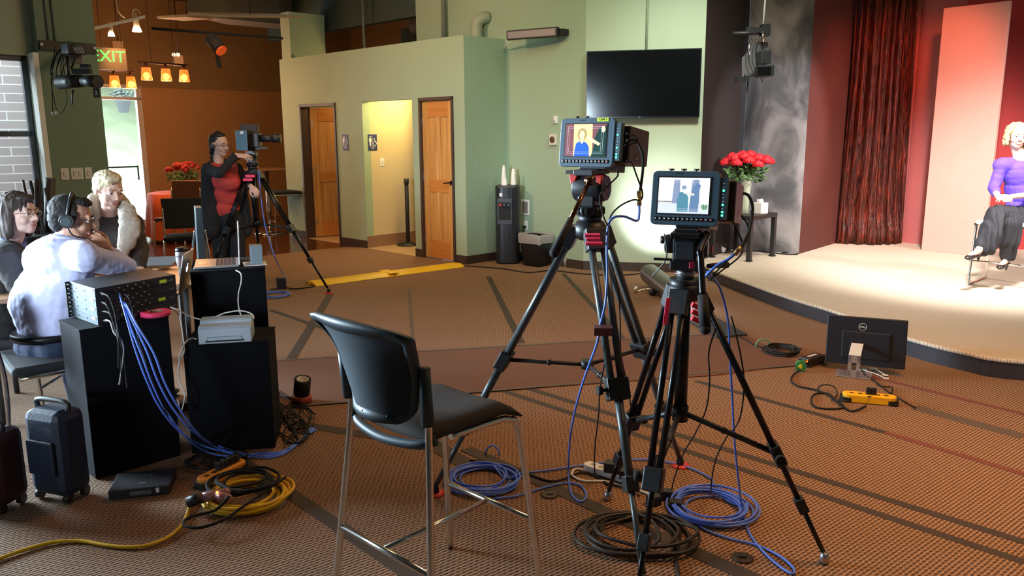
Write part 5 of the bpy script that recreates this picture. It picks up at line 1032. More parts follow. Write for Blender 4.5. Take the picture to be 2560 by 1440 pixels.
# ---- seated man in the lavender shirt
def man_shirt():
    hc = P(180, 548, 4.24); HM = HMt(hc, (.93, .34, -.20)); neck = P(166, 606, 4.22); sr_, sl_ = P(212, 642, 4.08), P(112, 640, 4.42); chest = P(160, 690, 4.22); pel = P(128, 838, 4.20)
    el, wrr = P(316, 668, 4.32), P(272, 626, 4.29); ell_, wll = Vector((-2.50, 4.72, .86)), Vector((-2.46, 4.92, .80))
    t = person('seated man in a lavender shirt wearing headphones, fist held to his mouth', (pel.x, pel.y, 0))
    b = MB(); head_blobs(b, HM, 1.04); b.cap(hc + Vector((-.015, 0, -.06)), neck - UP * .02, .058, .062); torso(b, pel, chest, neck, sl_, sr_, .86)
    for s_, e_, w_ in ((sr_, el, wrr), (sl_, ell_, wll)): b.cap(s_, e_, .042, .037); b.cap(e_, w_, .040, .029)
    hand_blobs(b, wrr, P(243, 600, 4.26) - wrr, (.5, -.7, .5), 1, (1.15, 1.2, 1.25, 1.3), .9, 1.05); hand_blobs(b, wll, (1, .2, -.1), (0, 0, 1), -1, (.3, .3, .3, .3), .2)
    kr, kl = Vector((-2.13, 4.43, .52)), Vector((-2.3, 4.68, .52)); hr_, hl_ = pel + Vector((.06, -.08, -.06)), pel + Vector((-.06, .1, -.06))
    for h_, k_ in ((hr_, kr), (hl_, kl)): b.cap(h_, k_, .07, .05); b.cap(k_, k_ + Vector((.02, .05, -.43)), .045, .035)
    b.build('body', SK1, t, remesh=.004, smooth=3)
    face_parts(t, HM, 1.04, 0, mat('dark_hair', (.009, .007, .006), .85)); glasses(t, HM, 1.04)
    # beard shadow and short hair
    T = lambda x, y, z: HM @ Vector((x, y, z)); Q = HM.to_3x3(); b = MB()
    b.ell(T(0, -.026, .046), (.082, .096, .084), Q, 20, 14).ell(T(0, -.062, .0), (.070, .055, .065), Q).ell(T(0, .035, .098), (.060, .052, .026), Q).ell(T(.0, -.06, -.03), (.058, .048, .05), Q)
    for x in (-1, 1): b.ell(T(x * .076, .012, .026), (.010, .022, .034), Q)
    b.build('hair', MATS['dark_hair'], t, remesh=.004, smooth=2, disp=lambda co, no: no * (.003 * noise.noise(co * 45) + .003 * noise.noise(co * 120)))
    # shirt
    b = MB(); torso(b, pel + UP * .03, chest, neck - UP * .03, sl_, sr_, 1.0, .026, .035); b.ell(chest.lerp(pel, .45) + Vector((-.05, -.02, 0)), (.17, .15, .22)); b.ell(chest.lerp(neck, .55), (.20, .15, .13)); b.ell(P(150, 650, 4.2), (.19, .15, .14)); b.ell(P(100, 760, 4.2), (.155, .14, .16)); b.ell(P(118, 795, 4.2), (.17, .145, .10))
    b.cap(sr_, el, .074, .058); b.cap(el, el.lerp(wrr, .72), .058, .043); b.cap(sl_, ell_, .074, .055); b.cap(ell_, wll.lerp(ell_, .2), .052, .042); b.cap(neck - UP * .01 + Vector((-.01, 0, 0)), neck - UP * .05, .076, .09)
    SH = mat('lavender_shirt', (.60, .60, .86), .8, noise_s=200, noise_a=.04)
    b.build('shirt', SH, t, remesh=.006, smooth=30, disp=wr(.005, (6, 6, 17)))
    MB().tube([neck + Vector((.055 * math.cos(a_) - .005, .062 * math.sin(a_), .022 + .012 * math.cos(a_ + 2.2))) * 1.12 - Vector((0, 0, .0)) for a_ in [i * .628 for i in range(10)]], .014, 8, True).build('collar', SH, t)
    bl_ = MB().lathe(P(126, 832, 4.2), [(.185, -.02), (.19, 0), (.185, .02)], 36).build('belt', BELT, t)
    b = MB(); b.ell(P(128, 862, 4.20), (.185, .16, .11))
    for h_, k_ in ((hr_, kr), (hl_, kl)): b.cap(h_, k_, .098, .072); b.cap(k_, k_ + Vector((.02, .05, -.42)), .065, .055)
    b.build('jeans', JEAN, t, remesh=.008, smooth=3, disp=wr(.006))
    b = MB(); 
    for k_ in (kr, kl): shoe(b, k_ + Vector((.02, .05, -.44)), (.8, .5, 0))
    b.build('shoes', BLK, t)
    # headphones
    b = MB(); b.tube([T(.092 * math.sin(a_), -.012, .012 + .128 * math.cos(a_)) for a_ in [R(x) for x in range(-85, 86, 17)]], .008, 8); b.build('headphone_band', BLK, t)
    for x in (-1, 1):
        c_ = MB().cyl(T(x * .078, -.012, -.004), T(x * .112, -.012, -.004), .040, .034, 20).build('ear_cup', BLK, t); MB().cyl(T(x * .112, -.012, -.004), T(x * .116, -.012, -.004), .026, .024, 20).build('cap_disc', mat('slate_disc', (.07, .09, .1), .35, .5), c_)
    b = MB().tube([T(.10, .0, -.04), T(.09, .03, -.075), T(.05, .085, -.085)], .004, 6).build('microphone_boom', BLK, t)
man_shirt()
crew_chair(-2.47, 4.14, R(-50), 'black chair with chrome frame under the man in the lavender shirt')
# ---- man with glasses at the left edge
def man_left():
    hc = P(48, 535, 4.60); HM = HMt(hc, (.95, -.16, -.02)); neck = P(22, 606, 4.62); sr_, sl_ = P(18, 650, 4.44), P(12, 640, 4.82); chest = P(5, 700, 4.62); pel = P(-5, 850, 4.6)
    t = person('man with shoulder-length dark hair and glasses in a dark jacket at the left edge', (pel.x, pel.y, 0))
    b = MB(); head_blobs(b, HM, 1.03); b.cap(hc + Vector((-.02, 0, -.06)), neck - UP * .02, .056, .06); torso(b, pel, chest, neck, sl_, sr_, .86)
    el, w_ = P(60, 735, 4.42), P(110, 705, 4.60); el2, w2_ = P(40, 725, 4.95), P(110, 712, 4.95)
    for s_, e_, w__ in ((sr_, el, w_), (sl_, el2, w2_)): b.cap(s_, e_, .04, .036); b.cap(e_, w__, .038, .028); hand_blobs(b, w__, (1, .2, 0), (0, 0, 1), 1, (.3, .35, .4, .4), .3)
    k1, k2 = pel + Vector((.42, -.02, -.03)), pel + Vector((.40, .2, -.03))
    for k_ in (k1, k2): b.cap(pel + Vector((.02, 0, -.04)), k_, .07, .05); b.cap(k_, k_ + Vector((.02, .03, -.42)), .045, .035)
    b.build('body', SK2, t, remesh=.005, smooth=3); BRH = mat('brown_hair', (.030, .017, .010), .8); face_parts(t, HM, 1.03, 0, BRH); glasses(t, HM, 1.03, mat('thin_gold_frame', (.35, .25, .15), .3, .8))
    T = lambda x, y, z: HM @ Vector((x, y, z)); Q = HM.to_3x3(); b = MB()
    b.ell(T(0, -.022, .048), (.085, .104, .086), Q, 20, 14).ell(T(0, .045, .095), (.055, .05, .022), Q).ell(T(0, -.065, -.03), (.082, .055, .10), Q)
    for x in (-1, 1): b.ell(T(x * .078, -.02, -.02), (.018, .045, .085), Q).ell(T(x * .076, -.03, -.085), (.02, .05, .06), Q)
    b.build('hair', BRH, t, remesh=.005, smooth=2, disp=lambda co, no: no * (.007 * noise.noise(Vector((co.x * 60, co.y * 60, co.z * 12)))))
    b = MB(); torso(b, pel + UP * .02, chest, neck - UP * .03, sl_, sr_, 1.0, .04, .03)
    for s_, e_, w__ in ((sr_, el, w_), (sl_, el2, w2_)): b.cap(s_, e_, .082, .062); b.cap(e_, e_.lerp(w__, .85), .06, .048)
    b.build('jacket', mat('dark_wool_jacket', (.028, .026, .024), .95, noise_s=150, noise_a=.4), t, remesh=.008, smooth=16, disp=wr(.008))
    MB().tube([neck + Vector((.06 * math.cos(a_) + .02, .06 * math.sin(a_), .02 - .04 * math.cos(a_))) for a_ in [i * .7 for i in range(9)]], .013, 8, True).build('shirt_collar', mat('blue_check_shirt', (.10, .13, .3), .7, noise_s=90, noise_a=.5), t)
    b = MB()
    for k_ in (k1, k2): b.cap(pel + Vector((.02, 0, -.04)), k_, .095, .07); b.cap(k_, k_ + Vector((.02, .03, -.42)), .065, .055)
    b.build('trousers', JEAN, t, remesh=.01, smooth=2)
man_left()
crew_chair(-2.98, 4.58, R(-85), 'black chair under the man with glasses at the left edge')
# ---- blonde woman leaning over the table
def blonde():
    D = 5.25; hc = P(270, 478, D); HM = HMt(hc, (.80, -.52, -.22), R(-4)); neck = P(270, 538, D + .05); sr_, sl_ = P(226, 572, D - .02), P(330, 566, D + .12); chest = P(284, 622, D + .08); pel = P(292, 700, D + .42)
    t = person('woman with short blonde hair and beige scarf collar leaning over the table', (pel.x, pel.y, 0))
    b = MB(); head_blobs(b, HM, 1.02); b.cap(hc + Vector((0, .01, -.06)), neck - UP * .03, .05, .055); b.cap(neck, chest + UP * .1, .06, .09); torso(b, pel, chest, neck - UP * .03, sl_, sr_, .82)
    el, w_ = P(352, 620, D + .05), P(352, 672, D - .08); el2, w2_ = P(215, 640, D - .1), P(225, 690, D - .2)
    for s_, e_, w__ in ((sl_, el, w_), (sr_, el2, w2_)): b.cap(s_, e_, .038, .034); b.cap(e_, w__, .034, .025)
    hand_blobs(b, w_, (.2, -.5, -.3), (.3, 0, 1), 1, (.2, .2, .2, .2), .2, .92); hand_blobs(b, w2_, (.2, -.6, -.2), (0, 0, 1), -1, (.2, .2, .2, .2), .2, .92)
    for s_ in (-.09, .09): b.cap(pel + Vector((s_, 0, -.04)), pel + Vector((s_, .02, -.42)), .075, .055); b.cap(pel + Vector((s_, .02, -.42)), Vector((pel.x + s_, pel.y + .05, .09)), .052, .038)
    b.build('body', SK2, t, remesh=.0045, smooth=3); BH = mat('ash_blonde_hair', (.50, .42, .26), .55, noise_s=80, noise_a=.35); face_parts(t, HM, 1.02, .4, mat('pale_brow', (.3, .2, .12), .6))
    T = lambda x, y, z: HM @ Vector((x, y, z)); Q = HM.to_3x3(); b = MB()
    b.ell(T(0, -.020, .052), (.082, .098, .084), Q, 20, 14).ell(T(.012, .040, .100), (.066, .060, .030), Q).ell(T(.03, .062, .088), (.042, .034, .024), Q).ell(T(0, -.06, .0), (.066, .05, .055), Q)
    for x in (-1, 1): b.ell(T(x * .074, .012, .034), (.011, .022, .026), Q)
    b.build('hair', BH, t, remesh=.004, smooth=2, disp=lambda co, no: no * (.007 * noise.noise(Vector((co.x * 70, co.y * 70, co.z * 25)))))
    CRD = mat('dark_brown_knit', (.050, .038, .034), .95, noise_s=120, noise_a=.4); b = MB(); torso(b, pel, chest, neck - UP * .06, sl_, sr_, .95, .03, .02)
    for s_, e_, w__ in ((sl_, el, w_), (sr_, el2, w2_)): b.cap(s_, e_, .068, .055); b.cap(e_, e_.lerp(w__, .82), .052, .042)
    b.ell(pel - UP * .10, (.2, .16, .26)); b.build('cardigan', CRD, t, remesh=.008, smooth=10, disp=wr(.010))
    BG = mat('beige_fleece_collar', (.40, .34, .28), .95, noise_s=90, noise_a=.25, bump=.6, bump_s=160)
    def flap(name, pts, wd3, th=.022):
        b = MB(); ps = smooth_path(pts, 4)
        for i, p_ in enumerate(ps):
            w_ = wd3[min(len(wd3) - 1, int(i / len(ps) * len(wd3)))]; b.ell(p_, (w_, th + .008, .05), frame((.55, -.8, .1)), 12, 8)
        b.build(name, BG, t, remesh=.006, smooth=4, disp=wr(.006))
    flap('collar', [P(300, 500, D + .08), P(318, 528, D + .0), P(324, 565, D - .08), P(318, 600, D - .10), P(306, 632, D - .08)], (.045, .06, .07, .058, .038))
    flap('collar', [P(236, 500, D + .05), P(234, 535, D - .02), P(240, 565, D - .06)], (.05, .045, .025))
    flap('collar', [P(300, 500, D + .10), P(268, 508, D + .15), P(240, 502, D + .10)], (.04, .05, .04))
    b = MB(); b.ell(chest + Vector((0, -.03, .06)), (.11, .12, .14)); b.build('dark_top', mat('black_top', (.012, .012, .014), .8), t, remesh=.008, smooth=3)
    b = MB()
    for s_ in (-.09, .09): b.cap(pel + Vector((s_, 0, -.1)), pel + Vector((s_, .02, -.42)), .10, .075); b.cap(pel + Vector((s_, .02, -.42)), Vector((pel.x + s_, pel.y + .05, .11)), .07, .055)
    b.build('trousers', mat('black_trousers', (.012, .012, .016), .8), t, remesh=.01, smooth=2)
    b = MB()
    for s_ in (-.09, .09): shoe(b, Vector((pel.x + s_, pel.y + .05, .09)), (.2, -1, 0), .24)
    b.build('shoes', BLK, t)
blonde()
# ---- camera operator
def operator():
    D = 8.2; hc = P(549, 363, D); HM = HMt(hc, (.86, -.48, -.10), R(4)); neck = P(543, 412, D); sr_, sl_ = P(520, 424, D - .10), P(592, 420, D + .12); chest = P(566, 455, D + .02); pel = P(568, 535, D + .05)
    t = person('woman in a red top and black cardigan operating the video camera, with headset and glasses', (pel.x, pel.y, 0))
    el, w_ = P(548, 434, D - .30), P(590, 388, D - .12); el2, w2_ = P(616, 462, D + .12), P(628, 466, D - .05)
    b = MB(); head_blobs(b, HM, 1.0); b.cap(hc + Vector((-.01, .01, -.06)), neck - UP * .03, .048, .055); b.cap(neck, chest + UP * .08, .055, .08); torso(b, pel, chest, neck - UP * .02, sl_, sr_, .84)
    for s_, e_, w__ in ((sr_, el, w_), (sl_, el2, w2_)): b.cap(s_, e_, .037, .033); b.cap(e_, w__, .033, .024)
    hand_blobs(b, w_, (.9, .1, -.1), (-.1, -.5, .9), -1, (.25, .35, .35, .45), .1, .98, .4); hand_blobs(b, w2_, (.5, -.2, -.5), (.3, -.6, .3), 1, (.7, .7, .8, .8), .5, .92)
    for s_ in (-.085, .085): b.cap(pel + Vector((s_, 0, -.04)), pel + Vector((s_, -.02, -.40)), .075, .055); b.cap(pel + Vector((s_, -.02, -.40)), Vector((pel.x + s_, pel.y, .09)), .052, .038)
    b.build('body', SK2, t, remesh=.0045, smooth=3); HR = mat('black_hair', (.014, .009, .007), .45); face_parts(t, HM, 1.0, 0, HR); glasses(t, HM, 1.0, mat('thin_brown_frame', (.12, .06, .04), .3, .5))
    T = lambda x, y, z: HM @ Vector((x, y, z)); Q = HM.to_3x3(); b = MB()
    b.ell(T(0, -.030, .048), (.082, .096, .083), Q, 20, 14).ell(T(0, .012, .100), (.060, .050, .026), Q).ell(T(0, -.07, -.01), (.066, .05, .06), Q).ell(T(-.01, -.10, -.075), (.048, .05, .055), Q).ell(T(-.0, -.10, -.13), (.035, .04, .05), Q)
    b.build('hair', HR, t, remesh=.004, smooth=3, disp=lambda co, no: no * (.003 * noise.noise(co * 60)))
    b = MB().tube([T(.090 * math.sin(a_), -.02, .012 + .126 * math.cos(a_)) for a_ in [R(x) for x in range(-90, 91, 18)]], .0045, 8); b.build('headset_band', BLK, t)
    MB().cyl(T(.076, -.012, .0), T(.098, -.012, .0), .028, .022, 16).build('ear_cup', mat('slate_pad', (.05, .07, .08), .5), t); MB().cyl(T(-.076, -.012, .0), T(-.098, -.012, .0), .028, .022, 16).build('ear_cup', MATS['slate_pad'], t)
    MB().tube([T(-.09, .0, -.01), T(-.085, .06, -.04), T(-.05, .125, -.065)], .003, 6).ell(T(-.045, .13, -.068), .010).build('microphone_boom', BLK, t)
    b = MB(); torso(b, pel + UP * .05, chest, neck - UP * .10, sl_.lerp(sr_, .15), sr_.lerp(sl_, .15), .88, .016); b.ell(chest + Vector((.03, -.06, -.0)), (.13, .09, .10)); b.build('red_top', mat('coral_red_top', (.50, .05, .045), .8, noise_s=60, noise_a=.08), t, remesh=.006, smooth=4, disp=wr(.006))
    CB = mat('black_knit_cardigan', (.013, .014, .020), .9, noise_s=100, noise_a=.3); b = MB()
    b.cap(sr_, el, .062, .052); b.cap(el, el.lerp(w_, .88), .050, .036); b.cap(sl_, el2, .058, .05); b.cap(el2, el2.lerp(w2_, .7), .048, .038)
    b.cap(sr_ + UP * .01, P(536, 408, D + .02), .06, .045); b.cap(sl_, P(562, 408, D + .06), .055, .045)
    for a_, c_, r1, r2 in ((P(524, 430, D - .02), P(528, 575, D - .06), .085, .095), (P(536, 470, D + .06), P(540, 580, D + .05), .09, .10), (P(540, 440, D + .12), P(560, 580, D + .16), .11, .11), (P(600, 430, D + .12), P(612, 575, D + .10), .05, .075), (P(590, 470, D + .16), P(596, 580, D + .18), .08, .09)): b.cap(a_, c_, r1, r2)
    b.build('cardigan', CB, t, remesh=.007, smooth=4, disp=wr(.008, (8, 8, 3)))
    b = MB(); b.ell(pel - UP * .04, (.17, .13, .14))
    for s_ in (-.085, .085): b.cap(pel + Vector((s_, 0, -.06)), pel + Vector((s_, -.02, -.40)), .10, .085); b.cap(pel + Vector((s_, -.02, -.40)), Vector((pel.x + s_, pel.y, .07)), .085, .085)
    b.build('trousers', mat('black_wide_trousers', (.010, .010, .013), .85), t, remesh=.009, smooth=3, disp=wr(.006, (8, 8, 3)))
    b = MB()
    for s_ in (-.085, .085): shoe(b, Vector((pel.x + s_, pel.y - .02, .085)), (.4, -1, 0), .24)
    b.build('shoes', BLK, t)
operator()
# ---- seated woman on the stage and her stool
def stage_woman():
    D = 7.75; hc = P(2544, 342, D); HM = HMt(hc, (-.30, -.94, -.06), R(-5)); neck = P(2550, 390, D + .02); sr_, sl_ = P(2504, 413, D), P(2602, 413, D + .05); chest = P(2552, 440, D + .02); pel = P(2560, 535, D + .05)
    t = person('smiling woman with curly blonde hair in a purple sweater seated on the stage', (pel.x, pel.y, SZ))
    el, w_ = P(2484, 470, D - .02), P(2495, 492, D - .25); el2, w2_ = P(2628, 480, D), P(2528, 492, D - .26)
    b = MB(); head_blobs(b, HM, .98); b.cap(hc + Vector((0, .02, -.06)), neck - UP * .03, .048, .055); b.ell(neck + Vector((0, -.03, -.055)), (.12, .055, .06)); torso(b, pel, chest, neck - UP * .03, sr_, sl_, .84)
    for s_, e_, w__ in ((sr_, el, w_), (sl_, el2, w2_)): b.cap(s_, e_, .038, .034); b.cap(e_, w__, .034, .025)
    hand_blobs(b, w_, (.9, -.2, .05), (0, -.4, .9), 1, (.6, .6, .7, .8), .5, .92); hand_blobs(b, w2_, (-.9, -.1, .05), (0, -.5, .9), -1, (.5, .5, .6, .7), .4, .92)
    k1, a1_ = P(2492, 536, D - .36), P(2446, 628, D - .46); k2, a2_ = P(2528, 560, D - .38), P(2517, 650, D - .30)
    b.cap(pel + Vector((.05, 0, -.04)), k1, .075, .055); b.cap(k1, a1_, .05, .032); b.cap(pel + Vector((-.05, 0, -.05)), k2, .075, .055); b.cap(k2, a2_, .05, .032)
    f1, f2 = P(2424, 640, D - .56), P(2502, 664, D - .45)
    b.cap(a1_, f1, .028, .022); b.cap(a2_, f2, .028, .022)
    b.build('body', SK2, t, remesh=.0045, smooth=3); face_parts(t, HM, .98, 1, mat('blonde_brow', (.3, .2, .1), .6)); BH = mat('curly_blonde_hair', (.62, .42, .20), .5, noise_s=70, noise_a=.4)
    T = lambda x, y, z: HM @ Vector((x, y, z)); Q = HM.to_3x3(); b = MB(); b.ell(T(0, -.025, .055), (.088, .098, .084), Q, 20, 14)
    rnd = random.Random(4)
    for i in range(150):
        a_ = rnd.uniform(-2.25, 2.25); z_ = rnd.uniform(-.085, .12); r_ = .098 * math.sqrt(max(.05, 1 - (max(0, z_ - .02) / .13) ** 2)); y_ = -r_ * math.cos(a_); 
        if y_ > .05 and z_ < .07: continue
        b.ell(T(r_ * math.sin(a_), y_ - .005, z_), rnd.uniform(.015, .024), None, 8, 6)
    b.build('hair', BH, t, remesh=.004, smooth=1, disp=lambda co, no: no * .004 * noise.noise(co * 80))
    b = MB(); torso(b, pel + UP * .06, chest, neck - UP * .08, sr_, sl_, .96, .022, .01)
    for s_, e_, w__ in ((sr_, el, w_), (sl_, el2, w2_)): b.cap(s_ - UP * .015, e_, .056, .052); b.cap(e_, e_.lerp(w__, .5), .050, .046)
    b.build('sweater', mat('violet_sweater', (.12, .06, .62), .8, noise_s=60, noise_a=.06), t, remesh=.006, smooth=18, disp=wr(.005))
    b = MB(); b.ell(pel - UP * .02, (.17, .14, .12)); b.cap(pel + Vector((.05, 0, -.03)), k1, .10, .085); b.cap(pel + Vector((-.05, 0, -.04)), k2, .10, .08)
    b.cap(k1, P(2476, 585, D - .42), .085, .10); b.cap(P(2476, 585, D - .42), P(2466, 614, D - .43), .10, .095); b.cap(k2, P(2524, 600, D - .36), .085, .09); b.cap(P(2524, 600, D - .36), P(2519, 638, D - .32), .085, .065)
    b.build('trousers', mat('charcoal_pleated_trousers', (.018, .018, .024), .8), t, remesh=.007, smooth=3, disp=lambda co, no: no * (.009 * math.sin(co.x * 95 + 4 * noise.noise(co * 6))))
    BS = mat('black_patent_shoe', (.03, .02, .02), .3)
    for f_, a_ in ((f1, a1_), (f2, a2_)):
        d_ = (f_ - a_); d_.z *= .4; d_.normalize(); Q_ = frame(d_); b = MB(); c_ = f_ - d_ * .02 - UP * .012; b.ell(c_, (.038, .085, .026), Q_, 14, 8); b.ell(a_ + d_ * .0 - UP * .035, (.034, .04, .026), Q_, 12, 8); b.cap(a_ - UP * .05 - d_ * .012, a_ - UP * .095 - d_ * .015, .016, .008, 8); b.build('shoe', BS, t)
stage_woman()
A_, B_ = Vector((4.445, 7.616, SZ)), Vector((4.809, 7.952, SZ)); sd_ = Vector((.68, -.73, 0)) * .50; t = thing('stage_stool', 'white-seated stool with a black and chrome sled frame under the woman on stage', 'stool', tuple((A_ + B_ + sd_) / 2))
fr = (B_ - A_).normalized()
for k in (0, 1):
    o_ = sd_ * k; MB().tube([A_ + o_ + UP * .60 + fr * .1, A_ + o_ + UP * .57 + fr * .06, A_ + o_ + UP * .012, A_ + o_ + fr * .03 + UP * .012, B_ + o_ - fr * .03 + UP * .012, B_ + o_ + UP * .04, B_ + o_ + UP * .6 - fr * .05], .011, 8, k=4).build('sled_leg', CHR if k else CHR, t)
MB().cyl(A_ + UP * .24 + fr * .05 - sd_ * .05, A_ + sd_ + UP * .24 + fr * .05, .010).build('foot_rail', CHR, t)
MB().obox(A_ + UP * .60 + fr * .02, fr * .46, sd_, UP * .035).build('seat', WHT, t, bevel=.012)
MB().cyl(A_ + UP * .60 + fr * .02, B_ + UP * .60 - fr * .02, .012).build('side_rail', BLK, t)
# ================================================================ FLOOR TAPE, CABLES, SMALL THINGS
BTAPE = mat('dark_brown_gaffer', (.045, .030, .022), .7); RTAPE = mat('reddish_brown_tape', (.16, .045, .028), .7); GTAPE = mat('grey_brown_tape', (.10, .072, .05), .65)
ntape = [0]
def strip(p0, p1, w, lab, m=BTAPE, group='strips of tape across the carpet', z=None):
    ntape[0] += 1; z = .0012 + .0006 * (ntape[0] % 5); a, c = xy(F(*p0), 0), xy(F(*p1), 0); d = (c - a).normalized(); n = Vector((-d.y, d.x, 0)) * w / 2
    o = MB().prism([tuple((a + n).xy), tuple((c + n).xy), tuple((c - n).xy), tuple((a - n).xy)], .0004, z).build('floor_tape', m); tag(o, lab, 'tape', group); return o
# brown runner with taped edges
rp = [(676, 905), (900, 889), (1250, 869), (1560, 851), (1790, 836), (1870, 842), (1998, 912), (1780, 940), (1250, 977), (760, 1015), (672, 1022)]
o = MB().prism([tuple(F(*p).xy) for p in rp], .0004, .006).build('floor_runner', mat('flat_brown_runner', (.135, .055, .028), .85, noise_s=120, noise_a=.25)); tag(o, 'flat brown runner mat crossing the carpet behind the stool and tripods', 'mat')
for i, (a, c, w, lab) in enumerate((((676, 905), (900, 889), .035, 'tape strip on the far left edge of the brown runner'), ((900, 889), (1790, 836), .035, 'long tape strip on the far edge of the brown runner'), ((672, 1022), (1250, 977), .03, 'tape strip on the near left edge of the brown runner'), ((1250, 977), (1998, 914), .03, 'long tape strip on the near right edge of the brown runner'))):
    A_, C_ = xy(F(*a), 0), xy(F(*c), 0); d = (C_ - A_).normalized(); n = Vector((-d.y, d.x, 0)) * w / 2; o = MB().prism([tuple((A_ + n).xy), tuple((C_ + n).xy), tuple((C_ - n).xy), tuple((A_ - n).xy)], .0061, .0078).build('edge_tape', GTAPE); tag(o, lab, 'tape', 'tape along the brown runner')
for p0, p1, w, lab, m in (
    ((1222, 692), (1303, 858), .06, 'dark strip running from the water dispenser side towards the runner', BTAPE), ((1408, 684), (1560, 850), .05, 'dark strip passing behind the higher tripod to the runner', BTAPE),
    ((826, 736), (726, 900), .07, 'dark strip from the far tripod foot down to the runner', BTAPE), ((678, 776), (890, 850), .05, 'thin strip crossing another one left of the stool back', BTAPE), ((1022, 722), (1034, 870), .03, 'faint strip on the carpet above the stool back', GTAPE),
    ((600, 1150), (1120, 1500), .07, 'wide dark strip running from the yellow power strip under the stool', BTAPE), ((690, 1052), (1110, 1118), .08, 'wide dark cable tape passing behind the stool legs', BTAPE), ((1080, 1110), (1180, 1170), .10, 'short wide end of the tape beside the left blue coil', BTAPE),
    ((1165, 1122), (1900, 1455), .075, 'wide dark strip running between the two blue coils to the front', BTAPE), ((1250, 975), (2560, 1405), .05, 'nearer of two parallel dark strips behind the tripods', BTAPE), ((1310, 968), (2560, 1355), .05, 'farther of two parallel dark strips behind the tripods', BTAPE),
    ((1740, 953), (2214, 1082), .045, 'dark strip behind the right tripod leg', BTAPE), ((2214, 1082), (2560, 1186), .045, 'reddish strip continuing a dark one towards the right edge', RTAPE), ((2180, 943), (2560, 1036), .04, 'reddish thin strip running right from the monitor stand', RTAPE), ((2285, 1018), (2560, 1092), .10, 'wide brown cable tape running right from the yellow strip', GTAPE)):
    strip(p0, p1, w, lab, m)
# cables ---------------------------------------------------------
def cable(lab, pts, r=.004, m=RUB, group=None, name='cable', n=6, closed=False, parent=None):
    o = MB().tube(pts, r, n, closed, 5).build(name, m, parent)
    if parent is None: tag(o, lab, 'cable', group)
    return o
def FF(x, y, r=.005): return F(x, y, r + .003)
def PD(*a): return [P(x, y, d) if d else FF(x, y) for x, y, d in a]
def coil(lab, cx, cy, rad, turns, r, m, name='cable_coil', el=1.0, ang=0, jit=.012, lead=(), lead0=(), seed=1, sp=.35, cat='cable'):
    rd = random.Random(seed); c = xy(F(cx, cy), 0); pts = [p for p in lead0]; N = 14
    for k in range(turns * N + 1):
        a = 2 * math.pi * k / N + ang; t = k / N; q = rad * (1 - sp * (.5 + .5 * math.sin(t * 2.4 + seed))) + jit * noise.noise(Vector((t * .9, seed, math.cos(a))))
        ox = .02 * math.sin(t * 1.9 + seed) ; z = r * 1.3 + .0015 + (r * 2.0) * (k / (turns * N)) * turns * .33 + .3 * r * math.sin(k * 1.7)
        pts.append(c + Vector((q * math.cos(a) + ox, q * el * math.sin(a) + .015 * math.cos(t * 2.3), z)))
    pts += [p for p in lead]; o = MB().tube(pts, r, 7, False, 3).build(name, m); tag(o, lab, cat); return o
# blue bundle from the rack over the pedestals
bl = 'blue cables running down from the rack across the pedestal fronts'
for i, (dx, dy, dd_) in enumerate(((0, 0, 0), (26, -4, .02), (44, 2, -.02), (14, 8, .05))):
    pts = PD((298 + i * 1.5, 733 + 22 * (i > 0) , 3.70), (306 + dx * .2, 760, 3.60), (320 + dx * .5, 810 + dy, 3.52 + dd_), (340 + dx, 880 + dy, 3.48 + dd_), (368 + dx, 955 + dy, 3.46 + dd_), (400 + dx * 1.1, 1020 + dy, 3.48 + dd_), (448 + dx, 1078 + dy * 1.5, 3.56)) + [FF(505 + dx * .7, 1113 + dy * 2, .006 + .05), FF(575 + dx * .5, 1133 + dy, .02), FF(650, 1144 - 4 * i), FF(702, 1138 - 3 * i), FF(742, 1112 - 2 * i), FF(778 + 4 * i, 1068 + 2 * i)]
    cable(['leftmost blue cable of the bundle falling from the rack', 'second blue cable of the bundle falling from the rack', 'rightmost blue cable of the bundle falling from the rack', 'third blue cable hanging between the others below the rack'][i], pts, .0048, BLUEC, 'blue cable bundle')
GRYC = mat('grey_cable_jacket', (.30, .30, .30), .5)
for i, (pts, m_, lab) in enumerate((
    (((255, 735, 3.62), (272, 742, 3.57), (285, 775, 3.55), (292, 810, 3.53), (300, 850, 3.5), (310, 900, 3.5), (318, 970, 3.5)), RUB, 'black cable plugged into the topmost rack unit'),
    (((258, 757, 3.62), (268, 765, 3.57), (280, 795, 3.55), (290, 830, 3.53), (300, 880, 3.5), (304, 960, 3.5)), RUB, 'black cable plugged into the second highest rack unit'),
    (((262, 778, 3.62), (275, 785, 3.58), (288, 812, 3.55), (296, 850, 3.5), (296, 920, 3.5)), RUB, 'black cable plugged into the second lowest rack unit'),
    (((264, 800, 3.62), (276, 805, 3.58), (285, 832, 3.54), (303, 850, 3.52), (309, 878, 3.5), (303, 930, 3.5), (298, 962, 3.5)), GRYC, 'grey cable with white tag plugged into the lowest rack unit'),
    (((308, 735, 3.70), (322, 745, 3.64), (332, 775, 3.6), (336, 800, 3.58), (350, 860, 3.52), (380, 950, 3.46), (420, 1040, 3.5)), RUB, 'black cable hanging beside the blue bundle below the rack'))):
    cable(lab, PD(*pts), .0035, m_, 'thin rack cables')
cable('white cable from the open laptop down to the silver drive box', PD((590, 676, 4.19), (602, 684, 4.14), (603, 705, 4.12), (596, 735, 4.12), (597, 770, 4.11), (608, 800, 4.09), (622, 822, 4.06)), .0035, WHC, 'white desk cables')
cable('white cable looping over the silver drive box to the right', PD((426, 768, 3.93), (445, 775, 3.93), (480, 793, 4.0), (520, 799, 4.03), (560, 783, 4.06), (600, 777, 4.05), (628, 784, 4.03), (634, 797, 4.03), (618, 803, 4.06)), .0035, WHC, 'white desk cables')
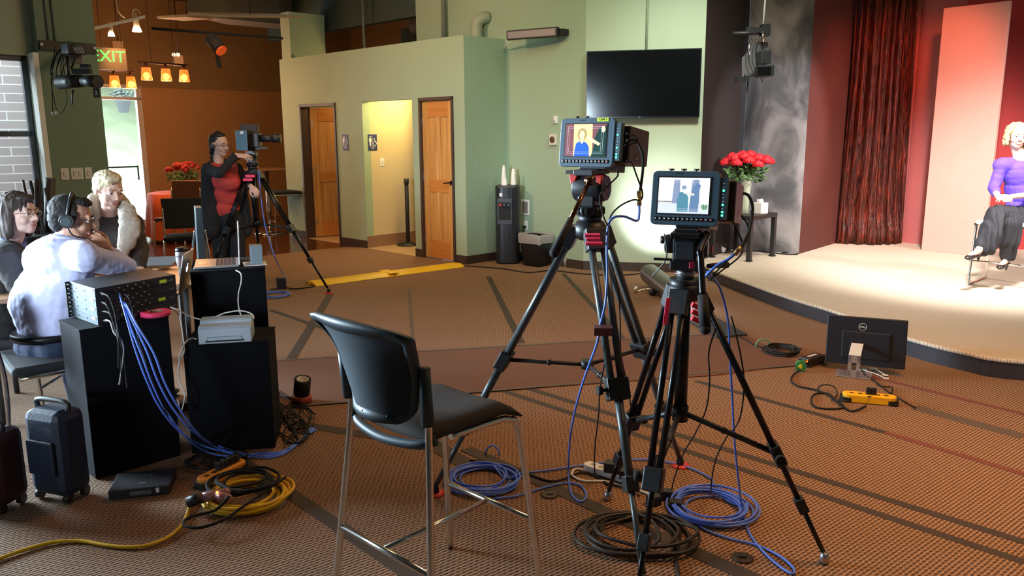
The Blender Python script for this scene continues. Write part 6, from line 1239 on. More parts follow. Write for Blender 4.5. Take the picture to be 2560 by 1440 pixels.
cable('white cable falling from the rack end between the pedestals', PD((428, 768, 3.93), (448, 790, 3.93), (457, 840, 3.90), (460, 880, 3.86), (448, 905, 3.84), (447, 950, 3.82), (462, 985, 3.8), (452, 1030, 3.8), (445, 1000, 3.8)), .0035, WHC, 'white desk cables')
cable('white cable leaving the left end of the silver drive box', PD((492, 848, 3.96), (478, 846, 3.95), (462, 858, 3.88), (450, 885, 3.84), (447, 900, 3.84)), .0035, WHC, 'white desk cables')
# tangle on the carpet right of the pedestals
rd = random.Random(3)
for k in range(6):
    cx, cy = rd.uniform(712, 750), rd.uniform(1010, 1085); pts = [FF(690, rd.uniform(930, 1120), .01)]
    for j in range(9): a = j * .9 + k; pts.append(F(cx + rd.uniform(18, 42) * math.cos(a), cy + rd.uniform(20, 42) * math.sin(a), .008 + .006 * j * rd.random()))
    pts.append(FF(rd.uniform(760, 790), rd.uniform(1020, 1090), .008)); cable('tangled black cable on the carpet right of the pedestals', pts, .0042, RUB, 'tangled black cables beside the pedestals')
for k in range(5):
    cx, cy = rd.uniform(500, 570), rd.uniform(1130, 1175); pts = []
    for j in range(9): a = j * 1.1 + k; pts.append(F(cx + rd.uniform(20, 60) * math.cos(a), cy + rd.uniform(8, 26) * math.sin(a), .008 + .01 * rd.random() * j * .5))
    cable('tangled black cable around the yellow power strip on the left', pts, .0042, RUB, 'tangled black cables around the left yellow power strip')
def power_strip(lab, p0, p1, w, h, m, ends=None, plugs=()):
    a, c = xy(F(*p0), .002), xy(F(*p1), .002); d = (c - a); L_ = d.length; d.normalize(); n = Vector((-d.y, d.x, 0)); t = thing('power_strip', lab, 'power strip', tuple((a + c) / 2)); out = rr(0, 0, L_ / 2, w / 2, w * .45, d, n); cc = (a + c) / 2
    b = MB(); b.slab([cc + p_ for p_ in out], UP * h); b.build('housing', m, t, bevel=.006)
    if ends:
        for s in (-1, 1): MB().slab([cc + d * s * (L_ / 2 - w * .3) + p_ * 1.0 for p_ in rr(0, 0, w * .45, w * .53, w * .3, d, n)], UP * h * .6).build('end_guard', ends, t)
    for i in range(5): MB().box(cc + d * (-L_ * .33 + i * L_ * .16) + UP * (h + .0005), (.024, .022, .001), frame(n)).build('socket', mat('socket_dark', (.08, .05, .02), .6) if m != WHT else GRYC, t)
    for s in plugs: MB().box(cc + d * L_ * s + UP * (h + .02), (.028, .03, .04), frame(n)).build('plug', BLK, t, bevel=.003)
    return t
power_strip('orange yellow power strip full of plugs below the short pedestal', (500, 1222), (608, 1168), .075, .045, mat('orange_yellow_plastic', (.80, .30, .02), .5), BLK, (-.05, .1, .22, .33))
power_strip('yellow power strip with plugs on the carpet before the monitor', (2105, 1000), (2240, 1012), .085, .05, YEL, BLK, (-.02, .08))
power_strip('white power strip with black adapters between the tripod legs', (1462, 1172), (1590, 1212), .06, .035, WHT, None, ())
for x, y, w, h, lab in ((1535, 1180, .09, .05, 'black adapter brick plugged on the white power strip, left one'), (1580, 1198, .11, .045, 'black adapter brick plugged on the white power strip, right one')):
    q = F(x, y, .04); o = MB().box(xy(q, .04 + h / 2), (w, .055, h), rz(R(-22))).build('power_adapter', BLK, bevel=.005); tag(o, lab, 'power adapter', 'black adapters between the tripods')
for x, y, lab in ((1634, 1262, 'black plug adapter on the carpet left of the right blue coil'), (1664, 1248, 'taller black plug adapter beside the right blue coil'), (1690, 1275, 'flat black splitter touching the right blue coil')):
    q = xy(F(x, y), .024); o = MB().box(q, (.06, .045, .044), rz(R(random.uniform(-30, 30)))).build('power_adapter', BLK, bevel=.006); tag(o, lab, 'power adapter', 'black adapters between the tripods'); q2 = q + UP * .02
cable('white cord of the white power strip lying on the carpet', [FF(1470, 1178), FF(1440, 1172), FF(1430, 1188), FF(1460, 1202), FF(1510, 1203), FF(1560, 1215), FF(1610, 1230), FF(1640, 1245)], .0055, WHC)
cable('black cord running along the carpet left of the white power strip', [FF(1175, 1150), FF(1240, 1160), FF(1310, 1182), FF(1370, 1202), FF(1410, 1198), FF(1450, 1182), FF(1490, 1190), FF(1520, 1212)], .005, RUB)
# coils
coil('blue cable coil on the carpet behind the stool front leg', 1208, 1206, .170, 9, .0048, BLUEC, el=.98, seed=2, sp=.28, lead=[F(1262, 1196, .02), F(1240, 1170, .05), P(1222, 1150, 3.86), P(1214, 1128, 3.84), P(1232, 1113, 3.84), P(1248, 1130, 3.84), P(1243, 1152, 3.84), FF(1222, 1166), FF(1250, 1168), FF(1290, 1182), FF(1350, 1178), FF(1430, 1167), FF(1500, 1157), FF(1580, 1149), FF(1650, 1152), FF(1720, 1168), FF(1768, 1190), FF(1782, 1205), FF(1765, 1225)])
coil('blue cable coil on the carpet right of the tripods', 1776, 1276, .182, 10, .0048, BLUEC, el=1.05, seed=5, sp=.30, lead0=[FF(1765, 1222), FF(1795, 1215), FF(1815, 1250)])
coil('thick black cable coil on the carpet under the tripod legs', 1588, 1345, .235, 6, .0075, mat('brown_black_cable', (.022, .014, .011), .5), el=.85, seed=8, sp=.42, jit=.05, lead=[FF(1660, 1300), FF(1700, 1330), FF(1690, 1390), FF(1700, 1450)])
coil('bright yellow extension cord coiled on the carpet, its end running off to the left', 622, 1252, .185, 7, .0078, mat('yellow_cord', (.85, .50, .01), .45), el=.95, seed=3, sp=.30, jit=.01, ang=2.6, lead0=[FF(x, y, .007) for x, y in ((-60, 1420), (0, 1396), (60, 1375), (130, 1356), (200, 1352), (260, 1362), (320, 1368), (375, 1362), (425, 1340), (455, 1312), (468, 1285), (478, 1262), (505, 1248))])
o = coil('black cable coil lying on top of the yellow cord', 612, 1236, .155, 6, .0065, RUB, el=.9, seed=9, sp=.35, jit=.03, lead=[F(610, 1290, .012), F(560, 1325, .012), FF(500, 1345), FF(462, 1338), FF(475, 1318), FF(540, 1300), F(575, 1265, .06)]); o.location.z = .045
t = thing('outlet_block', 'translucent pinkish triple outlet block glowing on the yellow coil', 'power adapter', tuple(F(545, 1268, .05))); q = F(545, 1275, .0); q.z = .066
MB().cap(q + Vector((-.06, -.01, 0)), q + Vector((.03, .02, 0)), .022, .028).cap(q, q + Vector((.06, -.03, 0)), .022).build('body', mat('pink_translucent', (.35, .16, .15), .2, alpha=.85), t); MB().ell(q + Vector((.01, -.02, .026)), .006).build('pilot_light', mat('amber_pilot', (1, .3, .1), .5, emit=(1, .25, .05), es=5), t); MB().cyl(q + Vector((-.06, -.01, 0)), q + Vector((-.12, -.02, -.02)), .026).build('plug', BLK, t)
for k, (x, y, lab) in enumerate(((1374, 1238, 'round floor socket cover left of the white power strip'), (1856, 1396, 'round floor socket cover near the right tripod foot'), (682, 724, 'small round floor socket cover left of the yellow cable ramp'))):
    q = xy(F(x, y), .001); t = thing('floor_socket', lab, 'floor socket', tuple(q), 0, 'round floor socket covers'); MB().lathe(q, [(.042, 0), (.042, .004), (.034, .007), (.02, .005)], 20).build('cover', mat('dark_bronze_cover', (.05, .03, .02), .5, .4), t); MB().box(q + UP * .008, (.03, .012, .003)).build('latch', BLK, t)
# hanging camera cables
cable('blue cable hanging down the higher tripod and looping on the carpet', PD((1598, 512, 3.12), (1598, 535, 3.10), (1592, 552, 3.08), (1560, 541, 3.06), (1532, 545, 3.05), (1520, 568, 3.05), (1517, 620, 3.03), (1518, 690, 3.02), (1513, 760, 3.00), (1500, 815, 2.96), (1492, 860, 2.95), (1468, 925, 3.05), (1443, 1005, 3.2), (1426, 1090, 3.4)) + [FF(1421, 1175, .03), FF(1428, 1232), FF(1452, 1254), FF(1466, 1238), FF(1450, 1213), FF(1410, 1208), FF(1350, 1222), FF(1290, 1240), FF(1235, 1246)], .0048, BLUEC)
MB().cyl(P(1598, 478, 3.13), P(1598, 514, 3.12), .009).build('plug', GOLD, bpy.data.objects['cable.%03d' % 0] if False else None).name = 'cable_connector'
tag(bpy.data.objects['cable_connector'], 'brass connector joining black and blue cables beside the higher camera', 'connector')
cable('thick black cable arching from the higher camera to its brass connector', PD((1566, 352, 3.12), (1590, 352, 3.12), (1606, 385, 3.12), (1607, 425, 3.12), (1600, 480, 3.13)), .0055, RUB)
cable('thin black cable from the top of the higher camera joining the arch', PD((1566, 333, 3.12), (1585, 340, 3.12), (1594, 352, 3.12), (1570, 362, 3.12), (1562, 362, 3.12)), .0035, RUB)
cable('thin black cable sagging from the higher camera side to its tripod', PD((1566, 402, 3.1), (1580, 410, 3.1), (1592, 440, 3.11), (1606, 480, 3.12), (1602, 500, 3.12), (1582, 500, 3.1), (1550, 515, 3.08), (1527, 540, 3.06), (1521, 570, 3.05), (1516, 585, 3.04)), .0032, RUB)
cable('thin black cable falling from below the higher camera', PD((1543, 424, 3.12), (1544, 440, 3.12), (1522, 462, 3.1), (1503, 482, 3.08), (1500, 505, 3.07), (1510, 545, 3.05), (1520, 568, 3.05), (1514, 588, 3.04)), .0032, RUB)
cable('thin black cable hanging through the higher tripod to the carpet', PD((1520, 640, 3.05), (1545, 720, 3.05), (1550, 800, 3.05), (1552, 880, 3.1), (1565, 950, 3.2), (1577, 1020, 3.3), (1574, 1090, 3.4)) + [FF(1580, 1215, .02), FF(1600, 1240)], .003, RUB)
cable('thin black cable with a round plug hanging between stool and tripod', PD((1512, 905, 2.95), (1500, 970, 3.05), (1496, 1040, 3.15), (1488, 1110, 3.3), (1486, 1160, 3.4)) + [FF(1488, 1196, .012)], .003, RUB)
cable('blue cable hanging beside the right tripod and looping at the lower right', PD((1768, 680, 2.75), (1800, 720, 2.85), (1820, 800, 2.9), (1824, 880, 2.92), (1831, 1000, 2.95), (1836, 1100, 3.0), (1846, 1200, 3.05)) + [FF(1856, 1275, .02), FF(1873, 1330), FF(1905, 1375), FF(1945, 1412), FF(1980, 1434), FF(1984, 1420), FF(1950, 1390), FF(1890, 1362), FF(1820, 1345), FF(1765, 1325), FF(1725, 1300)], .0048, BLUEC)
cable('short blue cable with brass plug rising right of the lower camera head', PD((1764, 690, 2.74), (1772, 682, 2.73), (1795, 662, 2.72), (1820, 648, 2.71), (1838, 634, 2.70)), .0052, BLUEC)
o = MB().cyl(P(1836, 636, 2.70), P(1852, 618, 2.70), .009).build('cable_connector', GOLD); tag(o, 'brass connector to the right of the lower camera head', 'connector')
cable('thick black cable looping down from the side of the lower camera', PD((1858, 483, 2.8), (1872, 490, 2.79), (1882, 520, 2.78), (1876, 565, 2.75), (1862, 600, 2.72), (1851, 620, 2.70)), .0055, RUB)
cable('thin black cable crossing behind the lower camera to its tripod', PD((1853, 538, 2.8), (1868, 560, 2.79), (1871, 590, 2.78), (1850, 625, 2.76), (1815, 655, 2.75), (1780, 690, 2.75)), .0032, RUB)
cable('thin black cable under the lower camera curving to the crank', PD((1830, 552, 2.8), (1845, 580, 2.79), (1856, 610, 2.78), (1850, 640, 2.76), (1800, 680, 2.75), (1770, 702, 2.75)), .003, RUB)
cable('thin black cable hanging inside the right tripod down to the adapters', PD((1790, 820, 2.8), (1772, 880, 2.85), (1774, 950, 2.95), (1766, 1020, 3.05), (1740, 1080, 3.15), (1706, 1140, 3.25)) + [FF(1680, 1220, .03), FF(1690, 1250)], .003, RUB)
cable('thin black cable along the right tripod leg down to the blue coil', PD((1828, 790, 2.75), (1850, 880, 2.78), (1860, 960, 2.82), (1848, 1050, 2.9), (1812, 1100, 2.98), (1786, 1160, 3.05)) + [FF(1776, 1232, .03)], .003, RUB)
cable('grey thin cable hanging from the left knob of the lower camera head', PD((1661, 585, 2.8), (1667, 620, 2.82), (1664, 650, 2.84), (1645, 675, 2.86), (1630, 690, 2.9)), .0028, mat('grey_thin_cable', (.12, .11, .11), .5))
# operator tripod cables
cable('thin blue cable hanging down the operator tripod', PD((647, 425, 8.2), (652, 490, 8.2), (662, 560, 8.2), (676, 610, 8.15), (690, 650, 8.1)) + [FF(705, 680, .03), FF(715, 705)], .006, BLUEC)
coil('small blue cable coil on the carpet beside the operator tripod', 688, 740, .16, 3, .006, BLUEC, seed=6, sp=.2)
q = xy(F(704, 722), .06); o = MB().box(q, (.10, .06, .115), rz(.3)).build('power_adapter', BLK, bevel=.006); tag(o, 'black adapter box on the carpet left of the yellow cable ramp', 'power adapter')
cable('black cord from the adapter into the yellow cable ramp', [FF(712, 718, .01), FF(740, 722), FF(785, 716)], .007, RUB)
cable('black cord on the carpet from the yellow ramp past the dispenser to the stage', [FF(1152, 664), FF(1200, 667), FF(1260, 672), FF(1320, 681), FF(1380, 676), FF(1450, 684), FF(1540, 688), FF(1600, 684)], .007, RUB)
# yellow cable ramp
a_, c_ = xy(F(775, 712), 0), xy(F(1146, 664), 0); d_ = (c_ - a_); Lr = d_.length; d_.normalize(); n_ = Vector((-d_.y, d_.x, 0)); t = thing('cable_ramp', 'bright yellow cable ramp lying across the carpet', 'cable ramp', tuple((a_ + c_) / 2)); YR = mat('ramp_yellow', (.85, .52, .01), .45, noise_s=4, noise_a=.08)
for k in range(2):
    o_ = a_ + d_ * (Lr / 2 * k + .004); pr = [(-.15, .001), (-.145, .008), (-.06, .035), (.06, .035), (.145, .008), (.15, .001)]
    MB().slab([o_ + n_ * (u_ - .0) + UP * z_ for u_, z_ in pr], d_ * (Lr / 2 - .008)).build('ramp_section', YR, t, bevel=.004)
MB().box(a_ + d_ * Lr / 2 + UP * .036, (.12, .28, .003), frame(n_)).build('joint_plate', YR, t); MB().cyl(a_ - d_ * .02 + UP * .012, a_ + d_ * .03 + UP * .012, .012).cyl(c_ - d_ * .02 + UP * .012, c_ + d_ * .04 + UP * .012, .018).build('end_lug', YR, t)
# stage lamp lying on the floor
n0, f0 = P(1697, 742, 7.55), P(1624, 684, 8.25); ax = (f0 - n0).normalized(); t = thing('floor_stage_lamp', 'silver grey tubular stage lamp lying lit on the carpet near the wall', 'stage lamp', tuple(xy(n0, 0))); LS = mat('lamp_grey_metal', (.18, .17, .16), .3, .7)
MB().cyl(n0, f0, .105, .105, 28, False).cyl(f0, f0 + ax * .05, .105, .085, 28).build('housing', LS, t); MB().cyl(n0 + ax * .02, n0 + ax * .03, .09, n=24).build('lens', mat('lamp_lens_glow', (1, 1, 1), .4, emit=(.95, .97, 1), es=14), t)
MB().lathe(f0 + ax * .045, [(.04, 0), (.06, .02), (.06, .05), (.02, .08)], 18, frame(UP, ax)).build('end_cap', DGREY, t)
m_ = n0.lerp(f0, .55) - Vector((.10, .02, .08)); MB().ell(m_, .04).build('yoke_knob', BLK, t); MB().tube([m_, P(1628, 723, 7.7), P(1610, 724, 7.7), P(1590, 730, 7.7)], .010, 8).cyl(P(1590, 733, 7.7), P(1590, 717, 7.7), .02).build('clamp_arm', CHR, t)
light('SPOT', 'floor_lamp_uplight', tuple(f0 + ax * .16 + UP * .06), 130, (.97, .98, 1), .05, (1.75, 9.35, .75), angle=62, blend=.6)
light('SPOT', 'floor_lamp_spill', tuple(n0 - ax * .05 + UP * .05), 16, (.97, .98, 1), .05, tuple(n0 - ax * .5 - UP * .3), angle=110, blend=.8)
o = MB().prism([tuple(F(*p).xy) for p in ((1684, 782), (1740, 770), (1868, 841), (1792, 848))], .001, .02).build('cable_mat', mat('worn_black_mat', (.03, .03, .032), .6, noise_s=40, noise_a=.6)); tag(o, 'worn black rubber mat on the carpet beside the stage edge', 'mat')
# ---------------------------------------------------------------- monitor on the floor
a_, c_ = F(2100, 946), F(2135, 952); t = thing('monitor', 'black computer monitor seen from behind on a silver stand, lying low before the stage', 'monitor', tuple(xy(F(2140, 945), 0)))
bl_, br_, tl_, tr_ = P(2062, 905, 5.34), P(2262, 925, 5.12), P(2050, 785, 5.40), P(2258, 827, 5.18); u_ = (br_ - bl_); Wm = u_.length; u_.normalize(); v_ = (tl_ - bl_); v_ = (v_ - u_ * v_.dot(u_)); Hm = v_.length; v_.normalize(); n_ = u_.cross(v_); 
if n_.dot(O - bl_) < 0: n_ = -n_
MB().obox(bl_ - n_ * .02, u_ * Wm, v_ * Hm, n_ * .02).build('panel', BD, t, bevel=.006); MB().obox(bl_ + u_ * Wm * .2 + v_ * Hm * .15, u_ * Wm * .6, v_ * Hm * .55, n_ * .012).build('rear_housing', BD, t, bevel=.012)
MB().obox(bl_ - n_ * .0212 + u_ * .01 + v_ * .01, u_ * (Wm - .02), v_ * (Hm - .02), n_ * .001).build('screen', SCR, t)
lc = bl_ + u_ * Wm * .45 + v_ * Hm * .80 + n_ * .001; GL = mat('silver_logo', (.6, .6, .6), .4, .4); MB().tube([lc + u_ * .024 * math.cos(a) + v_ * .024 * math.sin(a) for a in [i * .3927 for i in range(16)]], .0016, 5, True, 2).build('logo_ring', GL, t); text('logo', 'DELL', lc + n_ * .0005, face_rot(u_, v_), .017, GL, t, .0006, bold=.0006)
sb = xy(F(2132, 948), 0); su = Vector((u_.x, u_.y, 0)).normalized(); sn2 = Vector((su.y, -su.x, 0)); at_ = bl_ + u_ * Wm * .40 + v_ * Hm * .38 + n_ * .014
MB().obox(sb - su * .11 - sn2 * .02 + UP * .002, su * .22, sn2 * -.16, UP * .008).build('stand_base', ALU, t, bevel=.002)
nk = sb - sn2 * .02; b = MB(); w_ = .075
b.obox(nk - su * w_ / 2 + UP * .01, su * .022, sn2 * -.012, UP * .15).obox(nk + su * (w_ / 2 - .022) + UP * .01, su * .022, sn2 * -.012, UP * .15).obox(nk - su * w_ / 2 + UP * .01, su * w_, sn2 * -.012, UP * .045).obox(nk - su * w_ / 2 + UP * .105, su * w_, sn2 * -.012, UP * .055); b.build('stand_neck', ALU, t, bevel=.002)
tp = nk + UP * .155; MB().slab([tp - su * w_ / 2, tp + su * w_ / 2, at_ + su * w_ / 2 + UP * .02, at_ - su * w_ / 2 + UP * .02], UP * .008).build('hinge_cover', mat('bright_silver', (.85, .85, .85), .35, .3), t, bevel=.002)
# black power box with green connector and coil
q = xy(F(2012, 917), .002); c2 = xy(F(2085, 905), .002); u_ = (xy(F(2078, 900), 0) - xy(F(2020, 918), 0)).normalized(); v_ = Vector((-u_.y, u_.x, 0)); t = thing('power_box', 'small black power box with white lettering left of the monitor', 'electronic device', tuple(q)); q = xy(F(2022, 921), .002)
MB().obox(q, u_ * .20, v_ * .085, UP * .062).build('case', mat('glossy_black_case', (.02, .012, .010), .3), t, bevel=.005); text('lettering', 'POWER', q + u_ * .11 + v_ * .045 + UP * .0635, Matrix((u_, v_, UP)).transposed(), .03, WSG, t, .0005, bold=.001); MB().box(q + UP * .045 + v_ * .02 - u_ * .001, (.018, .002, .012), frame(u_)).build('red_switch', mat('red_lit', (.9, .1, .02), .4, emit=(1, .15, .02), es=2), t)
GRN = mat('green_plastic', (.03, .22, .06), .5); t = thing('green_connector', 'green round power connector with yellow label beside the black power box', 'connector', tuple(F(2004, 912, .04))); g0_ = F(2003, 914, .04); MB().cyl(g0_, q + v_ * .04 + UP * .04, .017).build('shaft', GRN, t); MB().cyl(g0_ - Vector((.01, .02, 0)), g0_ + Vector((.0, .012, 0)), .036, n=20).build('disc', GRN, t); MB().cyl(g0_ - Vector((.0102, .0225, 0)), g0_ - Vector((.01, .018, 0)), .02, n=4).build('yellow_label', mat('yellow_mark', (.8, .8, .05), .5), t)
coil('black cable coil on the carpet left of the power box', 1956, 882, .12, 6, .0065, RUB, el=1.2, seed=4, sp=.3, lead=[FF(1900, 868), FF(1860, 848), FF(1830, 838)])
b = MB(); gc = P(1908, 864, 5.9); o = MB().tube([gc + Vector((.055 * math.cos(a), .01 * math.sin(a), .045 * math.sin(a))) for a in [i * .628 for i in range(10)]], .006, 6, True).build('cable_tie', mat('pale_green_plastic', (.12, .35, .2), .4)); tag(o, 'pale green cable tie ring standing at the black coil', 'cable tie')
cable('black cord from the green connector curling towards the yellow strip', [F(2002, 925, .02), FF(1985, 935), FF(1978, 950), FF(1995, 965), FF(2040, 975), FF(2075, 990), FF(2110, 1015), FF(2090, 1022), FF(2040, 1018), FF(2028, 1000), FF(2038, 985), FF(2070, 984), FF(2100, 1010), FF(2130, 1028), FF(2165, 1015)], .006, RUB)
cable('thin black cable looping above the yellow strip near the monitor', [FF(2045, 975), F(2050, 965, .03), F(2070, 962, .04), F(2088, 970, .03), FF(2093, 988), FF(2080, 1000), F(2120, 1002, .06)], .004, RUB)
cable('black cables running from the monitor stand to the right tape', [F(2150, 918, .06), FF(2165, 938), FF(2190, 955), FF(2230, 985), FF(2290, 1020)], .004, RUB)
cable('black cable from behind the monitor stand towards the yellow strip', [FF(2155, 935), FF(2185, 950), FF(2200, 965), FF(2230, 968), FF(2225, 985), FF(2195, 988), F(2170, 992, .07)], .004, RUB)
for k, (pts, lab) in enumerate(((((2158, 925), (2168, 928), (2190, 935), (2215, 946)), 'longer white adapter cable on the carpet behind the stand'), (((2184, 922), (2195, 926), (2205, 932), (2214, 938)), 'shorter white adapter cable beside the longer one'))):
    t = thing('adapter_cable', lab, 'adapter', tuple(FF(*pts[0]))); MB().tube([FF(*p_) for p_ in pts], .0035, 6).build('cord', WHC, t); MB().box(FF(pts[0][0], pts[0][1], .006), (.045, .02, .010), rz(-.4)).build('plug', WHT, t, bevel=.002); MB().box(FF(pts[-1][0], pts[-1][1], .006), (.035, .014, .009), rz(-.5)).build('plug', WHT, t, bevel=.002)
# ---------------------------------------------------------------- side table on the stage with vase and tissues
p1, p2, p3 = Vector((2.413, 9.50, SZ)), Vector((2.76, 9.16, SZ)), Vector((3.16, 9.56, SZ)); p4 = p1 + p3 - p2; TBm = mat('black_steel_table', (.030, .028, .03), .4, .3); t = thing('side_table', 'black square steel table on the stage holding roses and tissues', 'table', tuple((p1 + p3) / 2))
for p_ in (p1, p2, p3, p4): l = MB().box(p_ + UP * .245, (.05, .05, .485), rz(R(45))).build('leg', TBm, t); MB().box(p_ + UP * .008, (.065, .065, .012), rz(R(45))).build('foot', TBm, l)
cc = (p1 + p3) / 2; hx = (p3 - p2).length / 2 + .03; hy = (p1 - p2).length / 2 + .03; MB().box(cc + UP * .505, (hx * 2, hy * 2, .05), frame((p1 - p2))).build('tabletop', TBm, t, bevel=.003)
vz = SZ + .532; vc = P(1862, 528, 9.45); vc.z = vz; t = thing('rose_vase', 'glass vase of red roses on the black side table at the stage', 'flowers', tuple(vc)); GV = mat('vase_glass', (.75, .8, .6), .05, alpha=.35)
MB().lathe(vc, [(.062, .001), (.045, .06), (.045, .2), (.07, .42), (.066, .42), (.042, .2), (.040, .02)], 24).build('vase', GV, t); rd = random.Random(11); bs, lf, st = MB(), MB(), MB()
for i in range(24):
    a = i * 2.4; r_ = .285 * math.sqrt((i + .3) / 24); c = vc + Vector((r_ * math.cos(a), r_ * .8 * math.sin(a), .70 - r_ * r_ * 1.2 + rd.uniform(-.01, .02))); st.tube([vc + Vector((.02 * math.cos(a), .02 * math.sin(a), .03)), vc + Vector((-.012 * math.cos(a), -.012 * math.sin(a), .30)), c], .004, 5)
    for ring, (nr, rr_, zz) in enumerate(((1, 0, .014), (4, .020, .012), (6, .038, -.0), (7, .056, -.018))):
        for j in range(nr): b_ = 2 * math.pi * j / nr + ring * .6 + i; p_ = c + Vector((rr_ * math.cos(b_), rr_ * math.sin(b_), zz)); bs.ell(p_, (.027 + .002 * ring, .010, .027), frame((math.cos(b_), math.sin(b_), .6 - .25 * ring)) @ Matrix.Rotation(rd.uniform(-.3, .3), 3, 'Z'), 8, 6)
for i in range(170): a = rd.uniform(0, 6.28); r_ = rd.uniform(.03, .25); lf.ell(vc + Vector((r_ * math.cos(a), r_ * .8 * math.sin(a), .56 + rd.uniform(-.14, .05) - r_ * .25)), (.040, .024, .006), Euler((rd.uniform(-1, 1), rd.uniform(-1, 1), rd.uniform(0, 6))).to_matrix(), 7, 4)
bs.build('blooms', ROSE, t); lf.build('leaves', mat('fresh_rose_leaves', (.10, .20, .07), .45, noise_s=30, noise_a=.5), t); st.build('stems', mat('green_stems', (.14, .22, .06), .6), t)
tb = P(1900, 526, 9.45); tb.z = vz; t = thing('tissue_box', 'white cube tissue box on the black side table beside the vase', 'tissue box', tuple(tb)); MB().box(tb + UP * .065, (.13, .13, .13), rz(.6)).build('box', mat('pale_box', (.72, .66, .66), .6), t, bevel=.004)
b = MB(); g = [[b.bm.verts.new(tb + Vector((-.04 + .02 * i, .02 * math.sin(i * 1.5 + j), .131 + .022 * j * (1 - .12 * abs(i - 2)) + .006 * math.sin(i * 2 + j)))) for i in range(5)] for j in range(3)]
for j in range(2):
    for i in range(4): b._f([g[j][i], g[j][i + 1], g[j + 1][i + 1], g[j + 1][i]], True)
o = b.build('tissue', WHT, t); o.modifiers.new('s', 'SOLIDIFY').thickness = .002
cable('black cord along the grey stage wall ending in a loop', [F(x, y, SZ + .008) for x, y in ((1812, 632), (1840, 628), (1880, 627), (1920, 630), (1950, 634), (1985, 636), (1995, 633), (1975, 631), (1955, 632))], .009, RUB)
q = F(1803, 624, SZ + .04); o = MB().box(q + UP * .01, (.10, .05, .06), Matrix.Rotation(.5, 3, 'Y')).build('power_adapter', WHT, bevel=.005); tag(o, 'white plug adapter on the stage floor behind the side table leg', 'power adapter')
# ---------------------------------------------------------------- remote cameras
def at3(x, y, d): return P(x, y, d)
CMB = mat('camera_grey_black', (.022, .024, .028), .4); t = thing('remote_camera', 'suspended remote camera numbered 3 before the mottled grey stage wall', 'video camera', tuple(at3(1908, 180, 9.0)))
MB().cyl(at3(1914, -12, 9.0), at3(1908, 62, 9.0), .010).build('pole', mat('pale_pole', (.6, .58, .55), .4), t); MB().cyl(at3(1832, 84, 8.95), at3(1925, 80, 9.0), .024).box(at3(1885, 76, 9.0), (.2, .10, .06), rz(.0)).box(at3(1912, 76, 8.98), (.09, .10, .12)).build('mount_arm', BLK, t)
MB().cyl(at3(1908, 78, 8.92), at3(1907, 105, 8.92), .014).build('pan_shaft', CHR, t); MB().slab([at3(x, y, 9.12) for x, y in ((1893, 105), (1920, 105), (1920, 160), (1855, 195), (1855, 145))], (0, .015, 0)).build('side_plate', mat('grey_plate', (.12, .12, .13), .5), t)
MB().box(at3(1908, 145, 9.05), (.11, .22, .14)).build('camera_body', CMB, t, bevel=.01); MB().box(at3(1911, 178, 8.86), (.165, .16, .115)).build('lens_hood', CMB, t, bevel=.012); MB().box(at3(1911, 178, 8.775), (.14, .004, .09)).build('hood_glass', SCR, t)
MB().cyl(at3(1906, 187, 9.0), at3(1862, 190, 8.9), .014).box(at3(1856, 198, 8.85), (.14, .05, .05)).cyl(at3(1870, 205, 8.9), at3(1868, 232, 8.9), .008).build('handle', BLK, t)
b = MB(); rd = random.Random(2)
for k in range(6): x0 = 1880 + k * 6; b.tube([at3(x0, 95, 9.0), at3(x0 - rd.uniform(5, 14), 125, 8.98), at3(x0 - rd.uniform(0, 16), 160, 8.96), at3(x0 + rd.uniform(-5, 12), 190 + 15 * rd.random(), 8.97), at3(x0 + 10, 172, 9.0)], .0035, 5)
b.build('cable_loop', RUB, t); text('number', '3', at3(1873, 133, 9.0) - Vector((0, .004, 0)), face_rot((1, 0, 0)), .055, WSG, t, .001, bold=.001); MB().cyl(at3(1873, 110, 9.0), at3(1873, 128, 9.0), .005).build('number_stem', WSG, t)
t = thing('remote_camera', 'wall-bracketed remote camera numbered 2 on the dark green pillar', 'video camera', tuple(at3(185, 190, 7.6))); w0, w1_ = V(97, 111, PL, PL + e2), V(238, 121, PL, PL + e2); pn_ = Vector((.7071, -.7071, 0))
MB().obox(w0 - UP * .05, w1_ - w0, pn_ * .03, UP * .09).build('wall_rail', BLK, t); b = MB()
for s in (.03, .97): c = w0.lerp(w1_, s) + pn_ * .032; b.cyl(c, c + pn_ * .006, .014)
b.build('rail_bolt', CHR, t); hd = at3(183, 122, 7.62)
MB().box(hd, (.14, .16, .10), rz(-.6)).cyl(hd, w0.lerp(w1_, .62) + pn_ * .03, .03).build('pan_head', BLK, t, bevel=.01); MB().box(at3(190, 148, 7.65), (.10, .012, .09), rz(.4)).build('grey_plate', mat('pale_plate', (.22, .2, .2), .5), t)
MB().cyl(at3(168, 140, 7.58), at3(172, 200, 7.56), .016).cyl(at3(190, 142, 7.6), at3(178, 172, 7.58), .009).build('support_arm', BLK, t); MB().cyl(at3(150, 206, 7.6), at3(205, 202, 7.5), .065, .055, 20).cyl(at3(205, 202, 7.5), at3(246, 204, 7.42), .045, .058, 20).build('camera_body', BLK, t)
MB().cyl(at3(171, 207, 7.52), at3(172, 207, 7.47), .030, n=18).build('side_knob', mat('blue_grey_knob', (.12, .2, .22), .35, .5), t); MB().box(at3(205, 178, 7.5), (.16, .06, .045)).box(at3(214, 165, 7.5), (.08, .05, .03)).build('viewfinder', BLK, t)
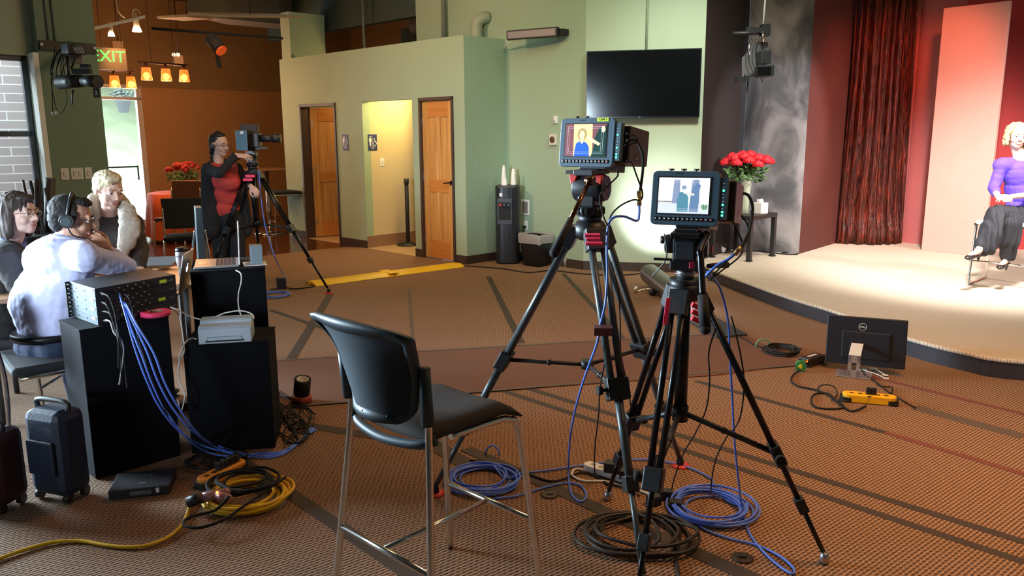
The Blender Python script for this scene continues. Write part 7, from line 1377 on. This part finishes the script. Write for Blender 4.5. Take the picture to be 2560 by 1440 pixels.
MB().box(at3(241, 232, 7.4), (.055, .004, .085)).build('number_card', BLKM, t); text('number', '2', at3(241, 232, 7.4) - Vector((0, .003, 0)), face_rot((1, .0, 0)), .05, WSG, t, .001); MB().cyl(at3(182, 225, 7.5), at3(180, 262, 7.5), .010, .006).build('hanging_lever', DGREY, t)
b = MB(); rd = random.Random(5)
for k in range(7): x0 = 140 + k * 5; b.tube([at3(160 + 3 * k, 112, 7.62), at3(x0 - rd.uniform(0, 12), 150, 7.6), at3(x0 - rd.uniform(4, 16), 185, 7.6), at3(x0 + rd.uniform(-10, 8), 215, 7.6), at3(x0 + 14, 205, 7.58)], .0038, 5)
b.tube([at3(138, 118, 7.7), at3(130, 190, 7.7), at3(132, 280, 7.7)], .004, 5).tube([at3(142, 130, 7.7), at3(128, 200, 7.7), at3(141, 275, 7.7)], .004, 5).tube([at3(162, 215, 7.6), at3(168, 250, 7.6), at3(155, 282, 7.6), at3(143, 275, 7.7)], .003, 5); b.build('cable_loop', RUB, t)
b = MB()
for x, y in ((132, 284), (141, 282)): b.cyl(at3(x, y - 4, 7.7), at3(x, y + 4, 7.7), .011)
b.build('cable_plug', WHT, t); b = MB()
for k in range(4): b.tube([at3(170 + 8 * k, 100 + 3 * k, 7.58), at3(185 + 6 * k, 118, 7.52), at3(192 + 6 * k, 135, 7.54)], .004, 5)
b.build('silver_wiring', STEEL, t)
for x0, x1, lab in ((112, 124, 'left vertical surface cable conduit on the pillar'), (133, 140, 'right vertical surface cable conduit on the pillar')):
    a, c = V(x0, 0, PL, PL + e2) + pn_ * .015, V(x1, 115, PL, PL + e2) + pn_ * .015; a.x, a.y = c.x, c.y; o = MB().cyl(c, (c.x, c.y, 4.2), .012).build('conduit', PDK); tag(o, lab, 'pipe', 'conduits on the pillar')
# upright board and stand between the mug and the operator
q = xy(P(504, 600, 6.3), 0); t = thing('edge_on_board', 'blue grey upright board seen edge-on behind the open laptop', 'board', tuple(q)); MB().slab([P(489, 520, 6.3), P(505, 520, 6.3), P(516, 655, 6.2), P(497, 655, 6.2)], Vector((-.10, .22, 0))).build('board', mat('slate_board', (.07, .11, .14), .5), t)
for x0, x1, x2 in ((512, 520, 524), (487, 482, 480)): MB().tube([P(x0, 575, 6.35), P(x1, 620, 6.35), P(x2, 650, 6.35), Vector((P(x2, 700, 6.35).x, 6.35, .003))], .008, 6).build('leg', CHR, t)
